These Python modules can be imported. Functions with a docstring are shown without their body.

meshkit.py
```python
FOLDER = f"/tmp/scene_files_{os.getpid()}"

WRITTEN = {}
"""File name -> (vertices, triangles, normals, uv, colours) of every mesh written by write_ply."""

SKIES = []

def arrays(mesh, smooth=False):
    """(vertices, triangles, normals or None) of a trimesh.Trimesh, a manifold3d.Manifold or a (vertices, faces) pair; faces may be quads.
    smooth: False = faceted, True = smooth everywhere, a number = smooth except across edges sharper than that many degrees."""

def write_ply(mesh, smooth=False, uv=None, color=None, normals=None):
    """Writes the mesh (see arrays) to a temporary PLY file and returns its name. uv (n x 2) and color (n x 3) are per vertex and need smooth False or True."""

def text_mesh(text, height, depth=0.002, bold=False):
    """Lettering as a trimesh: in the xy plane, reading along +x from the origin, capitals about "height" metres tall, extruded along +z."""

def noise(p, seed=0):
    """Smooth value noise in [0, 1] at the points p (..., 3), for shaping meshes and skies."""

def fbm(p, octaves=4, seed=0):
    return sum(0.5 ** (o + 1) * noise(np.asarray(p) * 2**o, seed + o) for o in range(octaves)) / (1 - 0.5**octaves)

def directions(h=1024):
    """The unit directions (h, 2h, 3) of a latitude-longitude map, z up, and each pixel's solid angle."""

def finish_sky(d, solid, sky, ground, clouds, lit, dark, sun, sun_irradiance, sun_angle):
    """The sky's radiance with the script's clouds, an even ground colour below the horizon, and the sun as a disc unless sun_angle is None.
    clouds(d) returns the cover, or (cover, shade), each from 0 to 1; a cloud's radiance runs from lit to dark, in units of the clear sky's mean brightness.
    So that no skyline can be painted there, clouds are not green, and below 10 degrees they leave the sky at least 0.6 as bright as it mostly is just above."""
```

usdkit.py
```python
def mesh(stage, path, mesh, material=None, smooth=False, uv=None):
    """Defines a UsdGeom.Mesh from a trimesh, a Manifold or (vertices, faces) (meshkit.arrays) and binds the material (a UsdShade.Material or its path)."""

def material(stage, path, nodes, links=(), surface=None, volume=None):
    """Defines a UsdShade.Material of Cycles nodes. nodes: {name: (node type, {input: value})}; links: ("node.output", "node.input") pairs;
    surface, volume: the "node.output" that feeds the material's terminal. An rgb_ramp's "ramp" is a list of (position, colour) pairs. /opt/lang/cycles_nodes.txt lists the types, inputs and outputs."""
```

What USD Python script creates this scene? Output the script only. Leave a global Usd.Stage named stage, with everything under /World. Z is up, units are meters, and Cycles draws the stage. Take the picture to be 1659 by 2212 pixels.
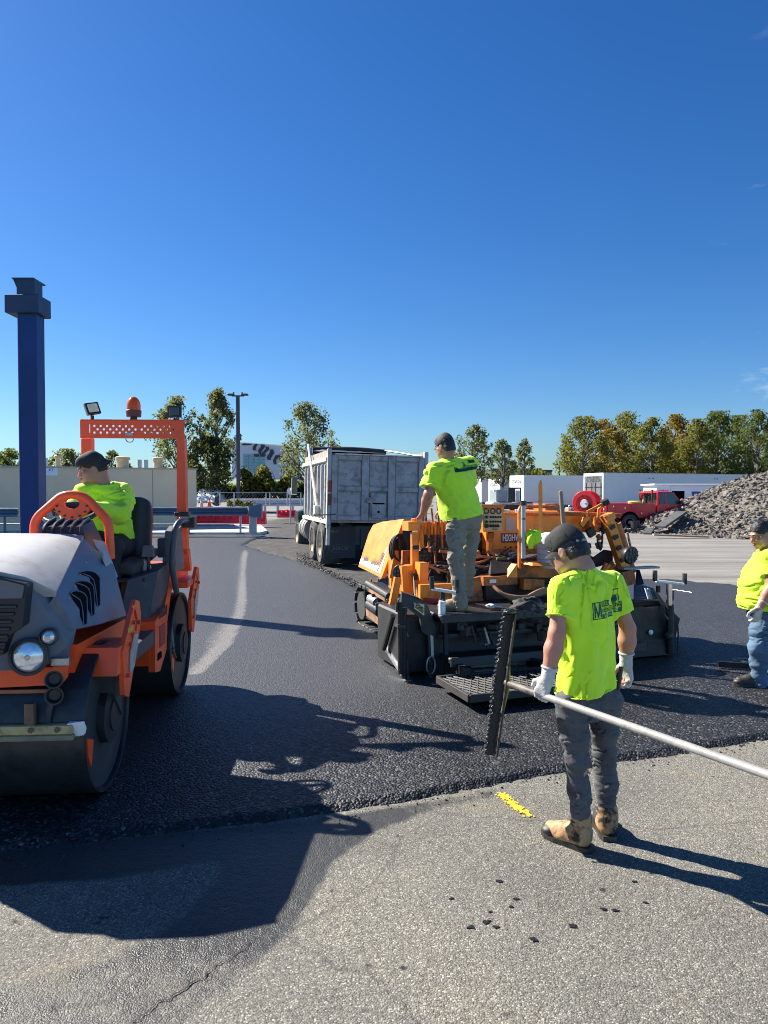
import math, random
import numpy as np
import trimesh
import shapely
from shapely.geometry import Polygon, Point, LineString
import usdkit, meshkit
from pxr import Usd, UsdGeom, UsdLux, UsdShade, Sdf, Gf, Vt

stage = Usd.Stage.CreateInMemory()
UsdGeom.SetStageUpAxis(stage, UsdGeom.Tokens.z)
UsdGeom.SetStageMetersPerUnit(stage, 1.0)
UsdGeom.Xform.Define(stage, '/World')
UsdGeom.Scope.Define(stage, '/World/Looks')

# ------------------------------------------------------------------ camera, sky, sun, exposure
EYE = np.array([0.0, 0.0, 1.85])
FPX = 1600.0                      # focal length for a picture 1659 units wide, 2212 high
PITCH = math.radians(1.47)
cam = UsdGeom.Camera.Define(stage, '/World/camera')
cam.CreateHorizontalApertureAttr(36.0)
cam.CreateVerticalApertureAttr(48.0)
cam.CreateFocalLengthAttr(36.0 * FPX / 1659.0)
cam.CreateClippingRangeAttr(Gf.Vec2f(0.05, 5000))
cam.AddTranslateOp().Set(Gf.Vec3d(*EYE))
cam.AddRotateXOp().Set(90.0 - math.degrees(PITCH))
cam.CreateExposureAttr(1.4)

SUN_H = np.array([-0.872, 0.49]); SUN_H /= np.linalg.norm(SUN_H)
SUN_EL = math.radians(39.0)
SUN = np.array([SUN_H[0] * math.cos(SUN_EL), SUN_H[1] * math.cos(SUN_EL), math.sin(SUN_EL)])
sky = UsdLux.DomeLight.Define(stage, '/World/sky')
sky.GetPrim().SetCustomDataByKey('kind', 'structure')
sky_mat = usdkit.material(stage, '/World/Looks/sky_look', {
    'sky': ('sky_texture', {'sky_type': 'single_scattering', 'sun_disc': False, 'sun_elevation': SUN_EL,
                            'sun_rotation': math.atan2(SUN_H[0], SUN_H[1]), 'altitude': 0.0, 'air_density': 1.0, 'aerosol_density': 0.35, 'ozone_density': 1.4}),
    'tc': ('texture_coordinate', {}),
    'mp': ('mapping', {'scale': (1.0, 1.0, 3.2)}),
    'nz': ('noise_texture', {'scale': 7.0, 'detail': 6.0, 'roughness': 0.62}),
    'cv': ('map_range', {'from_min': 0.585, 'from_max': 0.78, 'to_min': 0.0, 'to_max': 0.5, 'clamp': True}),
    'sat': ('hsv', {'hue': 0.5, 'saturation': 1.35, 'value': 1.0}),
    'tint': ('mix', {'mix_type': 'multiply', 'fac': 1.0, 'color2': (0.46, 0.66, 0.92)}),
    'sx': ('separate_xyz', {}), 'rm': ('map_range', {'from_min': 0.38, 'from_max': 0.45, 'clamp': True}), 'cm': ('math', {'math_type': 'multiply'}),
    'mx': ('mix', {'color2': (7.5, 8.0, 8.6)}),
    'bg': ('background_shader', {'strength': 0.055}),
}, [('tc.generated', 'mp.vector'), ('mp.vector', 'nz.vector'), ('nz.fac', 'cv.value'), ('tc.generated', 'sx.vector'), ('sx.x', 'rm.value'), ('cv.result', 'cm.value1'), ('rm.result', 'cm.value2'), ('cm.value', 'mx.fac'),
    ('sky.color', 'sat.color'), ('sat.color', 'tint.color1'), ('tint.color', 'mx.color1'), ('mx.color', 'bg.color')], surface='bg.background')
UsdShade.MaterialBindingAPI.Apply(sky.GetPrim()).Bind(sky_mat)
sun = UsdLux.DistantLight.Define(stage, '/World/sun')
sun.CreateIntensityAttr(1.25); sun.CreateAngleAttr(0.53); sun.CreateNormalizeAttr(True)
sun.CreateColorAttr(Gf.Vec3f(1.0, 0.95, 0.87))
_z = SUN; _x = np.cross([0, 0, 1.0], _z); _x /= np.linalg.norm(_x); _y = np.cross(_z, _x)
_m = Gf.Matrix4d(); 
for _i, _v in enumerate((_x, _y, _z)):
    _m.SetRow(_i, Gf.Vec4d(*_v, 0.0))
_m.SetRow(3, Gf.Vec4d(0, 0, 30, 1))
sun.AddTransformOp().Set(_m)

# ------------------------------------------------------------------ measuring helpers (points of the place as surveyed from the viewpoint)
def sstep(a, b, x):
    t = np.clip((np.asarray(x, float) - a) / (b - a), 0, 1)
    return t * t * (3 - 2 * t)

def zg(x, y):
    """The lot's gentle fall: a little higher on the left beyond the new mat."""
    return 0.30 * sstep(18, 26, y) * (1 - sstep(0.5, 7.0, x))

def ray(px, py):
    u, v = (px - 829.5) / FPX, -(py - 1106.0) / FPX
    c, s = math.cos(PITCH), math.sin(PITCH)
    return np.array([u, c + v * s, -s + v * c])

def at(px, py, Y):
    d = ray(px, py)
    return EYE + d * (Y / d[1])

def gr(px, py):
    d = ray(px, py); z = 0.0
    for _ in range(12):
        t = (z - EYE[2]) / d[2]
        p = EYE + d * t
        z = 0.6 * float(zg(p[0], p[1])) + 0.4 * z
    return np.array([p[0], p[1], float(zg(p[0], p[1]))])

# ------------------------------------------------------------------ prim helpers
_used = {}
def _path(parent, name):
    base = f'{parent}/{name}'
    n = _used.get(base, -1) + 1
    _used[base] = n
    return base if n == 0 else f'{base}_{n:03d}'

def tag(prim, label=None, cat=None, group=None, kind=None):
    for k, v in (('label', label), ('category', cat), ('group', group), ('kind', kind)):
        if v: prim.SetCustomDataByKey(k, v)
    return prim

def thing(name, label, cat, loc=(0, 0, 0), rz=0.0, group=None, rx=0.0, ry=0.0):
    """An Xform at the thing's base; its children are its parts. Angles in degrees."""
    p = _path('/World', name)
    x = UsdGeom.Xform.Define(stage, p)
    x.AddTranslateOp().Set(Gf.Vec3d(*map(float, loc)))
    if rz: x.AddRotateZOp().Set(float(rz))
    if rx: x.AddRotateXOp().Set(float(rx))
    if ry: x.AddRotateYOp().Set(float(ry))
    tag(x.GetPrim(), label, cat, group)
    return p

def part(parent, name, mesh, mat, smooth=30, label=None, kind=None):
    p = _path(parent, name)
    if isinstance(mesh, list): mesh = cat_(mesh)
    m = usdkit.mesh(stage, p, mesh, mat, smooth=smooth)
    tag(m.GetPrim(), label=label, kind=kind)
    return p

def solo(name, mesh, mat, label=None, cat=None, group=None, kind=None, smooth=30):
    p = part('/World', name, mesh, mat, smooth)
    tag(stage.GetPrimAtPath(p), label, cat, group, kind)
    return p

def copy_of(src, name, loc, rz=0.0, label=None, group=None, scale=None):
    """Another individual of a kind already built: references the first with its parts."""
    p = _path('/World', name)
    x = UsdGeom.Xform.Define(stage, p)
    sp = stage.GetPrimAtPath(src)
    x.GetPrim().GetReferences().AddInternalReference(sp.GetPath())
    x.ClearXformOpOrder()
    x.AddTranslateOp(opSuffix='at').Set(Gf.Vec3d(*map(float, loc)))
    x.AddRotateZOp(opSuffix='at').Set(float(rz))
    if scale: x.AddScaleOp(opSuffix='at').Set(Gf.Vec3f(*scale))
    x.GetPrim().SetInstanceable(True)
    was = sp.GetCustomData()
    tag(x.GetPrim(), label or was.get('label'), was.get('category'), group or was.get('group'))
    return p

# ------------------------------------------------------------------ mesh helpers: everything is a trimesh
TM = lambda v, f: trimesh.Trimesh(np.asarray(v, float), np.asarray(f, int), process=False)
def cat_(ms):
    ms = [m for m in ms if m is not None and len(m.faces)]
    vs, fs, n = [], [], 0
    for m in ms:
        vs.append(m.vertices); fs.append(m.faces + n); n += len(m.vertices)
    return TM(np.vstack(vs), np.vstack(fs))

def rotz(d): a = math.radians(d); c, s = math.cos(a), math.sin(a); return np.array([[c, -s, 0], [s, c, 0], [0, 0, 1.0]])
def rotx(d): a = math.radians(d); c, s = math.cos(a), math.sin(a); return np.array([[1, 0, 0], [0, c, -s], [0, s, c]])
def roty(d): a = math.radians(d); c, s = math.cos(a), math.sin(a); return np.array([[c, 0, s], [0, 1, 0], [-s, 0, c]])
def mv(m, loc=(0, 0, 0), R=None):
    v = np.asarray(m.vertices)
    if R is not None: v = v @ np.asarray(R).T
    return TM(v + np.asarray(loc, float), m.faces)

def box(c, s, R=None, bev=0.0):
    """Box of size s centred on c, its edges chamfered by bev."""
    s = np.asarray(s, float) / 2
    if bev <= 0:
        v = np.array([[x, y, z] for x in (-1, 1) for y in (-1, 1) for z in (-1, 1)], float) * s
        f = [[0, 1, 3], [0, 3, 2], [4, 6, 7], [4, 7, 5], [0, 4, 5], [0, 5, 1], [2, 3, 7], [2, 7, 6], [0, 2, 6], [0, 6, 4], [1, 5, 7], [1, 7, 3]]
        m = TM(v, f)
    else:
        b = min(bev, s.min() * 0.98)
        v = []
        for sg in np.ndindex(2, 2, 2):
            q = np.array(sg) * 2 - 1
            for k in range(3):
                w = (s - b) * q
                w[k] = s[k] * q[k]
                v.append(w)
        m = hull(v)
    return mv(m, c, R)

def bx(x0, x1, y0, y1, z0, z1, bev=0.0):
    return box(((x0 + x1) / 2, (y0 + y1) / 2, (z0 + z1) / 2), (abs(x1 - x0), abs(y1 - y0), abs(z1 - z0)), None, bev)

def frame_of(d):
    d = np.asarray(d, float); d = d / np.linalg.norm(d)
    a = np.cross(d, [0, 0, 1.0] if abs(d[2]) < 0.95 else [1.0, 0, 0]); a /= np.linalg.norm(a)
    return a, np.cross(d, a), d

def rod(p0, p1, r0, r1=None, n=12, caps=True):
    p0, p1 = np.asarray(p0, float), np.asarray(p1, float)
    r1 = r0 if r1 is None else r1
    a, b, d = frame_of(p1 - p0)
    t = np.arange(n) * 2 * np.pi / n
    ring = np.cos(t)[:, None] * a + np.sin(t)[:, None] * b
    v = np.vstack([p0 + ring * r0, p1 + ring * r1])
    i = np.arange(n); j = (i + 1) % n
    f = np.vstack([np.c_[i, i + n, j], np.c_[j, i + n, j + n]])
    if caps:
        v = np.vstack([v, v[:n], v[n:2 * n], [p0], [p1]])
        f = np.vstack([f, np.c_[j + 2 * n, np.full(n, 4 * n), i + 2 * n], np.c_[i + 3 * n, np.full(n, 4 * n + 1), j + 3 * n]])
        f[-2 * n:] = f[-2 * n:]
    m = TM(v, f)
    if m.volume < 0: m = TM(v, f[:, ::-1])
    return m

def tube(pts, r, n=8, closed=False, caps=True):
    p = np.asarray(pts, float)
    N = len(p)
    r = np.broadcast_to(r, (N,))
    tg = np.roll(p, -1, 0) - np.roll(p, 1, 0) if closed else np.gradient(p, axis=0)
    tg /= np.linalg.norm(tg, axis=1, keepdims=True) + 1e-12
    a = frame_of(tg[0])[0]
    A = []
    for k in range(N):
        a = a - tg[k] * (a @ tg[k]); a /= np.linalg.norm(a) + 1e-12
        A.append(a.copy())
    A = np.array(A); Bv = np.cross(tg, A)
    th = np.arange(n) * 2 * np.pi / n
    v = p[:, None] + r[:, None, None] * (np.cos(th)[None, :, None] * A[:, None] + np.sin(th)[None, :, None] * Bv[:, None])
    v = v.reshape(-1, 3)
    f = []
    for k in range(N if closed else N - 1):
        k2 = (k + 1) % N
        i = np.arange(n); j = (i + 1) % n
        f.append(np.c_[k * n + i, k * n + j, k2 * n + j]); f.append(np.c_[k * n + i, k2 * n + j, k2 * n + i])
    if caps and not closed:
        c0, c1 = len(v), len(v) + 1
        v = np.vstack([v, p[:1], p[-1:]])
        i = np.arange(n); j = (i + 1) % n
        f.append(np.c_[np.full(n, c0), j, i]); f.append(np.c_[np.full(n, c1), (N - 1) * n + i, (N - 1) * n + j])
    return TM(v, np.vstack(f))

def curve(ctrl, m=8):
    """Catmull-Rom through the points."""
    c = np.asarray(ctrl, float); P = np.vstack([2 * c[0] - c[1], c, 2 * c[-1] - c[-2]]); out = []
    for k in range(1, len(P) - 2):
        t = np.linspace(0, 1, m, endpoint=False)[:, None]
        out.append(0.5 * (2 * P[k] + (P[k + 1] - P[k - 1]) * t + (2 * P[k - 1] - 5 * P[k] + 4 * P[k + 1] - P[k + 2]) * t ** 2 + (3 * P[k] - P[k - 1] - 3 * P[k + 1] + P[k + 2]) * t ** 3))
    return np.vstack(out + [c[-1:]])

def rounded(ctrl, rad, m=5):
    """Polyline with filleted corners (3-D)."""
    c = np.asarray(ctrl, float); out = [c[0]]
    for k in range(1, len(c) - 1):
        a, b = c[k - 1] - c[k], c[k + 1] - c[k]
        la, lb = np.linalg.norm(a), np.linalg.norm(b)
        r = min(rad, la * 0.49, lb * 0.49)
        p, q = c[k] + a / la * r, c[k] + b / lb * r
        for t in np.linspace(0, 1, m):
            out.append((1 - t) ** 2 * p + 2 * t * (1 - t) * c[k] + t * t * q)
    return np.array(out + [c[-1]])

def plate(pts, d, O=(0, 0, 0), U=(1, 0, 0), V=(0, 0, 1), holes=(), centre=False):
    """Sheet of thickness d: 2-D outline (u,v) laid on axes U, V from O, thickness along U x V."""
    pg = pts if isinstance(pts, shapely.Geometry) else Polygon(pts, holes)
    if not pg.is_valid: pg = pg.buffer(0)
    ms = [trimesh.creation.extrude_polygon(g, d, engine='earcut') for g in getattr(pg, 'geoms', [pg])]
    m = cat_(ms)
    U, V = np.asarray(U, float), np.asarray(V, float); W = np.cross(U, V); W /= np.linalg.norm(W)
    v = m.vertices.copy()
    if centre: v[:, 2] -= d / 2
    v = v[:, :1] * U + v[:, 1:2] * V + v[:, 2:] * W + np.asarray(O, float)
    return TM(v, m.faces)

def rounded_poly(pts, r):
    return Polygon(pts).buffer(-r).buffer(2 * r).buffer(-r) if r > 0 else Polygon(pts)

def lathe(prof, n=24, O=(0, 0, 0), axis=(0, 0, 1)):
    """Revolve (r, h) about an axis through O."""
    prof = np.asarray(prof, float)
    a, b, d = frame_of(axis)
    th = np.arange(n) * 2 * np.pi / n
    ring = np.cos(th)[:, None] * a + np.sin(th)[:, None] * b
    v = (prof[:, 0][:, None, None] * ring[None] + prof[:, 1][:, None, None] * d[None, None]).reshape(-1, 3) + np.asarray(O, float)
    f = []
    for k in range(len(prof) - 1):
        i = np.arange(n); j = (i + 1) % n
        f.append(np.c_[k * n + i, k * n + j, (k + 1) * n + j]); f.append(np.c_[k * n + i, (k + 1) * n + j, (k + 1) * n + i])
    m = TM(v, np.vstack(f))
    ar = m.area_faces
    m = TM(v, m.faces[ar > 1e-12])
    return m if m.volume >= 0 else TM(m.vertices, m.faces[:, ::-1])

def quadstrip(a, b):
    """Surface between two polylines."""
    a, b = np.asarray(a, float), np.asarray(b, float); n = len(a)
    i = np.arange(n - 1)
    return TM(np.vstack([a, b]), np.vstack([np.c_[i, i + 1, i + n + 1], np.c_[i, i + n + 1, i + n]]))

from scipy.spatial import ConvexHull
def hull(pts):
    pts = np.asarray(pts, float)
    h = ConvexHull(pts, qhull_options='QJ Pp')
    f = h.simplices.copy(); a, b, c = (pts[f[:, k]] for k in range(3))
    flip = (np.cross(b - a, c - a) * h.equations[:, :3]).sum(1) < 0
    f[flip] = f[flip][:, ::-1]
    u = np.unique(f); mp = np.zeros(len(pts), int); mp[u] = np.arange(len(u))
    return TM(pts[u], mp[f])

def ball(c, r, n=2):
    m = trimesh.creation.icosphere(n, 1.0); return TM(m.vertices * np.asarray(r) + np.asarray(c, float), m.faces)

def text(s, h, O, U, V, depth=0.004, width=None, bold=True, slant=0.0):
    """Lettering standing on the plane U, V at O; fitted to a width if one is given."""
    m = meshkit.text_mesh(s, h, depth, bold)
    v = m.vertices.copy(); v[:, 0] -= v[:, 0].min()
    if width: v[:, 0] *= width / v[:, 0].max()
    v[:, 0] += slant * v[:, 1]
    U, V = np.asarray(U, float), np.asarray(V, float); U = U / np.linalg.norm(U); V = V / np.linalg.norm(V); W = np.cross(U, V)
    return TM(v[:, :1] * U + v[:, 1:2] * V + v[:, 2:] * W + np.asarray(O, float), m.faces)

def jitter(m, amp, sc, seed=0):
    v = m.vertices; n = [meshkit.fbm(v * sc + 7.3 * k, 3, seed + k) - 0.5 for k in range(3)]
    return TM(v + amp * 2 * np.stack(n, 1), m.faces)

# ------------------------------------------------------------------ materials
_mats = {}
def mat(name, color, rough=0.5, metal=0.0, var=0.12, vs=5.0, bump=0.0, bs=60.0, dirt=None, da=0.0, ds=3.0, dt=(0.5, 0.65), spec=0.5, coat=0.0, sheen=0.0, trans=0.0, rv=0.15, sss=0.0, emit=None, emits=0.0, island=0.0, world=False):
    """Principled paint/metal/cloth with uneven tone, dirt patches and fine relief."""
    if name in _mats: return _mats[name]
    c = np.asarray(color, float)
    lo, hi = tuple(np.clip(c * (1 - var), 0, 1)), tuple(np.clip(c * (1 + var), 0, 1))
    co = 'geo.position' if world else 'tc.object'
    N = {'tc': ('texture_coordinate', {}), 'geo': ('geometry', {}),
         'n1': ('noise_texture', {'scale': vs, 'detail': 5.0, 'roughness': 0.6}),
         'r1': ('rgb_ramp', {'ramp': [(0.3, lo), (0.7, hi)]}),
         'rr': ('map_range', {'from_min': 0.3, 'from_max': 0.7, 'to_min': max(0.02, rough - rv / 2), 'to_max': min(1, rough + rv / 2), 'clamp': True}),
         'p': ('principled_bsdf', {'metallic': metal, 'specular_ior_level': spec, 'coat_weight': coat, 'coat_roughness': 0.15, 'sheen_weight': sheen, 'transmission_weight': trans, 'subsurface_weight': sss, 'subsurface_scale': 0.02})}
    L = [(co, 'n1.vector'), ('n1.fac', 'r1.fac'), ('n1.fac', 'rr.value'), ('rr.result', 'p.roughness')]
    col = 'r1.color'
    if island:
        N['isl'] = ('hsv', {'hue': 0.5, 'saturation': 1.0}); N['im'] = ('map_range', {'to_min': 1 - island, 'to_max': 1 + island})
        L += [('geo.random_per_island', 'im.value'), ('im.result', 'isl.value'), (col, 'isl.color')]; col = 'isl.color'
    if dirt is not None:
        N['n2'] = ('noise_texture', {'scale': ds, 'detail': 7.0, 'roughness': 0.68})
        N['m2'] = ('map_range', {'from_min': dt[0], 'from_max': dt[1], 'to_min': 0.0, 'to_max': da, 'clamp': True})
        N['mx'] = ('mix', {'color2': tuple(dirt)})
        L += [(co, 'n2.vector'), ('n2.fac', 'm2.value'), ('m2.result', 'mx.fac'), (col, 'mx.color1')]; col = 'mx.color'
    L.append((col, 'p.base_color'))
    if bump:
        N['n3'] = ('noise_texture', {'scale': bs, 'detail': 3.0, 'roughness': 0.6}); N['bp'] = ('bump', {'strength': bump, 'distance': 0.01})
        L += [(co, 'n3.vector'), ('n3.fac', 'bp.height'), ('bp.normal', 'p.normal')]
    if emit is not None:
        N['p'][1]['emission_color'] = tuple(emit); N['p'][1]['emission_strength'] = emits
    _mats[name] = usdkit.material(stage, f'/World/Looks/{name}', N, L, surface='p.BSDF')
    return _mats[name]

def glass_pane(name='window_glass', tint=(0.75, 0.8, 0.8), amt=1.5):
    if name not in _mats:
        _mats[name] = usdkit.material(stage, f'/World/Looks/{name}', {
            'f': ('fresnel', {'IOR': amt}), 't': ('transparent_bsdf', {'color': tint}), 'g': ('glossy_bsdf', {'color': (1, 1, 1), 'roughness': 0.03}), 'm': ('mix_closure', {})},
            [('f.fac', 'm.fac'), ('t.BSDF', 'm.closure1'), ('g.BSDF', 'm.closure2')], surface='m.closure')
    return _mats[name]

M = dict(
    black=mat('black_paint', (0.018, 0.018, 0.02), 0.45, var=0.3, dirt=(0.09, 0.08, 0.07), da=0.5, ds=5),
    rubber=mat('black_rubber', (0.022, 0.022, 0.024), 0.7, var=0.3, dirt=(0.12, 0.11, 0.10), da=0.6, ds=6),
    plastic=mat('black_plastic', (0.02, 0.02, 0.022), 0.4, var=0.2),
    steel=mat('worn_steel', (0.42, 0.42, 0.43), 0.38, metal=0.9, var=0.2, vs=9, dirt=(0.08, 0.06, 0.05), da=0.6, ds=7),
    chrome=mat('bright_steel', (0.75, 0.75, 0.76), 0.16, metal=1.0, var=0.06),
    galv=mat('galvanised_steel', (0.42, 0.44, 0.47), 0.45, metal=0.5, var=0.12, vs=8),
    rust=mat('rusty_steel', (0.16, 0.085, 0.05), 0.8, var=0.35, vs=9, bump=0.2, bs=50),
    wood=mat('weathered_wood', (0.22, 0.17, 0.12), 0.8, var=0.3, vs=7, bump=0.3, bs=40),
    white=mat('white_paint', (0.78, 0.78, 0.77), 0.45, var=0.05, dirt=(0.4, 0.38, 0.34), da=0.35, ds=2),
    lens=mat('clear_lens', (0.75, 0.78, 0.8), 0.08, metal=0.75, var=0.2, vs=20),
    dark=mat('dark_void', (0.004, 0.004, 0.005), 0.9, spec=0.05),
)
# ------------------------------------------------------------------ the ground
def asphalt_old():
    N = {'geo': ('geometry', {}),
         'v1': ('voronoi_texture', {'scale': 150.0, 'randomness': 1.0}), 'v2': ('voronoi_texture', {'scale': 210.0}), 
         'sp': ('separate_color', {}),
         'stone': ('rgb_ramp', {'ramp': [(0.0, (0.085, 0.080, 0.070)), (0.25, (0.15, 0.143, 0.125)), (0.7, (0.205, 0.195, 0.169)), (0.9, (0.27, 0.255, 0.22)), (1.0, (0.46, 0.44, 0.38))]}),
         'gap': ('map_range', {'from_min': 0.15, 'from_max': 0.62, 'to_min': 1.0, 'to_max': 0.6, 'clamp': True}),
         'mul': ('mix', {'mix_type': 'multiply', 'fac': 1.0}),
         'big': ('noise_texture', {'scale': 0.55, 'detail': 6.0, 'roughness': 0.6}),
         'bigr': ('rgb_ramp', {'ramp': [(0.30, (0.74, 0.72, 0.70)), (0.5, (1.08, 1.07, 1.03)), (0.7, (1.38, 1.33, 1.20))]}),
         'mul2': ('mix', {'mix_type': 'multiply', 'fac': 1.0}),
         'spn': ('noise_texture', {'scale': 5.5, 'detail': 2.0}), 'spm': ('map_range', {'from_min': 0.71, 'from_max': 0.74, 'clamp': True}),
         'spx': ('mix', {'color2': (0.02, 0.019, 0.018)}),
         'yl': ('noise_texture', {'scale': 1.3, 'detail': 3.0}), 'ylm': ('map_range', {'from_min': 0.6, 'from_max': 0.75, 'to_max': 0.30, 'clamp': True}), 'ylx': ('mix', {'color2': (0.24, 0.19, 0.10)}),
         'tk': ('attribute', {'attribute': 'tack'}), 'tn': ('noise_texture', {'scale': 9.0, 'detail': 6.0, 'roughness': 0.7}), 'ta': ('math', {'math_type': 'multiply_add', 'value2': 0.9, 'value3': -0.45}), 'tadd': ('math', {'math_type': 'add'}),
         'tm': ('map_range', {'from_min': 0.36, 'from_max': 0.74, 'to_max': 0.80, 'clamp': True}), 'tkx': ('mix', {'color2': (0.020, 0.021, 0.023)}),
         'ml': ('attribute', {'attribute': 'milled'}), 'mln': ('noise_texture', {'scale': 3.0, 'detail': 9.0, 'roughness': 0.75}), 'mlr': ('rgb_ramp', {'ramp': [(0.3, (0.018, 0.017, 0.016)), (0.55, (0.05, 0.046, 0.042)), (0.75, (0.12, 0.11, 0.10))]}), 'mlx': ('mix', {}),
         'du': ('attribute', {'attribute': 'dust'}), 'dmap': ('mapping', {'scale': (0.12, 1.0, 1.0), 'rotation': (0, 0, 0.06)}), 'dun': ('noise_texture', {'scale': 1.2, 'detail': 8.0, 'roughness': 0.7}), 'dur': ('rgb_ramp', {'ramp': [(0.3, (0.10, 0.093, 0.083)), (0.5, (0.19, 0.178, 0.158)), (0.72, (0.29, 0.275, 0.245))]}), 'dux': ('mix', {}),
         'ck': ('voronoi_texture', {'scale': 0.33, 'feature': 'distance_to_edge'}), 'ckw': ('noise_texture', {'scale': 1.6, 'detail': 6.0}), 'cka': ('mix', {'mix_type': 'linear_light', 'fac': 0.22}), 'ckm': ('map_range', {'from_min': 0.001, 'from_max': 0.005, 'to_min': 0.35, 'to_max': 0.0, 'clamp': True}), 'ckx': ('mix', {'color2': (0.03, 0.028, 0.026)}),
         'hb': ('math', {'math_type': 'multiply_add', 'value2': -1.0, 'value3': 1.0}), 'bp': ('bump', {'strength': 0.55, 'distance': 0.006}),
         'n3': ('noise_texture', {'scale': 22.0, 'detail': 5.0}), 'bp2': ('bump', {'strength': 0.35, 'distance': 0.02}),
         'rg': ('map_range', {'from_min': 0.0, 'from_max': 0.8, 'to_min': 0.82, 'to_max': 0.42, 'clamp': True}),
         'p': ('principled_bsdf', {'specular_ior_level': 0.4})}
    L = [('geo.position', f'{k}.vector') for k in ('v1', 'v2', 'big', 'spn', 'yl', 'tn', 'mln', 'ckw', 'n3')] + [
        ('v1.color', 'sp.color'), ('sp.r', 'stone.fac'), ('v1.distance', 'gap.value'), ('stone.color', 'mul.color1'), ('gap.result', 'mul.color2'),
        ('big.fac', 'bigr.fac'), ('mul.color', 'mul2.color1'), ('bigr.color', 'mul2.color2'),
        ('yl.fac', 'ylm.value'), ('ylm.result', 'ylx.fac'), ('mul2.color', 'ylx.color1'),
        ('geo.position', 'cka.color1'), ('ckw.color', 'cka.color2'), ('cka.color', 'ck.vector'), ('ck.distance', 'ckm.value'), ('ckm.result', 'ckx.fac'), ('ylx.color', 'ckx.color1'),
        ('spn.fac', 'spm.value'), ('spm.result', 'spx.fac'), ('ckx.color', 'spx.color1'),
        ('geo.position', 'dmap.vector'), ('dmap.vector', 'dun.vector'), ('dun.fac', 'dur.fac'), ('du.fac', 'dux.fac'), ('spx.color', 'dux.color1'), ('dur.color', 'dux.color2'),
        ('mln.fac', 'mlr.fac'), ('ml.fac', 'mlx.fac'), ('dux.color', 'mlx.color1'), ('mlr.color', 'mlx.color2'),
        ('tn.fac', 'ta.value1'), ('ta.value', 'tadd.value1'), ('tk.fac', 'tadd.value2'), ('tadd.value', 'tm.value'), ('tm.result', 'tkx.fac'), ('mlx.color', 'tkx.color1'), ('tkx.color', 'p.base_color'),
        ('tm.result', 'rg.value'), ('rg.result', 'p.roughness'),
        ('v1.distance', 'hb.value1'), ('hb.value', 'bp.height'), ('n3.fac', 'bp2.height'), ('bp2.normal', 'bp.normal'), ('bp.normal', 'p.normal')]
    return usdkit.material(stage, '/World/Looks/old_asphalt', N, L, surface='p.BSDF')

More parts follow.
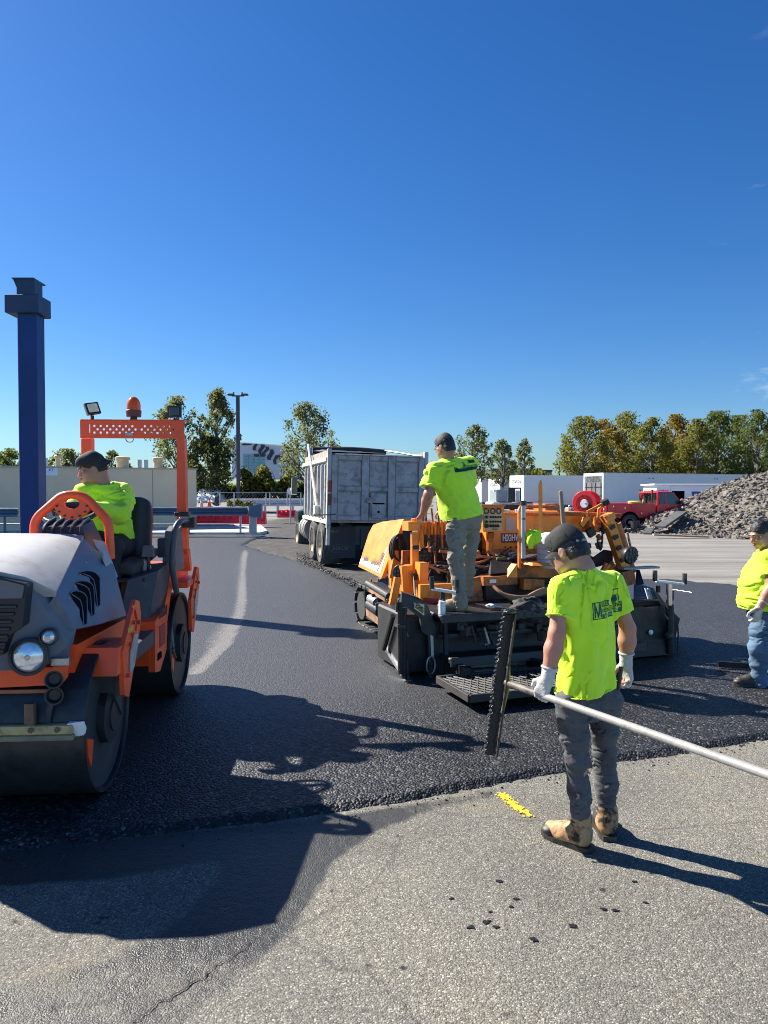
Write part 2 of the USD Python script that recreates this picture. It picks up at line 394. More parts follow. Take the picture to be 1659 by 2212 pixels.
def asphalt_new():
    N = {'geo': ('geometry', {}),
         'v1': ('voronoi_texture', {'scale': 62.0}), 'v2': ('voronoi_texture', {'scale': 190.0}), 'sp': ('separate_color', {}),
         'stone': ('rgb_ramp', {'ramp': [(0.0, (0.004, 0.004, 0.005)), (0.5, (0.012, 0.012, 0.014)), (0.82, (0.030, 0.030, 0.032)), (0.93, (0.06, 0.06, 0.06)), (1.0, (0.15, 0.147, 0.14))]}),
         'du': ('attribute', {'attribute': 'dust'}), 'dn': ('noise_texture', {'scale': 13.0, 'detail': 8.0, 'roughness': 0.85}), 'dm': ('math', {'math_type': 'multiply'}), 'dm2': ('map_range', {'from_min': 0.34, 'from_max': 0.62, 'to_max': 0.60, 'clamp': True}), 'dx': ('mix', {'color2': (0.24, 0.22, 0.19)}),
         'cp': ('attribute', {'attribute': 'rolled'}), 'cpx': ('mix', {'color2': (0.050, 0.051, 0.054)}), 'cpm': ('math', {'math_type': 'multiply', 'value2': 0.85}),
         'big': ('noise_texture', {'scale': 0.8, 'detail': 5.0}), 'bigr': ('rgb_ramp', {'ramp': [(0.3, (0.75, 0.75, 0.75)), (0.7, (1.25, 1.25, 1.25))]}), 'mul': ('mix', {'mix_type': 'multiply', 'fac': 1.0}),
         'hb': ('math', {'math_type': 'multiply_add', 'value2': -1.0, 'value3': 1.0}), 'st': ('map_range', {'from_min': 0.0, 'from_max': 1.0, 'to_min': 1.0, 'to_max': 0.55}), 'bp': ('bump', {'strength': 0.9, 'distance': 0.010}),
         'rg': ('map_range', {'to_min': 0.42, 'to_max': 0.62}),
         'p': ('principled_bsdf', {'specular_ior_level': 0.4})}
    L = [('geo.position', f'{k}.vector') for k in ('v1', 'v2', 'dn', 'big')] + [
        ('v1.color', 'sp.color'), ('sp.g', 'stone.fac'), ('big.fac', 'bigr.fac'), ('stone.color', 'mul.color1'), ('bigr.color', 'mul.color2'),
        ('cp.fac', 'cpm.value1'), ('cpm.value', 'cpx.fac'), ('mul.color', 'cpx.color1'),
        ('du.fac', 'dm.value1'), ('dn.fac', 'dm.value2'), ('dm.value', 'dm2.value'), ('dm2.result', 'dx.fac'), ('cpx.color', 'dx.color1'), ('dx.color', 'p.base_color'),
        ('v1.distance', 'hb.value1'), ('hb.value', 'bp.height'), ('cp.fac', 'st.value'), ('st.result', 'bp.strength'), ('bp.normal', 'p.normal'),
        ('sp.r', 'rg.value'), ('rg.result', 'p.roughness')]
    return usdkit.material(stage, '/World/Looks/new_asphalt', N, L, surface='p.BSDF')

def primvar(path, name, vals):
    UsdGeom.PrimvarsAPI(stage.GetPrimAtPath(path)).CreatePrimvar(name, Sdf.ValueTypeNames.FloatArray, 'vertex').Set(Vt.FloatArray.FromNumpy(np.asarray(vals, np.float32)))

def grid(xs, ys):
    X, Y = np.meshgrid(xs, ys)
    n, m = len(xs), len(ys)
    i, j = np.meshgrid(np.arange(n - 1), np.arange(m - 1))
    a = (j * n + i).ravel()
    return X.ravel(), Y.ravel(), np.vstack([np.c_[a, a + 1, a + n + 1], np.c_[a, a + n + 1, a + n]])

def axis(*segs):
    out = []
    for a, b, s in segs: out.append(np.arange(a, b, s))
    return np.unique(np.round(np.concatenate(out + [[segs[-1][1]]]), 4))

def sdist(poly, x, y, far=1.0):
    """Signed distance (positive inside) to a polygon."""
    pts = shapely.points(x, y); shapely.prepare(poly)
    ins = shapely.contains(poly, pts)
    d = shapely.distance(poly.boundary, pts)
    return np.where(ins, d, -d)

# the new mat as laid: joint with the old pavement in front, ragged edge towards the lane still open
JOINT = [(-420, 1885), (0, 1840), (280, 1806), (550, 1776), (700, 1757), (880, 1731), (1000, 1708), (1085, 1690), (1200, 1671), (1345, 1645), (1500, 1622), (1659, 1597), (1900, 1560), (2400, 1500)]
MAT_FAR = [(2400, 1330), (1900, 1295), (1659, 1274), (1560, 1262), (1470, 1254), (1380, 1250), (1100, 1330), (960, 1400), (905, 1395), (850, 1350), (800, 1295), (742, 1256), (690, 1231), (655, 1217), (610, 1203), (570, 1193), (525, 1178), (548, 1166), (578, 1158), (540, 1156), (300, 1156), (0, 1158), (-700, 1180), (-1500, 1260)]
mat_poly = Polygon([gr(*p)[:2] for p in JOINT + MAT_FAR]).buffer(0)
milled_poly = Polygon([gr(*p)[:2] for p in [(500, 1180), (590, 1150), (575, 1128), (640, 1118), (900, 1120), (1200, 1180), (1250, 1300), (1000, 1500), (860, 1400), (650, 1240)]]).buffer(0)
z5 = lambda x, y: gr(x * 0.5, 1641.6 + y * 0.5)[:2]
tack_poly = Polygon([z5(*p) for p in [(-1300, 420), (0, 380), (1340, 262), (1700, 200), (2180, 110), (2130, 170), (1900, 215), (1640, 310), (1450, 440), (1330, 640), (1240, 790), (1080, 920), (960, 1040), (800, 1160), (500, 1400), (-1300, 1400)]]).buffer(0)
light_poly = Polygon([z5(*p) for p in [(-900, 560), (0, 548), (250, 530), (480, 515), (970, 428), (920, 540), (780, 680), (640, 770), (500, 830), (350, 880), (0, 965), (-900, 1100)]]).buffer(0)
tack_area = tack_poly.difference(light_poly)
OLD = asphalt_old(); NEW = asphalt_new()

xs = axis((-1500, -60, 90), (-60, -8, 2.0), (-8, -3.6, 0.2), (-3.6, 3.4, 0.03), (3.4, 10, 0.2), (10, 60, 2.0), (60, 1500, 90))
ys = axis((-60, 1.5, 5), (1.5, 5.0, 0.03), (5.0, 20, 0.4), (20, 60, 2.0), (60, 200, 20), (200, 3000, 140))
X, Y, F = grid(xs, ys)
rough = 0.003 * (meshkit.fbm(np.c_[X * 3, Y * 3, 0 * X], 3, 5) - 0.5) * ((Y < 6) & (np.abs(X) < 6))
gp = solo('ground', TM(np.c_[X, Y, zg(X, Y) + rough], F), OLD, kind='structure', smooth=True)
near = (Y < 7) & (X > -12) & (X < 8) & (Y > 0)
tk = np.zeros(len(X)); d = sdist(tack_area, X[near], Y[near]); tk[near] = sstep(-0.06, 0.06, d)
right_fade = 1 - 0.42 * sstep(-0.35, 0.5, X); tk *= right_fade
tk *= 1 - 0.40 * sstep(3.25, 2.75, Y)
d2 = np.full(len(X), -5.0); nm = (Y > 4) & (Y < 70) & (np.abs(X) < 40); d2[nm] = sdist(milled_poly, X[nm], Y[nm])
ml = sstep(-1.2, 0.4, d2)
dust = sstep(8.0, 10.5, Y) * (1 - ml)
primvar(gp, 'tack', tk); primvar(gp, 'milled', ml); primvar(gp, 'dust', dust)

# the fresh mat: a real layer about four centimetres thick with a crumbly edge
def mat_sheet(xs, ys):
    X, Y, F = grid(xs, ys)
    d = sdist(mat_poly, X, Y)
    P = np.c_[X, Y, 0 * X]
    near = np.clip((9 - Y) / 6, 0, 1)
    d = d + (0.05 * (meshkit.fbm(P * 6, 4, 11) - 0.5) + 0.03 * (meshkit.noise(P * 38, 3) - 0.5)) * np.where(Y < 6, 1, 2.2)
    lump = (meshkit.noise(P * 32, 9) - 0.5) * 0.016 * np.exp(-np.maximum(d, 0) / 0.07)
    z = zg(X, Y) + 0.036 * sstep(-0.012, 0.05, d) + lump * (d > -0.02) - 0.04 * sstep(0.01, 0.08, -d)
    keep = (d[F] > -0.3).any(1)
    F = F[keep]; u = np.unique(F); mp = -np.ones(len(X), int); mp[u] = np.arange(len(u))
    return TM(np.c_[X, Y, z][u], mp[F])
sh = cat_([mat_sheet(axis((-9, 7.4, 0.03)), axis((3.0, 5.6, 0.03))), mat_sheet(axis((-26, -4.5, 0.3), (-4.5, 3, 0.06), (3, 26, 0.3)), axis((5.6, 15, 0.06), (15, 38.0, 0.3)))])
mp_ = solo('fresh_asphalt', sh, NEW, kind='structure', smooth=True)
v = sh.vertices
track = [gr(*p)[:2] for p in [(528, 1196), (505, 1240), (520, 1300), (500, 1345), (470, 1400), (425, 1455)]]
dl = shapely.distance(LineString(track), shapely.points(v[:, 0], v[:, 1]))
dl2 = shapely.distance(LineString([gr(*p)[:2] for p in [(530, 1190), (526, 1240), (524, 1290), (520, 1330), (488, 1395), (420, 1462)]]), shapely.points(v[:, 0], v[:, 1]))
ctr = shapely.distance(LineString([gr(*p)[:2] for p in [(480, 1360), (450, 1395)]]), shapely.points(v[:, 0], v[:, 1]))
primvar(mp_, 'dust', np.clip(0.72 * np.exp(-(dl / 0.20) ** 2) + 1.5 * np.exp(-(dl2 / 0.06) ** 2) + 0.35 * np.exp(-(ctr / 0.5) ** 2), 0, 1.35))
rl = sstep(5.0, 7.5, v[:, 1] + 0.5 * np.maximum(0, -v[:, 0]) - 0.8 * np.maximum(v[:, 0] - 0.5, 0) * (v[:, 1] < 9)) * np.where(v[:, 0] > 3.2, 0.6, 1)
primvar(mp_, 'rolled', rl)

# loose crumbs of hot mix along the joint and dark spots trodden onto the old pavement
rng = np.random.default_rng(4)
def crumbs(pts, smin, smax, seed):
    r = np.random.default_rng(seed); base = trimesh.creation.icosphere(0, 1.0); out = []
    for x, y in pts:
        s = r.uniform(smin, smax); v = base.vertices * (s * r.uniform(0.6, 1.2, 3)) * (1 + 0.25 * r.standard_normal((len(base.vertices), 1)).clip(-1, 1))
        out.append(TM(v @ rotz(r.uniform(0, 360)).T + [x, y, float(zg(x, y)) + s * 0.35], base.faces))
    return cat_(out)
jl = LineString([gr(*p)[:2] for p in JOINT[1:-2]])
cp = []
for _ in range(420):
    p = jl.interpolate(rng.uniform(0, 1), normalized=True); cp.append((p.x + rng.normal(0, 0.05), p.y + rng.normal(-.02, 0.09)))
solo('asphalt_crumbs', crumbs(cp, 0.002, 0.008, 1), mat('hot_mix_crumb', (0.012, 0.012, 0.013), 0.4, var=0.4), kind='stuff', label='black crumbs of hot mix strewn along the paving joint', cat='asphalt crumbs')
edge = LineString([gr(*p)[:2] for p in [(955, 1480), (905, 1440), (850, 1372), (800, 1297), (742, 1257), (690, 1232), (655, 1218)]])
cp = []
for _ in range(1500):
    p = edge.interpolate(rng.uniform(0, 1), normalized=True); cp.append((p.x + rng.normal(0.03, 0.13), p.y + rng.normal(0, 0.14)))
for _ in range(500):
    q = gr(rng.uniform(640, 700), rng.uniform(1195, 1232)); cp.append((q[0], q[1]))
m_ = crumbs(cp, 0.005, 0.022, 2); m_.vertices[:, 2] += 0.012
solo('asphalt_clumps', m_, mat('loose_mix', (0.022, 0.021, 0.020), 0.6, var=0.5), kind='stuff', label='loose clumps of asphalt along the open edge of the mat beside the paver', cat='asphalt clumps')
# dark spots on the old pavement
for k, (px, py) in enumerate([(1072, 2004), (1115, 1943), (1105, 1960), (1060, 1970), (1050, 1992), (1018, 2004), (1330, 1968), (1305, 1965), (1395, 1950), (1152, 2030), (1080, 1905), (1370, 1905), (975, 1942), (1238, 2002)]):
    p = gr(px * 0.93 + 5 if k > 30 else px, py); r = np.random.default_rng(k); n = 14
    a = np.arange(n) * 2 * np.pi / n; rr = r.uniform(0.006, 0.013) * (1 + 0.35 * r.standard_normal(n)).clip(0.4, 1.6)
    pl = Polygon(np.c_[np.cos(a) * rr * 1.3, np.sin(a) * rr])
    solo('tar_spot', plate(pl, 0.003, (p[0], p[1], 0.001), (1, 0, 0), (0, 1, 0)), mat('tar', (0.014, 0.013, 0.013), 0.45), 'small black tar spot trodden onto the old grey pavement', 'tar spot', 'tar spots on the foreground pavement')
# sprayed yellow layout mark
def spray(pts, w, n, seed):
    r = np.random.default_rng(seed); ln = LineString(pts); g = []
    for _ in range(n):
        t = r.uniform(0, 1); p = ln.interpolate(t, normalized=True); q = r.normal(0, w * 0.42, 2)
        g.append(Point(p.x + q[0], p.y + q[1]).buffer(r.uniform(0.002, 0.008), 2))
    return shapely.union_all(g).intersection(ln.buffer(w * 1.2)).simplify(0.001)
pl = spray([gr(1082, 1716)[:2], gr(1110, 1740)[:2], gr(1142, 1762)[:2]], 0.040, 300, 3)
solo('paint_mark', plate(pl, 0.002, (0, 0, 0.0035), (1, 0, 0), (0, 1, 0)), mat('yellow_spray', (0.85, 0.55, 0.03), 0.6, var=0.15), 'yellow spray paint dash on the old pavement beside the joint', 'paint mark')
for a, b in (((1440, 1276), (1495, 1285)), ((1613, 1337), (1632, 1342))):
    pa, pb = gr(*a), gr(*b)
    solo('chalk_line', tube([pa + [0, 0, .043], (pa + pb) / 2 + [0, 0, .0435], pb + [0, 0, .043]], 0.006, 5), M['white'], 'thin white line on the new mat ' + ('right of the paver' if a[0] < 1500 else 'by the worker at the right edge'), 'line')

# a jagged crack in the old pavement
cr = [gr(*p) for p in ((285, 2212), (330, 2188), (385, 2150), (440, 2112), (480, 2078), (525, 2046), (560, 2022))]
r_ = np.random.default_rng(9); cc = curve(cr, 9); off = np.cumsum(r_.normal(0, .006, (len(cc), 2)), 0); off -= np.linspace(0, 1, len(cc))[:, None] * off[-1]
cc[:, :2] += off; wd = np.abs(r_.normal(.0018, .0012, len(cc))) * np.sin(np.linspace(.4, 3.0, len(cc))) + .0008
tn = np.gradient(cc, axis=0)[:, :2]; tn /= np.linalg.norm(tn, axis=1, keepdims=True); nn_ = np.c_[-tn[:, 1], tn[:, 0], 0 * tn[:, 0]]
part(gp, 'crack', quadstrip(cc - nn_ * wd[:, None] + [0, 0, .0045], cc + nn_ * wd[:, None] + [0, 0, .0045]), mat('crack_dark', (.015, .014, .013), .9), smooth=False)
# ------------------------------------------------------------------ far setting: wall, rails, trees, trailers
beige = mat('beige_render', (0.74, 0.54, 0.345), 0.9, var=0.05, vs=0.8, bump=0.25, bs=90, dirt=(0.62, 0.45, 0.285), da=0.4, ds=0.6)
conc = mat('pale_concrete', (0.50, 0.48, 0.43), 0.85, var=0.08, vs=2, bump=0.2, bs=40)
navy = mat('navy_paint', (0.007, 0.036, 0.14), 0.45, var=0.15, vs=2, spec=.3)
navy_dk = mat('navy_head_paint', (0.012, 0.034, 0.08), 0.5, var=0.15, vs=3)

# long low beige building behind the rail
WY = 30.0
b0, b1 = at(-260, 1006, 26.5), at(424, 1012, 31.5)
bl = np.array([b0[0], b0[1]]); br = np.array([b1[0], b1[1]])
ex = (br - bl) / np.linalg.norm(br - bl); L_ = np.linalg.norm(br - bl); ang = math.degrees(math.atan2(ex[1], ex[0]))
zb = 0.25; hB = b1[2] - zb
bld = thing('service_building', 'long low beige rendered building with a flat roof behind the blue rail', 'building', (bl[0], bl[1], zb), ang)
part(bld, 'wall', bx(0, L_, 0, 9, 0, hB - 0.06), beige)
part(bld, 'coping', bx(-0.04, L_ + 0.04, -0.05, 9.05, hB - 0.06, hB), mat('coping_metal', (0.42, 0.37, 0.29), 0.6))
def on_wall(px, py, off=0.0):
    d = ray(px, py); n = np.array([-ex[1], ex[0]])
    t = ((bl - n * off) @ n) / (d[0] * n[0] + d[1] * n[1])
    p = d * t; return (p[:2] - bl) @ ex, p[2] + EYE[2] - zb
for a, b, yy in ((254, 288, 997), (337, 362, 999), (120, 135, 998)):
    u0, u1 = on_wall(a, yy)[0], on_wall(b, yy)[0]; r = (u1 - u0) / 2
    v = part(bld, 'roof_vent', lathe([(0, 0), (r * 0.82, 0), (r * 0.82, 0.34), (r, 0.36), (r, 0.46), (r * 0.7, 0.5), (0, 0.5)], 20, ((u0 + u1) / 2, 0.9, hB - 0.01)), mat('tan_vent', (0.50, 0.38, 0.22), 0.6))
for a in (308, 322, 100, 405):
    u = on_wall(a, 1000)[0]
    part(bld, 'vent_pipe', rod((u, 0.8, hB), (u, 0.8, hB + 0.36), 0.09), M['galv'])
u, z = on_wall(111, 1018)
part(bld, 'wall_sign', bx(u - 0.22, u + 0.22, -0.012, -0.003, z - 0.16, z + 0.14), M['white'])
part(bld, 'wall_sign_lettering', text('PT', 0.10, (u - 0.09, -0.013, z + 0.0), (1, 0, 0), (0, 0, 1), 0.003, 0.18), mat('blue_print', (0.05, 0.12, 0.35), 0.6))
# vertical control joints in the render
for px in (60, 180, 330):
    u = on_wall(px, 1060)[0]; part(bld, 'control_joint', bx(u - 0.012, u + 0.012, -0.004, 0.002, 0, hB - 0.1), mat('joint_line', (0.20, 0.175, 0.14), 0.9))

# concrete island with guard rail
def island():
    A, B, C, D_ = gr(-420, 1158), gr(577, 1156), gr(553, 1131), gr(-420, 1131)
    B2 = gr(520, 1129); pts = [A[:2], gr(562, 1156)[:2], gr(577, 1152)[:2], gr(556, 1131)[:2], D_[:2]]
    t = thing('concrete_island', 'pale raised concrete strip carrying the blue guard rail', 'concrete strip', (0, 0, 0.27))
    pl = Polygon(pts).buffer(0)
    part(t, 'slab', plate(pl, 0.16, (0, 0, -0.02), (1, 0, 0), (0, 1, 0)), conc, smooth=False)
    return pts
isl = island()
railb = mat('blue_grey_rail', (0.10, 0.14, 0.20), 0.42, metal=0.35, var=0.12, vs=3)
zs = 0.41
def wbeam(p, q, zc, mt, parent, h=0.31, dep=0.08):
    """Corrugated guard rail beam from p to q (local xy)."""
    p, q = np.asarray(p, float), np.asarray(q, float); e = (q - p) / np.linalg.norm(q - p); n = np.array([e[1], -e[0]])
    prof = [(0.0, .5), (.9, .42), (1, .33), (.9, .24), (.1, .08), (0, 0), (.1, -.08), (.9, -.24), (1, -.33), (.9, -.42), (0, -.5)]
    a = [np.array([*(p + n * d * dep), zc + z * h]) for d, z in prof]; b = [np.array([*(q + n * d * dep), zc + z * h]) for d, z in prof]
    back = lambda P: [x - np.array([*(n * 0.006), 0]) for x in P]
    return part(parent, 'rail_beam', cat_([quadstrip(b, a), quadstrip(back(a), back(b)), quadstrip([a[0], b[0]], [back(a)[0], back(b)[0]]), quadstrip([b[-1], a[-1]], [back(b)[-1], back(a)[-1]])]), mt, smooth=40)
ra, rb = at(-420, 1110, 25.6), at(536, 1110, 26.0)
gt = thing('guard_rail', 'long blue grey corrugated guard rail with flared end on the concrete strip', 'guard rail', (0, 0, 0))
ztop = at(536, 1094, 26.0)[2]; zc = ztop - 0.17
mid = at(40, 1110, 25.8); mid2 = at(118, 1110, 25.8)
wbeam(ra[:2], mid[:2], zc - 0.03, railb, gt); wbeam(mid2[:2], rb[:2], zc, railb, gt)
for px in (-120, 9, 204, 303, 407, 526 - 7):
    p = at(px, 1110, 26.08)
    part(gt, 'rail_post', bx(p[0] - 0.035, p[0] + 0.035, 26.08, 26.14, zs - 0.02, zc + 0.1, 0.006), railb if px < 500 else M['galv'])
    part(gt, 'base_plate', bx(p[0] - 0.16, p[0] + 0.16, 26.0, 26.22, zs - 0.018, zs + 0.03), railb)
p = at(545, 1110, 26.1)
part(gt, 'end_post', bx(p[0] - 0.12, p[0] + 0.12, 26.1, 26.34, zs - 0.02, zc, 0.01), M['galv'], label='thick square end post')
e0, e1 = at(537, 1104, 25.97), at(566, 1104, 25.97)
part(gt, 'end_terminal', hull([(e0[0], 25.93, zc - .17), (e0[0], 25.93, zc + .17), (e1[0], 25.86, zc - .24), (e1[0], 25.86, zc + .26), (e0[0], 26.1, zc - .17), (e0[0], 26.1, zc + .17), (e1[0], 26.15, zc - .24), (e1[0], 26.15, zc + .26)]), railb)
part(gt, 'lower_pipe', rod((ra[0], 26.2, zs + 0.34), (at(506, 1125, 26.2)[0], 26.2, zs + 0.34), 0.025), M['galv'])

# red water-filled barriers
redp = mat('red_plastic', (0.88, 0.015, 0.03), 0.35, var=0.1, sss=0.0)
def barrier(label, px0, px1, py0, py1, Y):
    a, b = at(px0, py1, Y), at(px1, py0, Y); w, h = b[0] - a[0], b[2] - a[2]
    t = thing('barrier', label, 'barrier', (a[0], Y, a[2]), 0, 'red plastic barriers')
    prof = [(-0.26, 0), (-0.26, 0.12), (-0.17, 0.3 * h + .1), (-0.12, h), (0.12, h), (0.17, 0.3 * h + .1), (0.26, 0.12), (0.26, 0)]
    part(t, 'body', plate(prof, w - 0.03, (0.015, 0, 0), (0, 1, 0), (0, 0, 1)), redp)
    for k in (0.25, 0.5, 0.75):
        part(t, 'rib', bx(w * k - .04, w * k + .04, -0.2, -0.13, h * 0.35, h * 0.9, 0.02), redp)
    part(t, 'cap', rod((w / 2, 0, h - 0.01), (w / 2, 0, h + 0.03), 0.06), redp)
barrier('red plastic barrier left of the tall roll bar post, seen under the rail', 405, 462, 1101, 1131, 33.0)
barrier('red plastic barrier behind the middle of the guard rail', 464, 518, 1102, 1131, 33.2)
barrier('red plastic barrier sticking out past the flared rail end', 520, 575, 1104, 1132, 33.4)
barrier('red plastic barrier standing alone beside the truck hood', 600, 640, 1102, 1118, 38.0)

# blue steel column
def column():
    a, b = at(42.5, 1150, 12.42), at(84, 1150, 12.42); w = b[0] - a[0]; zt = at(60, 672, 12.42)[2]
    t = thing('steel_column', 'tall navy blue square steel column with a boxed bracket head', 'steel column', (a[0], 12.42, 0), 0)
    dp = 0.30
    part(t, 'shaft', bx(0, w, 0, dp, 0, zt, 0.012), navy)
    part(t, 'base_plate', bx(-.15, w + .15, -.15, dp + .15, 0.1, 0.15), navy)
    hd = 0.30; zq = zt - 0.04
    part(t, 'cross_box', bx(-0.17, w + 0.07, -0.08, dp + 0.10, zq, zq + hd, 0.01), navy_dk)
    part(t, 'cap_block', bx(0.0, w - 0.02, 0.0, dp - .02, zq + hd, zq + hd + 0.27), navy_dk)
    part(t, 'top_flange', bx(-0.07, w - 0.03, -0.02, dp + 0.12, zq + hd + 0.27, zq + hd + 0.29), navy_dk)
    part(t, 'cope', hull([(-0.07, 0.03, zq + hd + 0.27), (0.0, 0.03, zq + hd + 0.27), (0.0, 0.03, zq + hd + 0.10), (-0.07, 0.06, zq + hd + 0.27), (0, 0.06, zq + hd + 0.27), (0, 0.06, zq + hd + 0.10)]), navy_dk)
    part(t, 'connection_web', bx(w * 0.5, w * 0.56, dp - .02, dp + 0.1, zq + hd, zq + hd + 0.27), navy_dk)
column()

# ------------------------------------------------------------------ trees
bark = mat('bark', (0.10, 0.085, 0.07), 0.9, var=0.3, vs=4, bump=0.4, bs=12)
def leaf_mat(name, cols):
    N = {'geo': ('geometry', {}), 'r': ('rgb_ramp', {'ramp': cols}), 'd': ('principled_bsdf', {'roughness': 0.6, 'specular_ior_level': 0.3}), 'tb': ('mix', {'mix_type': 'multiply', 'fac': 1.0, 'color2': (1.7, 1.6, 0.9)}), 't': ('translucent_bsdf', {}), 'm': ('mix_closure', {'fac': 0.5})}
    return usdkit.material(stage, f'/World/Looks/{name}', N, [('geo.random_per_island', 'r.fac'), ('r.color', 'd.base_color'), ('r.color', 'tb.color1'), ('tb.color', 't.color'), ('d.BSDF', 'm.closure1'), ('t.BSDF', 'm.closure2')], surface='m.closure')
LEAF = dict(
    green=leaf_mat('leaf_green', [(0, (0.09, 0.115, 0.04)), (0.4, (0.16, 0.20, 0.065)), (0.8, (0.25, 0.29, 0.11)), (1, (0.36, 0.38, 0.18))]),
    grey=leaf_mat('leaf_grey_green', [(0, (0.12, 0.14, 0.075)), (0.5, (0.21, 0.235, 0.13)), (0.85, (0.33, 0.345, 0.22)), (1, (0.46, 0.47, 0.34))]),
    yellow=leaf_mat('leaf_yellowing', [(0, (0.20, 0.15, 0.035)), (0.4, (0.35, 0.25, 0.065)), (0.8, (0.46, 0.33, 0.10)), (1, (0.55, 0.41, 0.16))]),
    olive=leaf_mat('leaf_olive', [(0, (0.13, 0.135, 0.035)), (0.4, (0.24, 0.235, 0.065)), (0.8, (0.34, 0.315, 0.11)), (1, (0.45, 0.40, 0.18))]),
    dark=leaf_mat('leaf_dark', [(0, (0.05, 0.065, 0.025)), (0.5, (0.10, 0.125, 0.045)), (1, (0.17, 0.20, 0.085))]))
def tree(name, label, px, py_base, py_top, w_px, Y, leaf, seed, cat='tree', nl=5200, size=0.42, bare=0.22, clumps=70, group=None, slim=1.0, lean=0.0):
    """Tapered trunk, limbs, and leaves in clumps hung about the limb ends."""
    r = np.random.default_rng(seed)
    b = at(px, py_base, Y); H = at(px, py_top, Y)[2] - b[2]; W = w_px / FPX * Y / 2
    t = thing(name, label, cat, b, 0, group)
    wood = [tube(curve([(0, 0, 0), (0.02 * H * r.normal(), 0, 0.3 * H), (lean * H * .5 + 0.02 * H * r.normal(), 0.02 * H * r.normal(), 0.62 * H), (lean * H, 0, 0.93 * H)], 5), np.linspace(0.022 * H + 0.03, 0.02, 16), 7)]
    cl = []
    for k in range(clumps):
        f = bare + (1 - bare) * (k + r.uniform(0, 1)) / clumps
        prof = math.sin(math.pi * min(1, (f - bare + 0.10) / (1.12 - bare)) ** 0.8) ** 0.75
        rad = W * prof * math.sqrt(r.uniform(0.12, 1)) * slim; a = r.uniform(0, 2 * np.pi)
        c = np.array([rad * math.cos(a) + lean * H * f, rad * math.sin(a), f * H * 0.97])
        cl.append((c, W * r.uniform(0.09, 0.26)))
        s = np.array([lean * H * f * 0.8, 0, max(0.12, f - 0.16 - 0.12 * rad / W) * H])
        if k % 2 == 0: wood.append(tube(curve([s, (s + c) / 2 + r.normal(0, 0.02 * H, 3), c], 4), np.linspace(0.007 * H + .01, 0.012, 9), 5))
    part(t, 'trunk', cat_(wood), bark, smooth=40)
    cs = np.array([c for c, _ in cl]); rs = np.array([q for _, q in cl])
    nl = int(nl * 1.0); size *= .64
    pk = r.choice(len(cl), nl, p=rs ** 1.6 / (rs ** 1.6).sum())
    dirs = r.standard_normal((nl, 3)); dirs /= np.linalg.norm(dirs, axis=1, keepdims=True)
    pos = cs[pk] + dirs * (rs[pk] * r.uniform(0.1, 1.25, nl) ** 0.75)[:, None] * [1, 1, 1.15]
    pos[:, 2] = np.minimum(pos[:, 2], H * 1.0)
    s = size * r.uniform(0.45, 1.15, nl)
    A = r.standard_normal((nl, 3)); A /= np.linalg.norm(A, axis=1, keepdims=True)
    B_ = np.cross(A, r.standard_normal((nl, 3))); B_ /= np.linalg.norm(B_, axis=1, keepdims=True)
    q = np.stack([pos - A * s[:, None] * .5, pos + B_ * s[:, None] * .32 - A * s[:, None] * .1, pos + A * s[:, None] * .5, pos - B_ * s[:, None] * .32 - A * s[:, None] * .05], 1).reshape(-1, 3)
    i = np.arange(nl) * 4
    part(t, 'crown', TM(q, np.vstack([np.c_[i, i + 1, i + 2], np.c_[i, i + 2, i + 3]])), LEAF[leaf], smooth=False)
    return t
tg = 'trees beyond the fence'
tree('tree', 'broad grey green tree right behind the roll bar post', 385, 1066, 858, 128, 62, 'grey', 1, nl=5200, size=0.42)
tree('tree', 'tallest narrow grey green tree just left of the lamp pole', 470, 1068, 838, 100, 64, 'grey', 2, nl=6400, size=0.42, bare=0.12, clumps=80)
tree('tree', 'low dark tree at the foot of the lamp pole', 455, 1076, 945, 150, 60, 'dark', 3, nl=4200, size=0.45, bare=0.02)
tree('tree', 'grey green tree rising behind the dump body', 664, 1068, 868, 128, 66, 'grey', 4, nl=5200, size=0.45, bare=0.1)
tree('tree', 'round grey green tree right of the operator standing on the paver', 1024, 1066, 918, 96, 74, 'grey', 5, nl=3600, size=0.45)
tree('tree', 'thin grey green tree over the middle trailers', 1085, 1066, 948, 60, 76, 'grey', 6, nl=2200, size=0.45)
tree('tree', 'small pale tree right of the thin one over the trailers', 1132, 1066, 948, 52, 78, 'grey', 7, nl=1900, size=0.45)
tree('tree', 'bushy tree at the far left edge behind the beige building', 22, 1050, 970, 110, 58, 'green', 8, nl=3000, size=0.4, bare=0.0)
tree('tree', 'low round tree between the blue column and the roll bar', 140, 1050, 970, 100, 58, 'grey', 9, nl=3200, size=0.4, bare=0.0)
tree('tree', 'tiny treetop seen through the roll bar over the cap', 243, 1050, 974, 50, 58, 'grey', 10, nl=900, size=0.4, bare=0.1)
tree('tree', 'tiny treetop seen through the roll bar beside the right post', 268, 1052, 992, 46, 58, 'olive', 30, nl=800, size=0.4, bare=0.1)
row = [(1262, 900, 100, 'olive', 'leftmost tree of the right hand row, open and yellow green'), (1308, 905, 90, 'yellow', 'yellowing tree second in the right hand row'), (1352, 890, 100, 'olive', 'tall olive tree over the big white trailer'), (1405, 903, 96, 'olive', 'olive tree above the step van'),
       (1458, 896, 84, 'yellow', 'golden brown tree in the middle of the right hand row'), (1432, 930, 90, 'green', 'lower green tree in front of the golden tree'), (1505, 906, 92, 'olive', 'olive tree just right of the golden tree'), (1548, 889, 90, 'green', 'tall green tree above the trailer front end'),
       (1592, 898, 90, 'green', 'green tree over the left slope of the rubble pile'), (1634, 886, 100, 'green', 'tall dark green tree at the right edge behind the rubble'), (1685, 892, 110, 'dark', 'dark tree cut by the right edge of the view')]
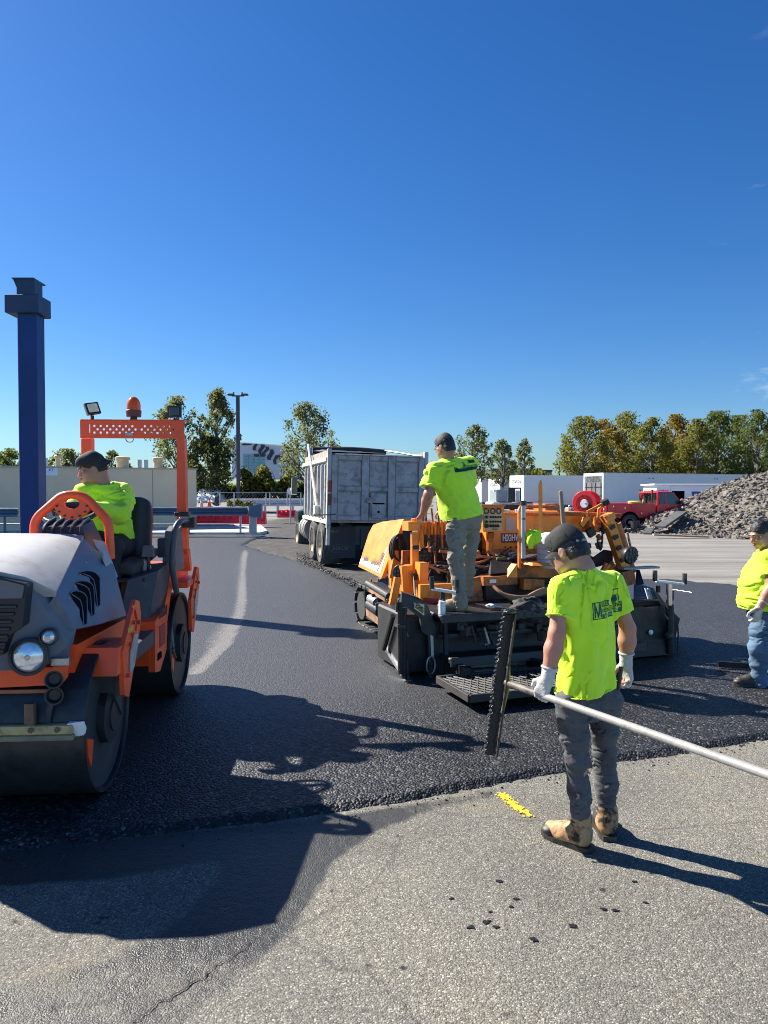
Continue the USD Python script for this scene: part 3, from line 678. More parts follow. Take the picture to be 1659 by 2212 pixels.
for k, (px, pt, w, lf, lb) in enumerate(row):
    tree('tree', lb, px, 1062, pt, w * 1.28, 84 + (k % 3) * 5, lf, 40 + k, nl=7000, size=0.5, bare=0.0 if k else 0.2, clumps=95, group=None)
def hedge(name, label, cat, x0, x1, top, base, Y, leaf, seed, n, size=0.4):
    r = np.random.default_rng(seed); b = at((x0 + x1) / 2, base, Y); w = (x1 - x0) / FPX * Y; H = (base - top) / FPX * Y
    t = thing(name, label, cat, b)
    st = [tube([(x, r.uniform(-.3, .3), 0), (x + r.normal(0, .2), 0, H * .5), (x + r.normal(0, .4), 0, H * .8)], [0.05, .03, .01], 5) for x in np.linspace(-w * .4, w * .4, 7)]
    part(t, 'stems', cat_(st), bark)
    u = r.uniform(-.5, .5, n); hh = H * (0.62 + 0.38 * np.sin(u * 11 + seed) * np.cos(u * 5)) 
    pos = np.c_[u * w, r.normal(0, H * .22, n), hh * r.uniform(0, 1, n) ** .7]
    s = size * r.uniform(.5, 1.1, n); A = r.standard_normal((n, 3)); A /= np.linalg.norm(A, axis=1, keepdims=True); B_ = np.cross(A, r.standard_normal((n, 3))); B_ /= np.linalg.norm(B_, axis=1, keepdims=True)
    q = np.stack([pos - A * s[:, None] * .5, pos + B_ * s[:, None] * .3, pos + A * s[:, None] * .5, pos - B_ * s[:, None] * .3], 1).reshape(-1, 3); i = np.arange(n) * 4
    part(t, 'foliage', TM(q, np.vstack([np.c_[i, i + 1, i + 2], np.c_[i, i + 2, i + 3]])), LEAF[leaf], smooth=False)
hedge('bush', 'yellow green bush in front of the lettered building', 'bush', 525, 640, 1002, 1070, 60, 'olive', 3, 3600)
hedge('bush', 'dark hedge behind the chain link fence left of the truck', 'bush', 425, 660, 1040, 1078, 61, 'dark', 5, 3600)
hedge('bush', 'low olive shrubs behind the middle trailers', 'bush', 1030, 1260, 1012, 1066, 95, 'olive', 7, 3800, 0.6)
hedge('bush', 'long low band of distant trees along the horizon behind everything', 'tree line', 380, 1300, 1034, 1068, 150, 'olive', 17, 9000, 1.1)
hedge('bush', 'dark undergrowth below the right hand tree row', 'bush', 1230, 1700, 985, 1062, 92, 'dark', 8, 7000, 0.65)

# ------------------------------------------------------------------ far buildings
t = thing('office_building', 'far grey and white building with bold dark blackletter shapes and teal glass', 'building', (0, 0, 0))
FY = 115.0
q = lambda zx, zy, Y=FY: at((590 + zx / 10.37) * .864, (1080 + zy / 10.37) * .864, Y)
P_ = [q(-100, 255), q(1420, 360), q(1420, 1200), q(-100, 1200)]
f2 = lambda P: [(p[0], p[2]) for p in P]
part(t, 'facade', plate(f2(P_), 12.0, (0, FY + 12.0, 0), (1, 0, 0), (0, 0, 1)), mat('pale_panels', (0.42, 0.45, 0.50), 0.6, var=0.04, vs=0.4))
part(t, 'parapet', plate(f2([q(-100, 250), q(1420, 355), q(1420, 372), q(-100, 272)]), 0.3, (0, FY - 0.05, 0), (1, 0, 0), (0, 0, 1)), M['white'])
inky = mat('ink_blue_panel', (0.018, 0.02, 0.035), 0.5)
for sh in ([(200, 290), (440, 290), (400, 330), (330, 345), (150, 340)], [(500, 305), (570, 310), (520, 400), (510, 450), (545, 478), (445, 475), (435, 405)], [(570, 308), (745, 325), (750, 385), (650, 530), (660, 572), (600, 572), (570, 490), (650, 380), (655, 330)], [(770, 385), (850, 388), (865, 450), (740, 570), (660, 560), (780, 440)], [(885, 455), (960, 455), (980, 520), (1000, 530), (900, 690), (910, 720), (825, 728), (800, 650), (890, 520)],
           [(470, 575), (600, 575), (600, 640), (485, 640)], [(620, 575), (780, 575), (750, 640), (625, 640)], [(1035, 600), (1195, 605), (1195, 715), (1130, 720), (1125, 630), (1040, 740), (1040, 800), (1060, 835), (990, 840), (960, 740)], [(1270, 725), (1400, 718), (1400, 760), (1320, 765), (1290, 820), (1215, 795)]):
    part(t, 'letter_stroke', plate(f2([q(*s) for s in sh]), 0.12, (0, FY - 0.03, 0), (1, 0, 0), (0, 0, 1)), inky, smooth=False)
teal = mat('teal_glass', (0.10, 0.26, 0.28), 0.12, var=0.08, vs=0.6, spec=0.8)
for i, (xa, xb) in enumerate(((195, 325), (340, 465), (480, 600), (615, 745))):
    for k, (ya, yb) in enumerate(((580, 635), (645, 715), (725, 790), (800, 870), (880, 960), (970, 1060))):
        if i >= 2 and k == 0: continue
        part(t, 'glass_pane', plate(f2([q(xa, ya), q(xb, ya + 3), q(xb, yb + 3), q(xa, yb)]), 0.1, (0, FY - 0.02, 0), (1, 0, 0), (0, 0, 1)), teal, smooth=False)
dkg = mat('dark_green_block', (0.05, 0.07, 0.085), 0.6)
for lb, (a, b, yt, Y) in (('flat dark blue green block between the trees over the trailers', (1062, 1158, 1016, 118)), ('stepped grey block left of the small street lamp', (1146, 1192, 1019, 125))):
    p0, p1 = at(a, yt, Y), at(b, yt, Y)
    t = thing('far_block', lb, 'building', (p0[0], Y, 0))
    part(t, 'wall', bx(0, p1[0] - p0[0], 0, 10, 0, p0[2]), dkg if Y < 120 else mat('grey_block', (0.16, 0.17, 0.18), 0.8))
    part(t, 'parapet', bx(-.1, p1[0] - p0[0] + .1, -.1, 10.1, p0[2], p0[2] + 0.3), dkg)
    for k in range(5):
        u = (k + 0.5) * (p1[0] - p0[0]) / 5
        part(t, 'window', bx(u - 0.5, u + 0.5, -0.05, 0.02, p0[2] - 1.6, p0[2] - 0.5), teal)

# ------------------------------------------------------------------ lamp poles, fence, far rail
def lamp_pole(label, px, pyb, pyt, Y, arm, mt, pr=0.09, thick=0.30):
    b = at(px, pyb, Y); H = at(px, pyt, Y)[2] - b[2]
    t = thing('street_lamp', label, 'street lamp', b)
    part(t, 'pole', box((0, 0, H / 2), (2 * pr, 2 * pr, H), None, 0.02), mt)
    part(t, 'base', bx(-.3, .3, -.3, .3, 0, 0.5, 0.04), conc)
    part(t, 'cross_arm', bx(-arm * .6, arm * .6, -.05, .05, H - .02, H + .08), mt)
    for s in (-1, 1):
        h = part(t, 'lamp_head', bx(s * arm * .35, s * arm, -.22, .22, H + .05, H + .05 + thick, .03), mt)
        part(h, 'sensor', rod((s * arm * .42, 0, H + .05 + thick), (s * arm * .42, 0, H + .17 + thick), .06), mt)
dkp = mat('dark_bronze', (0.035, 0.035, 0.042), 0.5)
lamp_pole('tall dark lamp pole with two heads beside the tallest tree', 515, 1092, 856, 57, 0.78, dkp, 0.13, 0.14)
lamp_pole('small far double lamp above the middle trailer', 1208, 1066, 1005, 100, 0.6, dkp, 0.09, 0.12)
lamp_pole('far thin lamp pole in front of the thin tree', 1090, 1066, 967, 100, 0.9, dkp, 0.1, 0.14)

gal = M['galv']
def fence(label, pts, H, Y0, mesh=True):
    """Posts, top rail and wire mesh between surveyed points."""
    t = thing('chain_fence', label, 'fence', (0, 0, 0)); P = [np.asarray(p, float) for p in pts]
    for p in P: part(t, 'post', rod(p, p + [0, 0, H], 0.035, n=8), gal)
    for a, b in zip(P, P[1:]):
        part(t, 'top_rail', rod(a + [0, 0, H], b + [0, 0, H], 0.026, n=6), gal)
        if mesh:
            ws = []; L = np.linalg.norm(b - a); n = int(L / 0.16); s = 0.004
            for k in range(n):
                for sg in (0, 1):
                    u0 = a + (b - a) * k / n; u1 = a + (b - a) * min(1, (k + H / 0.16 * .7) / n) if sg == 0 else a + (b - a) * max(0, (k - H / .16 * .7) / n)
                    fr = np.linalg.norm(u1 - u0) / (H * .7) if H else 1
                    top = u1 + [0, 0, H * min(1, fr)]
                    ws.append(quadstrip([u0 - [s, 0, 0], top - [s, 0, 0]], [u0 + [s, 0, 0], top + [s, 0, 0]]))
            part(t, 'wire_mesh', cat_(ws), gal, kind='stuff', smooth=False)
fence('grey chain link fence in front of the white van and the bushes', [at(px, 1092, 44.5) for px in (424, 436, 475, 506, 575, 583, 621, 650)], (1092 - 1064) / FPX * 44.5, 44.5)
fence('grey chain link fence along the white trailers', [at(px, 1112, 52) for px in (1040, 1085, 1130, 1182, 1240, 1300, 1362, 1420, 1480, 1545, 1620)], (1112 - 1084) / FPX * 52, 52)
t = thing('far_rail', 'far grey guard rail behind the chain link fence left of the truck', 'guard rail', (0, 0, 0))
pa, pb = at(500, 1087, 49), at(668, 1090, 49)
wbeam(pa[:2], pb[:2], pa[2] + 0.05, gal, t, h=0.5)
for px in (508, 540, 572, 600, 632): p = at(px, 1100, 49.1); part(t, 'rail_post', bx(p[0] - .08, p[0] + .08, 49.1, 49.25, 0.2, pa[2] + .2), gal)
# white disc sign on thin post by the truck mirror
p0, p1 = at(726 * .864, 1258 * .864, 36), at(726 * .864, 1228 * .864, 36)
t = thing('round_sign', 'small white round sign on a thin post by the truck mirror', 'sign', (p1[0], 36, 0.28))
hh = at(627, 1061, 36)[2] - .28; part(t, 'post', rod((0, 0, 0), (0, 0, hh), .03), gal); part(t, 'disc', rod((0, -.04, hh), (0, -.02, hh), .17, n=20), M['white'])
# planted patch at the lamp pole foot
hedge('weed_patch', 'tuft of weeds on the low kerbed bed at the lamp pole foot', 'weeds', 492, 545, 1078, 1093, 46, 'olive', 9, 900, 0.25)
# cones
cone_m = mat('cone_orange', (0.75, 0.10, 0.02), 0.5)
for lb, px, py, Y, mt in (('orange cone right of the white van', 452, 1092, 41, cone_m), ('faded cone in front of the white van', 435, 1093, 42, mat('cone_faded', (0.6, 0.4, 0.3), 0.6))):
    b = at(px, py + 3, Y); t = thing('traffic_cone', lb, 'traffic cone', b, 0)
    part(t, 'base', bx(-.17, .17, -.17, .17, 0, .03, .01), mt); part(t, 'cone_body', rod((0, 0, .03), (0, 0, .5), .12, .03), mt); part(t, 'band', rod((0, 0, .28), (0, 0, .36), .079, .062), M['white'])
# ------------------------------------------------------------------ tandem roller (x right, y towards its rear, front drum at y = 0)
orange = mat('roller_orange', (0.90, 0.085, 0.014), 0.42, var=0.08, vs=3, dirt=(0.30, 0.06, 0.03), da=0.4, ds=4.5, dt=(0.52, 0.72), coat=0.15)
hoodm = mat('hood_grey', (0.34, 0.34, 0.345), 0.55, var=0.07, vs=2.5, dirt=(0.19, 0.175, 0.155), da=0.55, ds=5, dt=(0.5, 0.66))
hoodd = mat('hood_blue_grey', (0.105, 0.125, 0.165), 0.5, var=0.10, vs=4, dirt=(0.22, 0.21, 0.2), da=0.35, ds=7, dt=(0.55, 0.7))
drumm = mat('drum_steel', (0.055, 0.056, 0.058), 0.38, metal=0.7, var=0.25, vs=3, dirt=(0.025, 0.024, 0.023), da=0.8, ds=3)
drums = mat('drum_side', (0.045, 0.047, 0.05), 0.5, metal=0.4, var=0.25, vs=4, dirt=(0.10, 0.095, 0.09), da=0.4, ds=8)
seatm = mat('seat_vinyl', (0.02, 0.02, 0.022), 0.5, var=0.3, vs=8, bump=0.2, bs=30)
fend = mat('dark_fender', (0.045, 0.05, 0.06), 0.6, var=0.2, vs=5, dirt=(0.12, 0.11, 0.1), da=0.4, ds=5)
brass = mat('scraper_bar', (0.42, 0.34, 0.17), 0.55, metal=0.4, var=0.25, vs=8, dirt=(0.08, 0.07, 0.05), da=0.7, ds=9)
R = thing('tandem_roller', 'orange and grey tandem road roller with an open roll bar, carrying a seated operator', 'road roller', (-2.24, 4.49, 0.036), 3.94)
HW, DR, WB = 0.75, 0.455, 2.18
CX = -.20
def drum(y, nm):
    r = DR
    prof = [(r - .05, -HW + .10), (r - .03, -HW + 0.0), (r - .004, -HW), (r, -HW + .012), (r, HW - .012), (r - .004, HW), (r - .022, HW), (r - .03, HW - .02), (r - .035, HW - .16)]
    d = part(R, 'drum', lathe(prof, 72, (CX, y, r), (1, 0, 0)), drumm, smooth=40)
    for s in (-1, 1):
        part(d, 'side_plate', lathe([(0, 0), (r - .03, 0), (r - .03, .012), (0, .012)], 48, (CX + s * (HW - .04), y, r), (1, 0, 0)), drums)
        part(d, 'hub', lathe([(0, 0), (.17, 0), (.17, .05), (.10, .06), (.10, .07), (0, .07)], 24, (CX + s * (HW - .03), y, r), (s, 0, 0)), mat('hub_black', (0.02, 0.02, 0.022), 0.55, var=.3))
        part(d, 'wedge_plate', plate([(-.405, -.02), (-.30, -.06), (-.34, -.20), (-.395, -.13)], .02, (CX + s * (HW - .02), y, r), (0, 1, 0), (0, 0, 1)), orange)
    return d
drum(0, 'front'); drum(WB, 'rear')

# front frame: cross bumper, chassis, outer fork plates
part(R, 'bumper', hull([(-.90, -.40, .70), (.36, -.40, .74), (.42, -.33, .74), (.42, -.33, .86), (.36, -.40, .84), (-.90, -.40, .82), (-.90, -.1, .7), (.42, -.1, .74), (.42, -.1, .86), (-.90, -.1, .82)]), orange)
part(R, 'bumper_lip', bx(-.90, .36, -.415, -.40, .70, .72), mat('rusty_edge', (0.35, 0.12, 0.05), .7))
part(R, 'chassis', hull([(-.9, -.32, .95), (.47, -.32, .95), (.5, .55, .95), (-.9, .55, .95), (-.9, -.3, .80), (.42, -.3, .80), (.5, .5, .80), (-.9, .5, .80)]), orange)
part(R, 'fork_bracket', hull([(.40, -.30, .60), (.44, -.30, .60), (.44, -.1, .60), (.40, -.1, .6), (.40, -.32, .93), (.46, -.32, .93), (.46, .1, .93), (.40, .1, .93)]), orange)
part(R, 'step_box', hull([(.45, -.22, .74), (.66, -.22, .74), (.66, .16, .74), (.45, .16, .74), (.45, -.18, .90), (.66, -.18, .90), (.66, .14, .90), (.45, .14, .90)]), orange)
def fork(y0, nm, s=1):
    o = Polygon([(-.13, .86), (-.10, .60), (-.02, .57), (.06, .68), (.24, .93), (.27, 1.02), (.24, 1.10), (.16, 1.12), (.06, 1.04)]).buffer(.012)
    o = o.difference(LineString([(.135, 1.055), (.175, 1.0), (.155, .955)]).buffer(.022))
    f = part(R, 'fork_plate', plate(o, .028, (s * .655, y0, 0), (0, 1, 0), (0, 0, 1), centre=True), orange)
    part(f, 'reflector', plate(rounded_poly([(-.02, .70), (.08, .72), (.17, .84), (.17, .92), (.08, .92), (.0, .84)], .02), .006, (s * .672, y0, 0), (0, 1, 0), (0, 0, 1)), mat('scuffed_plate', (0.42, 0.42, 0.38), .5, metal=.4, var=.3, vs=14))
    for p in ((.09, 1.0), (.0, .88), (.20, .98), (.05, .93), (-.06, .70)):
        part(f, 'bolt', rod((s * .665, y0 + p[0], p[1]), (s * .685, y0 + p[0], p[1]), .014, n=6), mat('bolt_red', (0.45, 0.06, 0.03), .5))
    return f
f1 = fork(0.02, 'front'); fork(0.02, 'front', -1.61)
part(R, 'arm', hull([(.50, -.08, .60), (.60, -.08, .60), (.60, .10, .42), (.50, .10, .42), (.50, .08, .78), (.60, .08, .78), (.50, -.06, .78), (.60, -.06, .78)]), mat('arm_black', (0.03, 0.03, 0.032), .5, var=.3))
f2_ = fork(WB - .02, 'rear'); fork(WB - .02, 'rear', -1.61)
# hood
HT = [(-.785, -.40, 1.265), (.385, -.40, 1.265), (.235, .52, 1.525), (-.635, .52, 1.525)]
sh = 0.03
part(R, 'hood', hull([(x, y, z) for x, y, z in HT] + [(x, y, z - sh) for x, y, z in HT] + [(.25, -.47, 1.355), (-.65, -.47, 1.365), (.10, -.53, 1.40), (-.10, -.57, 1.415), (-.45, -.57, 1.415), (-.35, .1, 1.50), (.10, .1, 1.485), (-.3, .5, 1.545), (.1, .5, 1.54)]), hoodm, smooth=50)
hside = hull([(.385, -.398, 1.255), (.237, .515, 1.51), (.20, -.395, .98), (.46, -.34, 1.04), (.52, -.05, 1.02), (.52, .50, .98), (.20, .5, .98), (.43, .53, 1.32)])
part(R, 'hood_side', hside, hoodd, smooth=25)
def roller_local(d):
    a = math.radians(-3.94); c, s_ = math.cos(a), math.sin(a); return np.array([d[0] * c - d[1] * s_, d[0] * s_ + d[1] * c, d[2]])
def cast(mesh, px, py, lift=.003):
    """Where the sight line to a surveyed detail meets a panel of the roller."""
    o = roller_local(EYE - np.array([-2.24, 4.49, .036])); d = roller_local(ray(px, py)); V = mesh.vertices[mesh.faces]; e1, e2 = V[:, 1] - V[:, 0], V[:, 2] - V[:, 0]
    p = np.cross(d, e2); det = (e1 * p).sum(1); ok = np.abs(det) > 1e-12; inv = 1 / np.where(ok, det, 1); t_ = o - V[:, 0]; u = (t_ * p).sum(1) * inv; q = np.cross(t_, e1); v = (q * d).sum(1) * inv; t = (e2 * q).sum(1) * inv
    h = ok & (u >= -1e-6) & (v >= -1e-6) & (u + v <= 1 + 1e-6) & (t > 0)
    if not h.any(): return None
    k = np.argmin(np.where(h, t, 1e9)); n = np.cross(e1[k], e2[k]); n /= np.linalg.norm(n)
    return o + d * t[k] + n * lift
for poly in ([(585, 1400), (612, 1390), (640, 1385), (672, 1388), (700, 1398), (722, 1415), (735, 1440), (738, 1540), (738, 1640), (718, 1650), (708, 1560), (700, 1500), (690, 1455), (660, 1425), (625, 1413)],
             [(555, 1475), (578, 1464), (605, 1458), (640, 1463), (668, 1475), (688, 1500), (696, 1600), (697, 1710), (675, 1720), (670, 1620), (664, 1560), (652, 1518), (625, 1498), (590, 1484)],
             [(512, 1550), (535, 1538), (562, 1532), (595, 1540), (620, 1553), (640, 1585), (642, 1690), (640, 1780), (615, 1782), (610, 1700), (602, 1640), (588, 1602), (560, 1580), (530, 1562)]):
    P_ = [cast(hside, x * .29165, 829.4 + y * .29165) for x, y in poly]
    if any(p is None for p in P_): P_ = [p for p in P_ if p is not None]
    if len(P_) < 6: continue
    P_ = np.array(P_); tri = trimesh.creation.triangulate_polygon(Polygon([(x, -y) for x, y in poly[:len(P_)]]), engine='earcut')
    lv = part(R, 'louvre', TM(P_[:len(tri[0])], tri[1]) if len(tri[0]) == len(P_) else hull(P_), M['dark'], smooth=False)
    part(lv, 'rim', tube(P_, .0045, 6, closed=True), hoodd, smooth=50)
part(R, 'hood_cheek', hull([(.29, .54, 1.50), (.40, .40, 1.36), (.45, .46, 1.22), (.45, .56, 1.24), (.36, .57, 1.48)]), hoodm)
# front face: dark grille, cheek with two lights
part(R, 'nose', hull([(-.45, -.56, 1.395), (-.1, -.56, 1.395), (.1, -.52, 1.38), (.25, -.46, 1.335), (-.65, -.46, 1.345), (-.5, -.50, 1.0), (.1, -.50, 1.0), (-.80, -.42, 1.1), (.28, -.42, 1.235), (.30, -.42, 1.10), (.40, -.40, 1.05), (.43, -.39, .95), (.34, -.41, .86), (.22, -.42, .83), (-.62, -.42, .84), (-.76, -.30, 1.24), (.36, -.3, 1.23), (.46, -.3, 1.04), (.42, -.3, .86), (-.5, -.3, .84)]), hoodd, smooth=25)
gr_ = part(R, 'grille', plate(rounded_poly([(-.60, .94), (.15, .94), (.19, 1.05), (.26, 1.10), (.285, 1.325), (.10, 1.375), (-.50, 1.375), (-.66, 1.335)], .015), .09, (0, -.455, 0), (1, 0, 0), (0, 0, 1)), mat('grille_black', (0.012, 0.013, 0.016), .35), smooth=False)
for k in range(7): part(gr_, 'slat', bx(-.60, .16 + .012 * k, -.56, -.545, .955 + k * .040, .975 + k * .040, .004), mat('slat_black', (0.02, 0.022, 0.026), .3))
part(gr_, 'top_panel', plate(rounded_poly([(-.62, 1.25), (.262, 1.25), (.276, 1.318), (.10, 1.365), (-.50, 1.365), (-.62, 1.328)], .008), .012, (0, -.545, 0), (1, 0, 0), (0, 0, 1)), mat('grey_gloss', (0.10, 0.11, 0.12), .15, var=.1), smooth=False)
def headlamp(x, z, r, nm):
    h = part(R, nm, lathe([(0, .0), (r * 1.18, .0), (r * 1.18, .03), (r * 1.0, .035), (r * .98, .02)], 28, (x, -.462, z), (.12, -1, .05)), M['black'])
    part(h, 'lens', lathe([(0, .042), (r * .5, .038), (r * .85, .028), (r * .98, .016), (r * .98, .01), (0, .01)], 28, (x, -.462, z), (.12, -1, .05)), M['lens'], smooth=50)
    part(h, 'bulb', ball((x + .004, -.505, z), (.016, .008, .016), 1), mat('amber_glow', (0.6, .5, .35), .2))
headlamp(.262, .918, .088, 'headlamp'); headlamp(.37, 1.025, .042, 'indicator_lamp')
part(R, 'hinge', bx(.36, .46, -.43, -.40, .85, .90, .006), M['steel'])
for z in (.78, .69): part(R, 'horn', lathe([(0, 0), (.03, 0), (.045, .05), (.05, .07), (.042, .07), (.03, .03), (0, .03)], 20, (.375, -.40, z), (.25, -1, .1)), M['plastic'])
part(R, 'hose_clamp', tube(curve([(.37, -.45, .66), (.36, -.46, .60), (.355, -.455, .54)], 5), .016, 8), M['rubber'])
# spray and scraper bar before the drum
part(R, 'scraper_bar', bx(-.95, .50, -.50, -.455, .49, .545, .006), brass)
part(R, 'scraper_lip', bx(-.95, .50, -.495, -.44, .455, .488, .004), mat('scraper_dull', (0.20, 0.17, 0.10), .7, var=.3, vs=9))
for x in (.10, .28, .42): part(R, 'scraper_bolt', rod((x, -.505, .52), (x, -.512, .52), .016, n=6), M['rust'])
part(R, 'scraper_clip', hull([(.47, -.50, .55), (.56, -.49, .56), (.56, -.45, .51), (.50, -.44, .44), (.54, -.44, .44), (.47, -.45, .55)]), M['white'])
part(R, 'scraper_hanger', bx(.24, .29, -.49, -.45, .54, .66), M['rust'])
part(R, 'under_hood', bx(-.5, .42, -.25, .45, .72, .82), M['dark'])

# middle and rear body
part(R, 'floor', hull([(-.9, .5, .62), (.52, .5, .62), (.52, 1.75, .62), (-.9, 1.75, .62), (-.9, .5, .72), (.52, .5, .72), (.52, 1.75, .74), (-.9, 1.75, .74)]), fend)
part(R, 'centre_joint', bx(-.2, .2, .5, 1.3, .35, .62), M['black'])
part(R, 'dash_pod', hull([(-.10, .62, 1.48), (.22, .62, 1.48), (.24, .95, 1.44), (-.13, .95, 1.44), (-.08, .66, 1.58), (.18, .66, 1.58), (.19, .86, 1.62), (-.08, .86, 1.62), (.0, .62, 1.2), (.15, .62, 1.2), (.0, .8, .8), (.15, .8, .8)]), M['plastic'], smooth=45)
for k in range(5): part(R, 'pod_rib', tube(curve([(-.08 + .065 * k, .62, 1.50), (-.075 + .062 * k, .68, 1.59), (-.07 + .06 * k, .85, 1.63)], 4), .012, 6), M['plastic'])
part(R, 'dash_cowl', hull([(-.3, .56, 1.38), (.30, .56, 1.38), (.30, .72, 1.42), (-.3, .72, 1.42), (-.3, .55, 1.0), (.3, .55, 1.0), (.3, .7, 1.), (-.3, .7, 1.)]), fend)
# front guard arch with its round lug plate
arch = rounded([(-.12, .60, 1.44), (-.12, .60, 1.63), (.065, .60, 1.795), (.14, .60, 1.805), (.22, .60, 1.79), (.38, .60, 1.62), (.39, .60, 1.36)], .06, 6)
ga = part(R, 'guard_arch', cat_([tube(arch, .030, 10)]), orange, smooth=50)
part(ga, 'lug_plate', plate(Polygon([(.14 + .105 * math.cos(a) * 1.12, 1.725 + .092 * math.sin(a)) for a in np.linspace(0, 2 * np.pi, 33)[:-1]], [[(.137 + .052 * math.cos(a), 1.74 + .036 * math.sin(a)) for a in np.linspace(0, 2 * np.pi, 25)[:-1]]]), .03, (0, .615, 0), (1, 0, 0), (0, 0, 1)), orange)
for k in range(7):
    a = math.pi * (1.0 + k / 6); part(ga, 'bolt', rod((.14 + .10 * math.cos(a), .575, 1.725 + .078 * math.sin(a)), (.14 + .10 * math.cos(a), .59, 1.725 + .078 * math.sin(a)), .008, n=6), M['black'])
# steering wheel
a = np.linspace(0, 2 * np.pi, 33)[:-1]
SWC, SWT = np.array([-.02, 1.02, 1.665]), rotx(22)
ring = np.c_[.185 * np.cos(a), .185 * np.sin(a), 0 * a] @ SWT.T + SWC
sw = part(R, 'steering_wheel', tube(ring, .018, 8, closed=True), M['plastic'], smooth=50)
for k in range(3): part(sw, 'spoke', tube([SWC - [0, 0, .04], SWC + np.array([.18 * math.cos(2.1 * k + .5), .18 * math.sin(2.1 * k + .5), 0]) @ SWT.T], .02, 8), M['plastic'], smooth=50)
part(sw, 'hub', ball(SWC - [0, 0, .03], (.055, .055, .035)), M['plastic'], smooth=True)
part(sw, 'column', tube([SWC - [0, 0, .05], (-.03, .80, 1.45)], .035, 8), M['black'])
# seat
def cushion(c, s, Rm, amp=.02, nx=4):
    m = trimesh.creation.box(extents=(1, 1, 1)).subdivide().subdivide().subdivide().subdivide()
    v = m.vertices * 2; p = 5.0; l = (np.abs(v) ** p).sum(1) ** (1 / p); v = v / l[:, None]
    v = v * np.asarray(s) / 2; v[:, 2] += amp * .35 * np.cos(v[:, 0] / s[0] * nx * 2 * np.pi)
    return TM(v @ np.asarray(Rm).T + c, m.faces)
part(R, 'seat', cushion((.12, 1.72, 1.20), (.48, .48, .15), np.eye(3)), seatm, smooth=True)
part(R, 'seat_back', cushion((.12, 1.99, 1.48), (.44, .60, .13), rotx(80) @ np.eye(3)), seatm, smooth=True)
part(R, 'seat_base', hull([(-.08, 1.5, 1.12), (.36, 1.5, 1.12), (.36, 1.95, 1.12), (-.08, 1.95, 1.12), (-.05, 1.55, .74), (.34, 1.55, .74), (.34, 1.95, .74), (-.05, 1.95, .74)]), M['black'])
part(R, 'seat_tray', bx(-.08, .42, 1.42, 1.62, 1.09, 1.13, .01), M['plastic'])
part(R, 'armrest', tube(curve([(.37, 1.98, 1.30), (.40, 1.8, 1.30), (.40, 1.62, 1.28)], 4), .035, 8), seatm)
part(R, 'control_lever', tube([(.40, 1.62, 1.06), (.405, 1.58, 1.30)], .014, 8), M['black'])
part(R, 'lever_knob', hull([(.36, 1.55, 1.29), (.45, 1.55, 1.29), (.45, 1.63, 1.29), (.36, 1.63, 1.29), (.37, 1.56, 1.38), (.44, 1.56, 1.38), (.44, 1.62, 1.38), (.37, 1.62, 1.38)]), mat('grey_knob', (.10, .10, .10), .6))
part(R, 'water_bottle', lathe([(0, 0), (.05, 0), (.05, .14), (.03, .17), (.03, .2), (0, .2)], 16, (.36, 1.66, 1.06)), mat('cloudy_plastic', (.5, .5, .47), .35))
# rear frame
part(R, 'rear_frame', plate(rounded_poly([(1.28, .40), (1.45, .37), (1.70, .50), (1.72, .72), (1.88, .95), (2.05, 1.02), (2.40, 1.02), (2.62, .90), (2.66, 1.12), (2.3, 1.22), (2.0, 1.22), (1.90, 1.20), (1.75, .98), (1.62, .86), (1.30, .80)], .015), .05, (.50, 0, 0), (0, 1, 0), (0, 0, 1), centre=True), orange)
part(R, 'frame_box', hull([(-.9, 1.28, .45), (.48, 1.28, .45), (.48, 1.62, .55), (-.9, 1.62, .55), (-.9, 1.28, .8), (.48, 1.28, .8), (.48, 1.62, .85), (-.9, 1.62, .85)]), orange)
part(R, 'frame_recess', bx(.50, .532, 1.43, 1.62, .56, .74, .008), mat('recess_red', (0.33, 0.03, 0.018), .6))
part(R, 'frame_pocket', bx(.50, .535, 1.36, 1.48, .47, .53, .008), M['dark'])
part(R, 'maker_lettering', text('HAMM', .075, (.528, 1.42, .80), (0, 1, 0), (0, .18, 1), .004, .27), mat('dark_decal', (.09, .02, .02), .6))
part(R, 'rear_shelf', bx(.50, .66, 1.95, 2.45, .98, 1.04, .01), orange)
part(R, 'rear_cover', hull([(-.9, 1.9, 1.2), (.45, 1.9, 1.2), (.45, 2.7, 1.15), (-.9, 2.7, 1.15), (-.9, 1.9, 1.0), (.45, 1.9, 1.0), (.45, 2.7, 1.0), (-.9, 2.7, 1.0)]), orange)
part(R, 'fender', hull([(.30, 1.35, 1.12), (.50, 1.52, 1.18), (.52, 1.80, 1.22), (.52, 1.90, .95), (.50, 1.62, .80), (.45, 1.35, .74), (.22, 1.35, .74), (.3, 1.9, 1.2), (.3, 1.9, .8)]), fend, smooth=40)
part(R, 'side_console', hull([(.44, 1.90, 1.13), (.56, 1.90, 1.13), (.58, 2.18, 1.13), (.44, 2.18, 1.13), (.46, 1.96, 1.48), (.55, 1.96, 1.48), (.57, 2.14, 1.52), (.46, 2.14, 1.52)]), mat('console_grey', (.10, .10, .105), .6, var=.2, dirt=(.2, .19, .17), da=.4))
part(R, 'lamp_block', bx(.40, .48, 1.92, 2.02, 1.25, 1.42, .01), mat('console_black', (.04, .042, .05), .5))
part(R, 'grab_rail', tube(rounded([(.62, 2.20, 1.565), (.60, 1.92, 1.575), (.57, 1.84, 1.52), (.555, 1.76, 1.20), (.58, 1.84, .96)], .09, 6), .026, 10), mat('rail_dark', (.06, .065, .075), .4), smooth=50)
part(R, 'rail_clamp', bx(.54, .68, 2.14, 2.26, 1.50, 1.60, .01), M['black'])
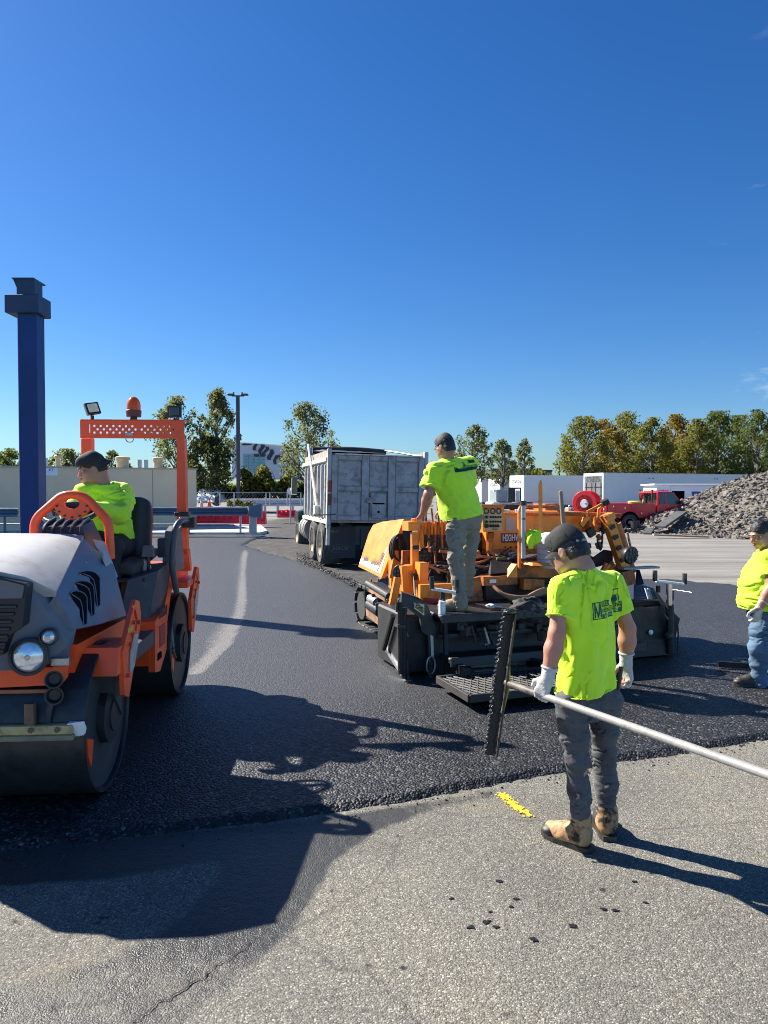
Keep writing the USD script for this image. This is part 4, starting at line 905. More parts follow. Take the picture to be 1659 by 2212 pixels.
part(R, 'tow_bracket', tube(curve([(.55, 1.80, .48), (.56, 1.86, .40), (.54, 1.96, .37), (.5, 2.05, .36)], 4), .012, 6), M['rust'])
part(R, 'drip_rod', tube([(.52, 1.88, .68), (.53, 1.95, .40)], .012, 6), M['steel'])
# roll bar
RY = 2.30
PXL, PXR, PT = -.30, .53, 2.315
def strip(pts, w, d=.10):
    return plate(LineString(pts).buffer(w / 2, cap_style='flat'), d, (0, RY + .05, 0), (1, 0, 0), (0, 0, 1))
part(R, 'roll_bar_post', bx(PXL - .05, PXL + .045, RY - .05, RY + .05, 1.10, PT, .008), orange)
part(R, 'roll_bar_post', hull([(.49, RY - .05, 1.10), (.62, RY - .05, 1.10), (.49, RY + .05, 1.10), (.62, RY + .05, 1.10), (.49, RY - .05, 1.30), (.60, RY - .05, 1.30), (.49, RY + .05, 1.30), (.60, RY + .05, 1.30)]), orange, label='foot of the right post')
part(R, 'roll_bar_post', hull([(.50, RY - .05, 1.25), (.59, RY - .05, 1.25), (.50, RY + .06, 1.25), (.59, RY + .06, 1.25), (.505, RY - .05, PT), (.575, RY - .05, PT), (.505, RY + .06, PT), (.575, RY + .06, PT)]), orange)
part(R, 'post_collar', bx(.48, .61, RY - .07, RY + .07, 1.60, 1.64, .006), M['black'])
web = shapely.box(PXL - .05, PT - .005, PXR + .045, PT + .155)
hl = []
for k in range(26):
    for j in range(3):
        x = PXL + .075 + k * .028
        if (k + j) % 2 == 0 and not (.03 < x - (PXL + PXR) / 2 < .07): hl.append(Point(x, PT + .045 + j * .030).buffer(.0105, 5))
web = web.difference(shapely.union_all(hl)).difference(shapely.box(PXL + .03, PT + .045, PXL + .038, PT + .12))
part(R, 'roll_bar_beam', plate(web, .008, (0, RY - .05, 0), (1, 0, 0), (0, 0, 1)), orange, smooth=False)
part(R, 'beam_flange', bx(PXL - .05, PXR + .045, RY - .056, RY + .056, PT + .156, PT + .166, .003), orange)
part(R, 'beam_hook', tube([(.08 + .035 * math.cos(t), RY - .03, PT - .005 - .035 * math.sin(t)) for t in np.linspace(0, np.pi, 9)], .005, 6), M['steel'])
part(R, 'beam_badge', bx(.05, .12, RY - .066, RY - .059, PT + .02, PT + .045), M['steel'])
# beacon and work lamps
b = part(R, 'beacon', lathe([(0, 0), (.065, 0), (.07, .055), (.064, .06), (0, .06)], 24, (.11, RY, PT + .195)), mat('beacon_base', (.09, .025, .02), .4))
part(b, 'beacon_foot', rod((.11, RY, PT + .16), (.11, RY, PT + .2), .035, .028, 16), M['black'])
part(b, 'beacon_dome', lathe([(.063, 0), (.062, .05), (.052, .085), (.036, .11), (.015, .122), (0, .124)], 24, (.11, RY, PT + .255)), mat('amber_dome', (0.85, 0.16, 0.012), .18, trans=.35, var=.15, vs=25), smooth=60)
def work_lamp(c, Rm, lens):
    w = part(R, 'work_lamp', mv(hull([(-.062, -.02, -.054), (.062, -.02, -.054), (.062, -.02, .054), (-.062, -.02, .054), (-.04, .07, -.035), (.04, .07, -.035), (.04, .07, .035), (-.04, .07, .035), (-.062, .01, -.054), (.062, .01, -.054), (.062, .01, .054), (-.062, .01, .054)]), c, Rm), M['plastic'])
    part(w, 'lens', mv(cushion((0, -.022, 0), (.115, .02, .095), np.eye(3), 0), (0, 0, 0)) if False else mv(bx(-.046, .046, -.032, -.02, -.040, .040, .01), c, Rm), lens)
    part(w, 'bracket', rod(np.array(c) - [0, 0, .06], (c[0], c[1], PT + .16), .016, n=8), M['black'])
work_lamp((PXL + .04, RY, PT + .265), rotz(35) @ rotx(-18) @ roty(-12), mat('lit_lens', (.85, .75, .45), .1, var=.15, vs=20, metal=.2))
work_lamp((PXR - .05, RY, PT + .245), rotz(-4), mat('dull_lens', (.05, .055, .06), .15))
part(f1, 'warning_decal', text('WARNING', .03, (.671, -.02, .955), (0, 1, 0), (0, .0, 1), .002, .12), mat('decal_yellow', (.75, .5, .05), .6))
for y, z0 in ((.18, 1.30), (-.12, 1.20)):
    pp = [cast(hside, px, py, .002) for px, py in (((150, 1205), (168, 1330)) if y > 0 else ((120, 1290), (140, 1395)))]
    if all(p is not None for p in pp): part(R, 'panel_seam', tube(pp, .003, 5), M['dark'])
for k in range(5):
    p = cast(hside, 196 - 12 * k, 1190 + 26 * k, .002)
    if p is not None: part(R, 'hood_bolt', ball(p, .007, 1), M['steel'], smooth=True)
# ------------------------------------------------------------------ dump truck (x right, y forward, origin under the tailgate centre)
bedm = mat('bed_bare_metal', (0.33, 0.325, 0.32), 0.55, metal=0.25, var=0.18, vs=3, dirt=(0.11, 0.095, 0.08), da=0.7, ds=4.5, dt=(0.48, 0.66), rv=.25)
bedr = mat('bed_rib_paint', (0.40, 0.385, 0.36), 0.6, metal=0.1, var=0.12, vs=4, dirt=(0.13, 0.11, 0.09), da=0.7, ds=6, dt=(0.5, 0.66))
bedw = mat('bed_pale_edge', (0.60, 0.57, 0.50), 0.6, var=0.15, vs=5, dirt=(0.2, .17, .14), da=.6, ds=7)
cabg = mat('cab_green', (0.012, 0.045, 0.032), 0.3, var=0.15, coat=.3)
tyre = mat('tyre', (0.045, 0.044, 0.042), 0.85, var=0.25, vs=6, dirt=(0.18, .165, .145), da=.75, ds=4, bump=.2, bs=30)
rimw = mat('rim_dusty', (0.42, 0.36, 0.25), 0.7, var=.2, vs=8, dirt=(.15, .12, .08), da=.6, ds=9)
TW = 1.16
D = thing('dump_truck', 'big dusty white dump truck with a dark green hood backed up to the paver', 'dump truck', (-.18, 18.1, 0.01), 14.0, ry=1.2)
zb, zt = 1.16, 2.86
tg_ = part(D, 'tailgate', bx(-TW + .02, TW - .02, .03, .09, zb, zt - .1, .006), bedm)
for x0, x1 in ((-TW, -TW + .14), (-.42, -.24), (.24, .42), (TW - .14, TW)): part(tg_, 'upright', bx(x0, x1, -.03, .03, zb + .003, zt - .12, .01), bedm)
for z0, z1 in ((zb, zb + .11), (1.87, 1.99), (zt - .24, zt - .12)):
    for x0, x1 in ((-TW + .143, -.423), (-.237, .237), (.423, TW - .143)): part(tg_, 'rail', bx(x0, x1, -.022, .03, z0 + .004, z1, .01), bedm)
part(tg_, 'top_lip', bx(-TW + .06, TW - .04, -.05, .03, zt - .118, zt - .085, .008), bedw)
for x0, x1 in ((-TW + .16, -.44), (-.22, .22), (.44, TW - .16)):
    for z0, z1 in ((zb + .13, 1.85), (2.01, zt - .26)): part(tg_, 'panel', bx(x0, x1, .018, .028, z0, z1, .004), bedm)
ch = part(tg_, 'coal_chute', bx(-.20, .19, -.06, .015, 1.25, 1.84, .01), bedm)
part(ch, 'chute_door', bx(-.17, .16, -.09, -.062, 1.22, 1.56, .008), bedm)
part(ch, 'chute_slot', bx(-.15, .15, -.064, -.0605, 1.57, 1.60), M['dark'])
part(ch, 'chute_wheel', lathe([(0, 0), (.05, 0), (.07, .02), (.05, .03), (0, .03)], 16, (-.24, -.06, 1.66), (0, -1, 0)), bedm)
part(ch, 'chute_hole', rod((-.0, -.092, 1.38), (0, -.098, 1.38), .03, n=12), M['dark'])
for s in (-1, 1):
    part(D, 'corner_post', bx(s * (TW + .005) - .0, s * (TW + .10), -.02, .16, zb - .2, zt + .02, .01), bedr)
    l = part(D, 'tail_light', bx(s * (TW + .01), s * (TW + .085), -.035, -.02, 1.84, 2.12, .006), mat('red_lens', (.28, .03, .02), .3))
    part(l, 'lower_lamp', bx(s * (TW + .01), s * (TW + .085), -.035, -.02, 1.52, 1.80, .006), mat('red_lens_dark', (.12, .02, .02), .3))
part(D, 'latch', tube([(-TW - .42, .02, 1.27), (-TW + .0, -.05, 1.30), (-TW + .12, -.06, 1.31)], .015, 6), M['rust'])
part(D, 'latch_hook', hull([(-TW, -.07, 1.2), (-TW + .1, -.07, 1.22), (-TW + .1, -.03, 1.4), (-TW, -.03, 1.38), (-TW + .16, -.05, 1.3)]), bedm)
BL = 4.3
part(D, 'bed_floor', bx(-TW, TW, .1, BL, zb - .06, zb), bedm)
for s in (-1, 1):
    sd = part(D, 'bed_side', bx(s * TW, s * (TW + .03), .16, BL, zb, zt - .12), bedr)
    for k in range(7):
        y = .38 + k * .58
        part(sd, 'side_rib', hull([(s * (TW + .03), y - .10, zb), (s * (TW + .03), y + .10, zb), (s * (TW + .11), y - .05, zb + .05), (s * (TW + .11), y + .05, zb + .05), (s * (TW + .03), y - .10, zt - .3), (s * (TW + .03), y + .10, zt - .3), (s * (TW + .11), y - .05, zt - .35), (s * (TW + .11), y + .05, zt - .35)]), bedr)
    part(sd, 'side_rail', bx(s * (TW - .02), s * (TW + .13), .10, BL, zt - .28, zt - .18, .01), bedw)
    part(sd, 'side_board', bx(s * TW, s * (TW + .06), .16, BL, zt - .18, zt + .0, .006), mat('side_board_wood', (.30, .26, .21), .8, var=.3, vs=5, dirt=(.12, .1, .08), da=.5))
    part(sd, 'bottom_rail', bx(s * (TW - .02), s * (TW + .10), .10, BL, zb - .1, zb, .01), bedw)
part(D, 'bed_front', bx(-TW, TW, BL, BL + .05, zb, zt + .3), bedm)
part(D, 'load', hull([(-TW, .2, zt - .35), (TW, .2, zt - .35), (TW, BL, zt - .2), (-TW, BL, zt - .2), (0, 2.2, zt + .12), (-.5, 3, zt + .1)]), mat('asphalt_load', (.02, .02, .02), .8))
part(D, 'tarp_roll', tube(curve([(-TW, 3.2, zt + .16), (0, 3.2, zt + .20), (TW - .2, 3.2, zt + .16)], 5), .10, 10), mat('tarp_black', (.02, .02, .025), .7, bump=.3, bs=12), smooth=50)
part(D, 'tarp_sheet', hull([(-TW + .02, .5, zt - .02), (.45, .5, zt - .02), (.6, 3.2, zt + .12), (-TW + .02, 3.2, zt + .14), (-TW + .1, 2, zt + .12)]), mat('tarp_black', (.02, .02, .025), .7))
part(D, 'tarp_bow', tube([(TW, .3, zt - .08), (TW - .3, .9, zt + .02), (TW - .6, 1.6, zt + .12)], .025, 6), M['black'])
part(D, 'tarp_arm', tube([(-TW - .16, 1.10, zb + .22), (-TW - .14, 3.05, zt + .30)], .04, 8), bedw)
part(D, 'arm_pivot', bx(-TW - .24, -TW - .08, 1.0, 1.22, zb + .1, zb + .34, .02), bedw)
# chassis, wheels
part(D, 'chassis', bx(-.45, .45, .5, 7.2, .75, 1.02), M['black'])
part(D, 'rear_frame', bx(-.9, .9, .35, .8, .55, 1.0), M['black'])
part(D, 'hitch_plate', bx(-.35, .55, .30, .35, .45, .95), mat('frame_dirty', (.04, .038, .035), .8))
for x in (-.02, .42): part(D, 'frame_lamp', bx(x, x + .16, .285, .30, .72, .82), mat('red_lens_dark', (.12, .02, .02), .3))
def wheel(x, y, r, w, s):
    wl = part(D, 'wheel', lathe([(r * .62, -w / 2), (r * .90, -w / 2), (r * .985, -w * .36), (r, -w * .2), (r, w * .2), (r * .985, w * .36), (r * .90, w / 2), (r * .62, w / 2)], 36, (x, y, r), (s, 0, 0)), tyre)
    part(wl, 'rim', lathe([(r * .62, w * .46), (r * .58, w * .48), (r * .55, w * .40), (r * .30, -w * .05), (r * .26, w * .12), (0, w * .14)], 28, (x, y, r), (s, 0, 0)), rimw)
    for k in range(8):
        a = 2 * np.pi * k / 8; part(wl, 'wheel_nut', rod((x + s * w * .0, y + r * .40 * math.cos(a), r + r * .40 * math.sin(a)), (x + s * w * .22, y + r * .40 * math.cos(a), r + r * .40 * math.sin(a)), .018, n=6), rimw)
for s in (-1, 1):
    for y in (.98, 2.30): wheel(s * 1.02, y, .55, .50, s)
    wheel(s * 1.0, 6.35, .53, .32, s)
    fl = part(D, 'mud_flap', bx(s * .48, s * 1.26, .30, .315, .22, .98), mat('mud_flap', (.018, .018, .02), .65, var=.3, vs=6))
    if s < 0:
        part(fl, 'flap_lettering', text('M&K', .07, (-1.20, .298, .84), (1, 0, 0), (0, 0, 1), .003, .3), mat('grey_print', (.09, .09, .09), .7))
        part(fl, 'flap_lettering', text('MACK', .09, (-1.06, .298, .42), (1, 0, 0), (0, 0, 1), .003, .40, slant=.2), mat('grey_print', (.09, .09, .09), .7))
        part(fl, 'flap_mark', tube([(-.87 + .28 * math.cos(a), .299, .45 + .10 * math.sin(a)) for a in np.linspace(0, 2 * np.pi, 25)[:-1]], .006, 4, closed=True), mat('grey_print', (.09, .09, .09), .7))
    part(D, 'flap_bracket', bx(s * 1.16, s * 1.24, .12, .18, .55, 1.05), bedw)
# fuel tank, cab, hood
for s in (-1,):
    tk_ = part(D, 'fuel_tank', rod((s * .98, 3.55, .78), (s * .98, 4.75, .78), .33, n=28), mat('tank_metal', (.35, .34, .32), .4, metal=.6, dirt=(.1, .09, .08), da=.6))
    for y in (3.85, 4.4): part(tk_, 'strap', lathe([(.335, -.03), (.35, -.03), (.35, .03), (.335, .03)], 28, (s * .98, y, .78), (0, 1, 0)), bedw)
part(D, 'cab', hull([(-1.05, 4.55, 1.0), (1.05, 4.55, 1.0), (1.05, 5.7, 1.0), (-1.05, 5.7, 1.0), (-.95, 4.6, 2.5), (.95, 4.6, 2.5), (.95, 5.4, 2.5), (-.95, 5.4, 2.5), (-1.05, 5.7, 1.7), (1.05, 5.7, 1.7)]), cabg)
part(D, 'hood', hull([(-.8, 5.6, .95), (.8, 5.6, .95), (.7, 7.4, .9), (-.7, 7.4, .9), (-.8, 5.6, 1.65), (.8, 5.6, 1.65), (.62, 7.3, 1.45), (-.62, 7.3, 1.45)]), cabg)
for s in (-1, 1): part(D, 'fender', hull([(s * .7, 5.75, .95), (s * 1.18, 5.75, .9), (s * 1.18, 6.0, 1.22), (s * 1.18, 6.7, 1.22), (s * 1.16, 7.05, .9), (s * .65, 7.1, .95), (s * .7, 6.3, 1.38), (s * .8, 5.9, 1.3)]), cabg, smooth=40)
part(D, 'hood_vent', hull([(-.72, 5.9, 1.2), (-.80, 6.0, 1.15), (-.74, 6.3, 1.45), (-.66, 6.2, 1.5)]), bedw)
mr = part(D, 'mirror', bx(-1.52, -1.34, 4.98, 5.06, 1.75, 2.28, .02), M['chrome'], label='tall chrome framed mirror')
part(mr, 'mirror_glass', bx(-1.505, -1.355, 4.97, 4.978, 1.78, 2.26), mat('mirror_dark', (.02, .02, .03), .1))
part(mr, 'mirror_bracket', tube([(-1.36, 5.02, 2.2), (-1.0, 5.05, 2.2)], .015, 6), M['chrome'])
# driver's arm out of the window
dp = thing('person', 'truck driver, only a hi vis sleeve and gloved hand showing by the mirror', 'person', at(634, 1052, 23.6), 14)
hv_ = mat('hi_vis_far', (0.50, 0.78, 0.02), .7)
part(dp, 'sleeve', tube(curve([(.14, .1, .05), (.02, .0, .0), (-.06, -.03, -.08)], 5), np.linspace(.07, .05, 11), 10), hv_, smooth=True)
part(dp, 'hand', tube(curve([(-.06, -.03, -.08), (-.09, -.04, -.12), (-.07, -.05, -.17)], 4), np.linspace(.045, .02, 9), 8), mat('glove_far', (.7, .75, .55), .7), smooth=True)
# ------------------------------------------------------------------ vehicles and trailers in the back
redv = mat('red_truck_paint', (0.62, 0.012, 0.022), 0.3, var=0.08, vs=2, coat=.5)
tglass = glass_pane(); 
dglass = mat('dark_glass', (0.02, 0.025, 0.03), 0.06, spec=.8)
def car_wheel(parent, x, y, r, w, s):
    wl = part(parent, 'wheel', lathe([(r * .62, -w / 2), (r * .92, -w / 2), (r, -w * .3), (r, w * .3), (r * .92, w / 2), (r * .62, w / 2)], 28, (x, y, r), (0, s, 0)), tyre)
    part(wl, 'rim', lathe([(r * .62, w * .45), (r * .55, w * .3), (r * .25, w * .2), (r * .2, w * .35), (0, w * .35)], 20, (x, y, r), (0, s, 0)), M['steel'])
# pickup: local x forward (to the right), y away
p0 = at(1305, 1146, 36.0)
K = thing('pickup_truck', 'red service pickup truck with tool boxes and a red hose reel behind the paver', 'pickup truck', (p0[0], 36.0, 0), 7.0)
part(K, 'service_body', cat_([bx(.15, 2.65, 0, .45, .62, 1.34, .03), bx(.15, 2.65, 1.55, 2.0, .62, 1.34, .03)]) if False else bx(.15, 2.65, 0, .45, .62, 1.34, .03), redv)
part(K, 'service_body', bx(.15, 2.65, 1.55, 2.0, .62, 1.34, .03), redv)
part(K, 'bed', bx(.1, 2.65, .45, 1.55, .62, .95), redv)
part(K, 'tailgate', bx(.02, .1, .47, 1.53, .66, 1.1, .02), redv)
part(K, 'rear_bumper', bx(-.12, .12, .1, 1.9, .40, .60, .02), M['steel'])
for x in (.95, 1.75): part(K, 'box_door', bx(x - .36, x + .36, -.012, -.001, .95 if x > 1.5 or True else .7, 1.28, .01), redv)
for x, z in ((1.05, 1.12), (1.9, .86), (.45, 1.2)): part(K, 'latch', rod((x, -.013, z), (x, -.03, z), .035, n=10), M['chrome'])
part(K, 'wheel_arch', lathe([(.0, 0), (.48, 0), (.48, .012), (0, .012)], 24, (1.30, -.014, .47), (0, 1, 0)), M['dark'])
for x in (1.30, 4.35):
    for y, s in ((.06, -1), (1.94, 1)): car_wheel(K, x, y, .41, .26, s)
part(K, 'cab', plate([(2.72, .62), (4.0, .62), (4.0, 1.28), (3.95, 1.30), (2.72, 1.30)], 1.94, (0, 1.97, 0), (1, 0, 0), (0, 0, 1)), redv)
part(K, 'hood', hull([(4.0, .05, .62), (5.2, .1, .55), (5.25, .12, .95), (4.9, .1, 1.14), (3.98, .05, 1.26), (4.0, 1.93, .62), (5.2, 1.9, .55), (5.25, 1.88, .95), (4.9, 1.9, 1.14), (3.98, 1.93, 1.26)]), redv, smooth=40)
part(K, 'roof', hull([(2.82, .14, 1.90), (3.55, .14, 1.90), (3.55, 1.84, 1.90), (2.82, 1.84, 1.9), (2.9, .3, 1.95), (3.4, .3, 1.95), (3.4, 1.7, 1.95), (2.9, 1.7, 1.95), (2.78, .12, 1.86), (3.62, .12, 1.86), (3.62, 1.86, 1.86), (2.78, 1.86, 1.86)]), redv)
for y in (.06, 1.92):
    ii = .06 if y < 1 else -.06
    for (xa, xb, xc, xd) in ((2.74, 2.86, 2.78, 2.9), (3.16, 3.26, 3.20, 3.28), (3.98, 4.08, 3.58, 3.64)):
        part(K, 'pillar', hull([(xa, y, 1.28), (xb, y, 1.28), (xa, y + ii * .8, 1.28), (xb, y + ii * .8, 1.28), (xc, y + ii * 1.2, 1.88), (xd, y + ii * 1.2, 1.88), (xc, y + ii * 2, 1.88), (xd, y + ii * 2, 1.88)]), redv)
part(K, 'rear_window', quadstrip([(2.80, .15, 1.32), (2.82, .2, 1.86)], [(2.80, 1.8, 1.32), (2.82, 1.76, 1.86)]), tglass)
part(K, 'windscreen', quadstrip([(4.02, .12, 1.3), (3.6, .18, 1.86)], [(4.02, 1.84, 1.3), (3.6, 1.78, 1.86)]), tglass)
for y in (.09, 1.89): part(K, 'side_window', quadstrip([(2.9, y, 1.3), (2.95, y + (.04 if y < 1 else -.04), 1.86)], [(3.96, y, 1.3), (3.6, y + (.04 if y < 1 else -.04), 1.86)]), mat('car_side_glass', (.03, .045, .045), .05, spec=.8))
part(K, 'seat', bx(3.0, 3.3, .3, 1.7, .9, 1.62, .05), M['black'])
part(K, 'mirror', bx(3.85, 3.98, -.16, .03, 1.30, 1.48, .02), M['black'])
part(K, 'fender_arch', hull([(3.8, -.01, .85), (4.9, -.01, .85), (4.75, -.01, 1.02), (4.35, -.01, 1.08), (3.95, -.01, 1.02), (3.8, .03, .85), (4.9, .03, .85), (4.35, .03, 1.08)]), redv)
for x in (2.62,):
    for y in (.35, 1.65): part(K, 'rack_post', bx(x - .03, x + .03, y - .03, y + .03, 1.34, 2.02), M['black'])
part(K, 'light_bar', bx(2.58, 2.66, .35, 1.65, 1.84, 1.92, .01), redv)
part(K, 'coiled_strap', lathe([(.10, 0), (.34, .0), (.36, .07), (.3, .12), (.10, .12)], 18, (1.7, .25, 1.34)), mat('yellow_hose', (.55, .40, .08), .7))
tl = part(K, 'tail_light_box', bx(.10, .16, .02, .40, .66, 1.33, .01), mat('red_bright', (.6, .015, .03), .35))
part(tl, 'tail_light', lathe([(0, 0), (.13, 0), (.13, .02), (0, .02)], 20, (.10, .21, 1.05), (-1, 0, 0)), mat('tail_black', (.02, .02, .02), .3))
part(tl, 'lamp_glass', lathe([(0, 0), (.05, 0), (.05, .02), (0, .02)], 14, (.08, .21, 1.05), (-1, 0, 0)), mat('tail_lens', (.8, .5, .5), .2))
# hose reel on the bed's near rear corner, its own thing
q0 = at(1268, 1088, 35.2)
H = thing('hose_reel', 'red hose reel with white hub standing on the back of the red pickup', 'hose reel', (q0[0], 35.3, q0[2] - .62), 52)
for x in (-.28, .0, .26): part(H, 'flange', lathe([(.15, -.02), (.60, -.02), (.62, 0), (.60, .02), (.15, .02)], 36, (x + .05, 0, .62), (1, 0, 0)), redv)
part(H, 'drum_core', rod((-.25, 0, .62), (.32, 0, .62), .42, n=28), mat('hose_red_dark', (.25, .01, .02), .5))
part(H, 'hub', lathe([(0, 0), (.20, 0), (.18, .06), (0, .06)], 24, (-.25, 0, .62), (-1, 0, 0)), M['white'])
for k in range(3): part(H, 'hub_spoke', bx(-.33, -.31, -.16, -.06, .60, .64), M['black']) if k == 0 else None
part(H, 'stand', hull([(-.3, -.3, 0), (.35, -.3, 0), (.35, .3, 0), (-.3, .3, 0), (-.2, 0, .5), (.25, 0, .5)]), M['black'])
part(K, 'bed_deck', bx(-1.2, .1, .3, 1.7, .58, .66, .01), M['black'])
part(K, 'generator', bx(-1.6, -1.0, .4, 1.1, .66, 1.15, .06), mat('gen_grey', (.25, .25, .25), .5, var=.3, vs=6))
part(K, 'generator_frame', tube(rounded([(-1.65, .35, .66), (-1.65, .35, 1.25), (-1.0, .35, 1.25), (-1.0, .35, .66)], .1), .03, 8), M['steel'])

# parcel step van
p0 = at(1412, 1100, 46.0)
V = thing('step_van', 'white step van with a blue eagle emblem parked behind the red pickup', 'van', (p0[0], 46.0, 0.15), 3.0)
vw = mat('van_white', (.75, .76, .77), .4, var=.04)
VH = at(1440, 1045, 46)[2] - .15
part(V, 'body', bx(1.05, 6.6, 0, 2.1, .45, VH - .12, .04), vw)
part(V, 'roof', bx(.0, 6.65, -.03, 2.13, VH - .12, VH, .04), M['white'])
part(V, 'cab_front', hull([(.12, .05, .5), (.12, 2.05, .5), (1.05, .02, .45), (1.05, 2.08, .45), (.05, .05, 1.25), (.05, 2.05, 1.25), (1.05, .02, VH - .12), (1.05, 2.08, VH - .12), (.22, .05, VH - .12), (.22, 2.05, VH - .12)]), vw)
for y0, y1 in ((.15, 1.0), (1.1, 1.95)): part(V, 'windscreen', hull([(.06, y0, 1.3), (.06, y1, 1.3), (.195, y0, VH - .4), (.195, y1, VH - .4), (.03, y0, 1.3), (.03, y1, 1.3), (.165, y0, VH - .4), (.165, y1, VH - .4)]), dglass)
part(V, 'door_opening', bx(1.15, 1.95, -.01, .0, .65, VH - .45), M['dark'])
part(V, 'side_glass', bx(.32, .95, -.0, .018, 1.35, VH - .42, .005), dglass)
em = part(V, 'emblem', plate([(2.55, .95), (3.85, .95), (3.75, VH - .48), (2.4, VH - .48)], .01, (0, -.001, 0), (1, 0, 0), (0, 0, 1)), mat('postal_blue', (.015, .05, .20), .4), smooth=False)
z1 = VH - .62
part(em, 'emblem_head', plate([(2.55, z1), (3.3, z1 - .02), (3.78, z1 - .30), (3.55, z1 - .40), (2.95, z1 - .28), (2.6, z1 - .22)], .006, (0, -.0125, 0), (1, 0, 0), (0, 0, 1)), M['white'], smooth=False)
part(em, 'emblem_swoosh', plate([(2.62, z1 - .5), (3.5, z1 - .42), (2.64, z1 - .62)], .006, (0, -.0125, 0), (1, 0, 0), (0, 0, 1)), M['white'], smooth=False)
part(em, 'emblem_swoosh', plate([(2.64, z1 - .72), (3.3, z1 - .5), (3.55, z1 - .5), (2.66, z1 - .84)], .006, (0, -.0125, 0), (1, 0, 0), (0, 0, 1)), M['white'], smooth=False)
part(V, 'lettering', text('United States Postal Service', .13, (4.3, -.004, VH - .75), (1, 0, 0), (0, 0, 1), .004, 1.9), mat('postal_blue', (.015, .05, .20), .4))
part(V, 'bumper', bx(-.05, .12, .05, 2.05, .35, .52, .02), M['black'])
part(V, 'mirror', bx(.55, .75, -.32, -.26, 1.35, 1.75, .02), M['white']); part(V, 'mirror_arm', tube([(.6, 0, 1.9), (.65, -.29, 1.7)], .015, 6), M['black'])
part(V, 'round_mirror', lathe([(0, 0), (.12, 0), (.12, .03), (0, .03)], 14, (-.35, .1, 1.75), (-1, 0, 0)), M['white'])
for x in (1.0, 5.2): car_wheel(V, x, .15, .38, .25, -1); car_wheel(V, x, 1.95, .38, .25, 1)
part(V, 'sill', bx(1.05, 6.6, -.012, -.002, .45, .53), mat('sill_grey', (.2, .2, .2), .6))

# white van far left
p0 = at(427, 1093, 58.0)
W_ = thing('delivery_van', 'white high roofed delivery van half hidden by the end of the beige building', 'van', (p0[0] + .2, 58.0, p0[2]), 0)
vh = (1093 - 1056) / FPX * 58; ww = (463 - 426) / FPX * 58
part(W_, 'body', hull([(-.2, .3, .25), (ww, .0, .25), (ww, 5, .25), (-.2, 5, .25), (-.2, -.5, .3), (ww * .9, -.6, .3), (-.2, -.5, vh * .38), (ww * .9, -.6, vh * .36), (-.2, .1, vh * .5), (ww * .97, 0, vh * .5), (-.2, .5, vh * .94), (ww * .93, .45, vh * .94), (-.2, 5, vh), (ww * .95, 5, vh), (-.2, .9, vh), (ww * .9, .9, vh)]), M['white'])
part(W_, 'windscreen', hull([(-.2, -.05, vh * .48), (ww * .66, -.1, vh * .46), (-.2, .36, vh * .78), (ww * .66, .32, vh * .78), (-.2, .1, vh * .5), (ww * .66, .1, vh * .5)]), dglass)
part(W_, 'side_glass', hull([(ww * .75, -.05, vh * .5), (ww * .95, .1, vh * .5), (ww * .93, .4, vh * .78), (ww * .78, .3, vh * .78)]), dglass)
part(W_, 'grille', bx(.0, ww * .62, -.66, -.5, .25, vh * .26, .02), M['black'])
part(W_, 'headlamp', bx(ww * .63, ww * .85, -.66, -.5, vh * .24, vh * .34, .02), M['lens'])
car_wheel(W_, ww * .86, .5, .35, .25, 1)
wl = part(W_, 'front_tyre', lathe([(0, 0), (.35, 0), (.35, .22), (0, .22)], 18, (ww - .1, -.1, .35), (1, 0, 0)), tyre)
part(W_, 'mirror', bx(ww * 1.0, ww * 1.12, .05, .15, vh * .45, vh * .62, .02), M['black'])

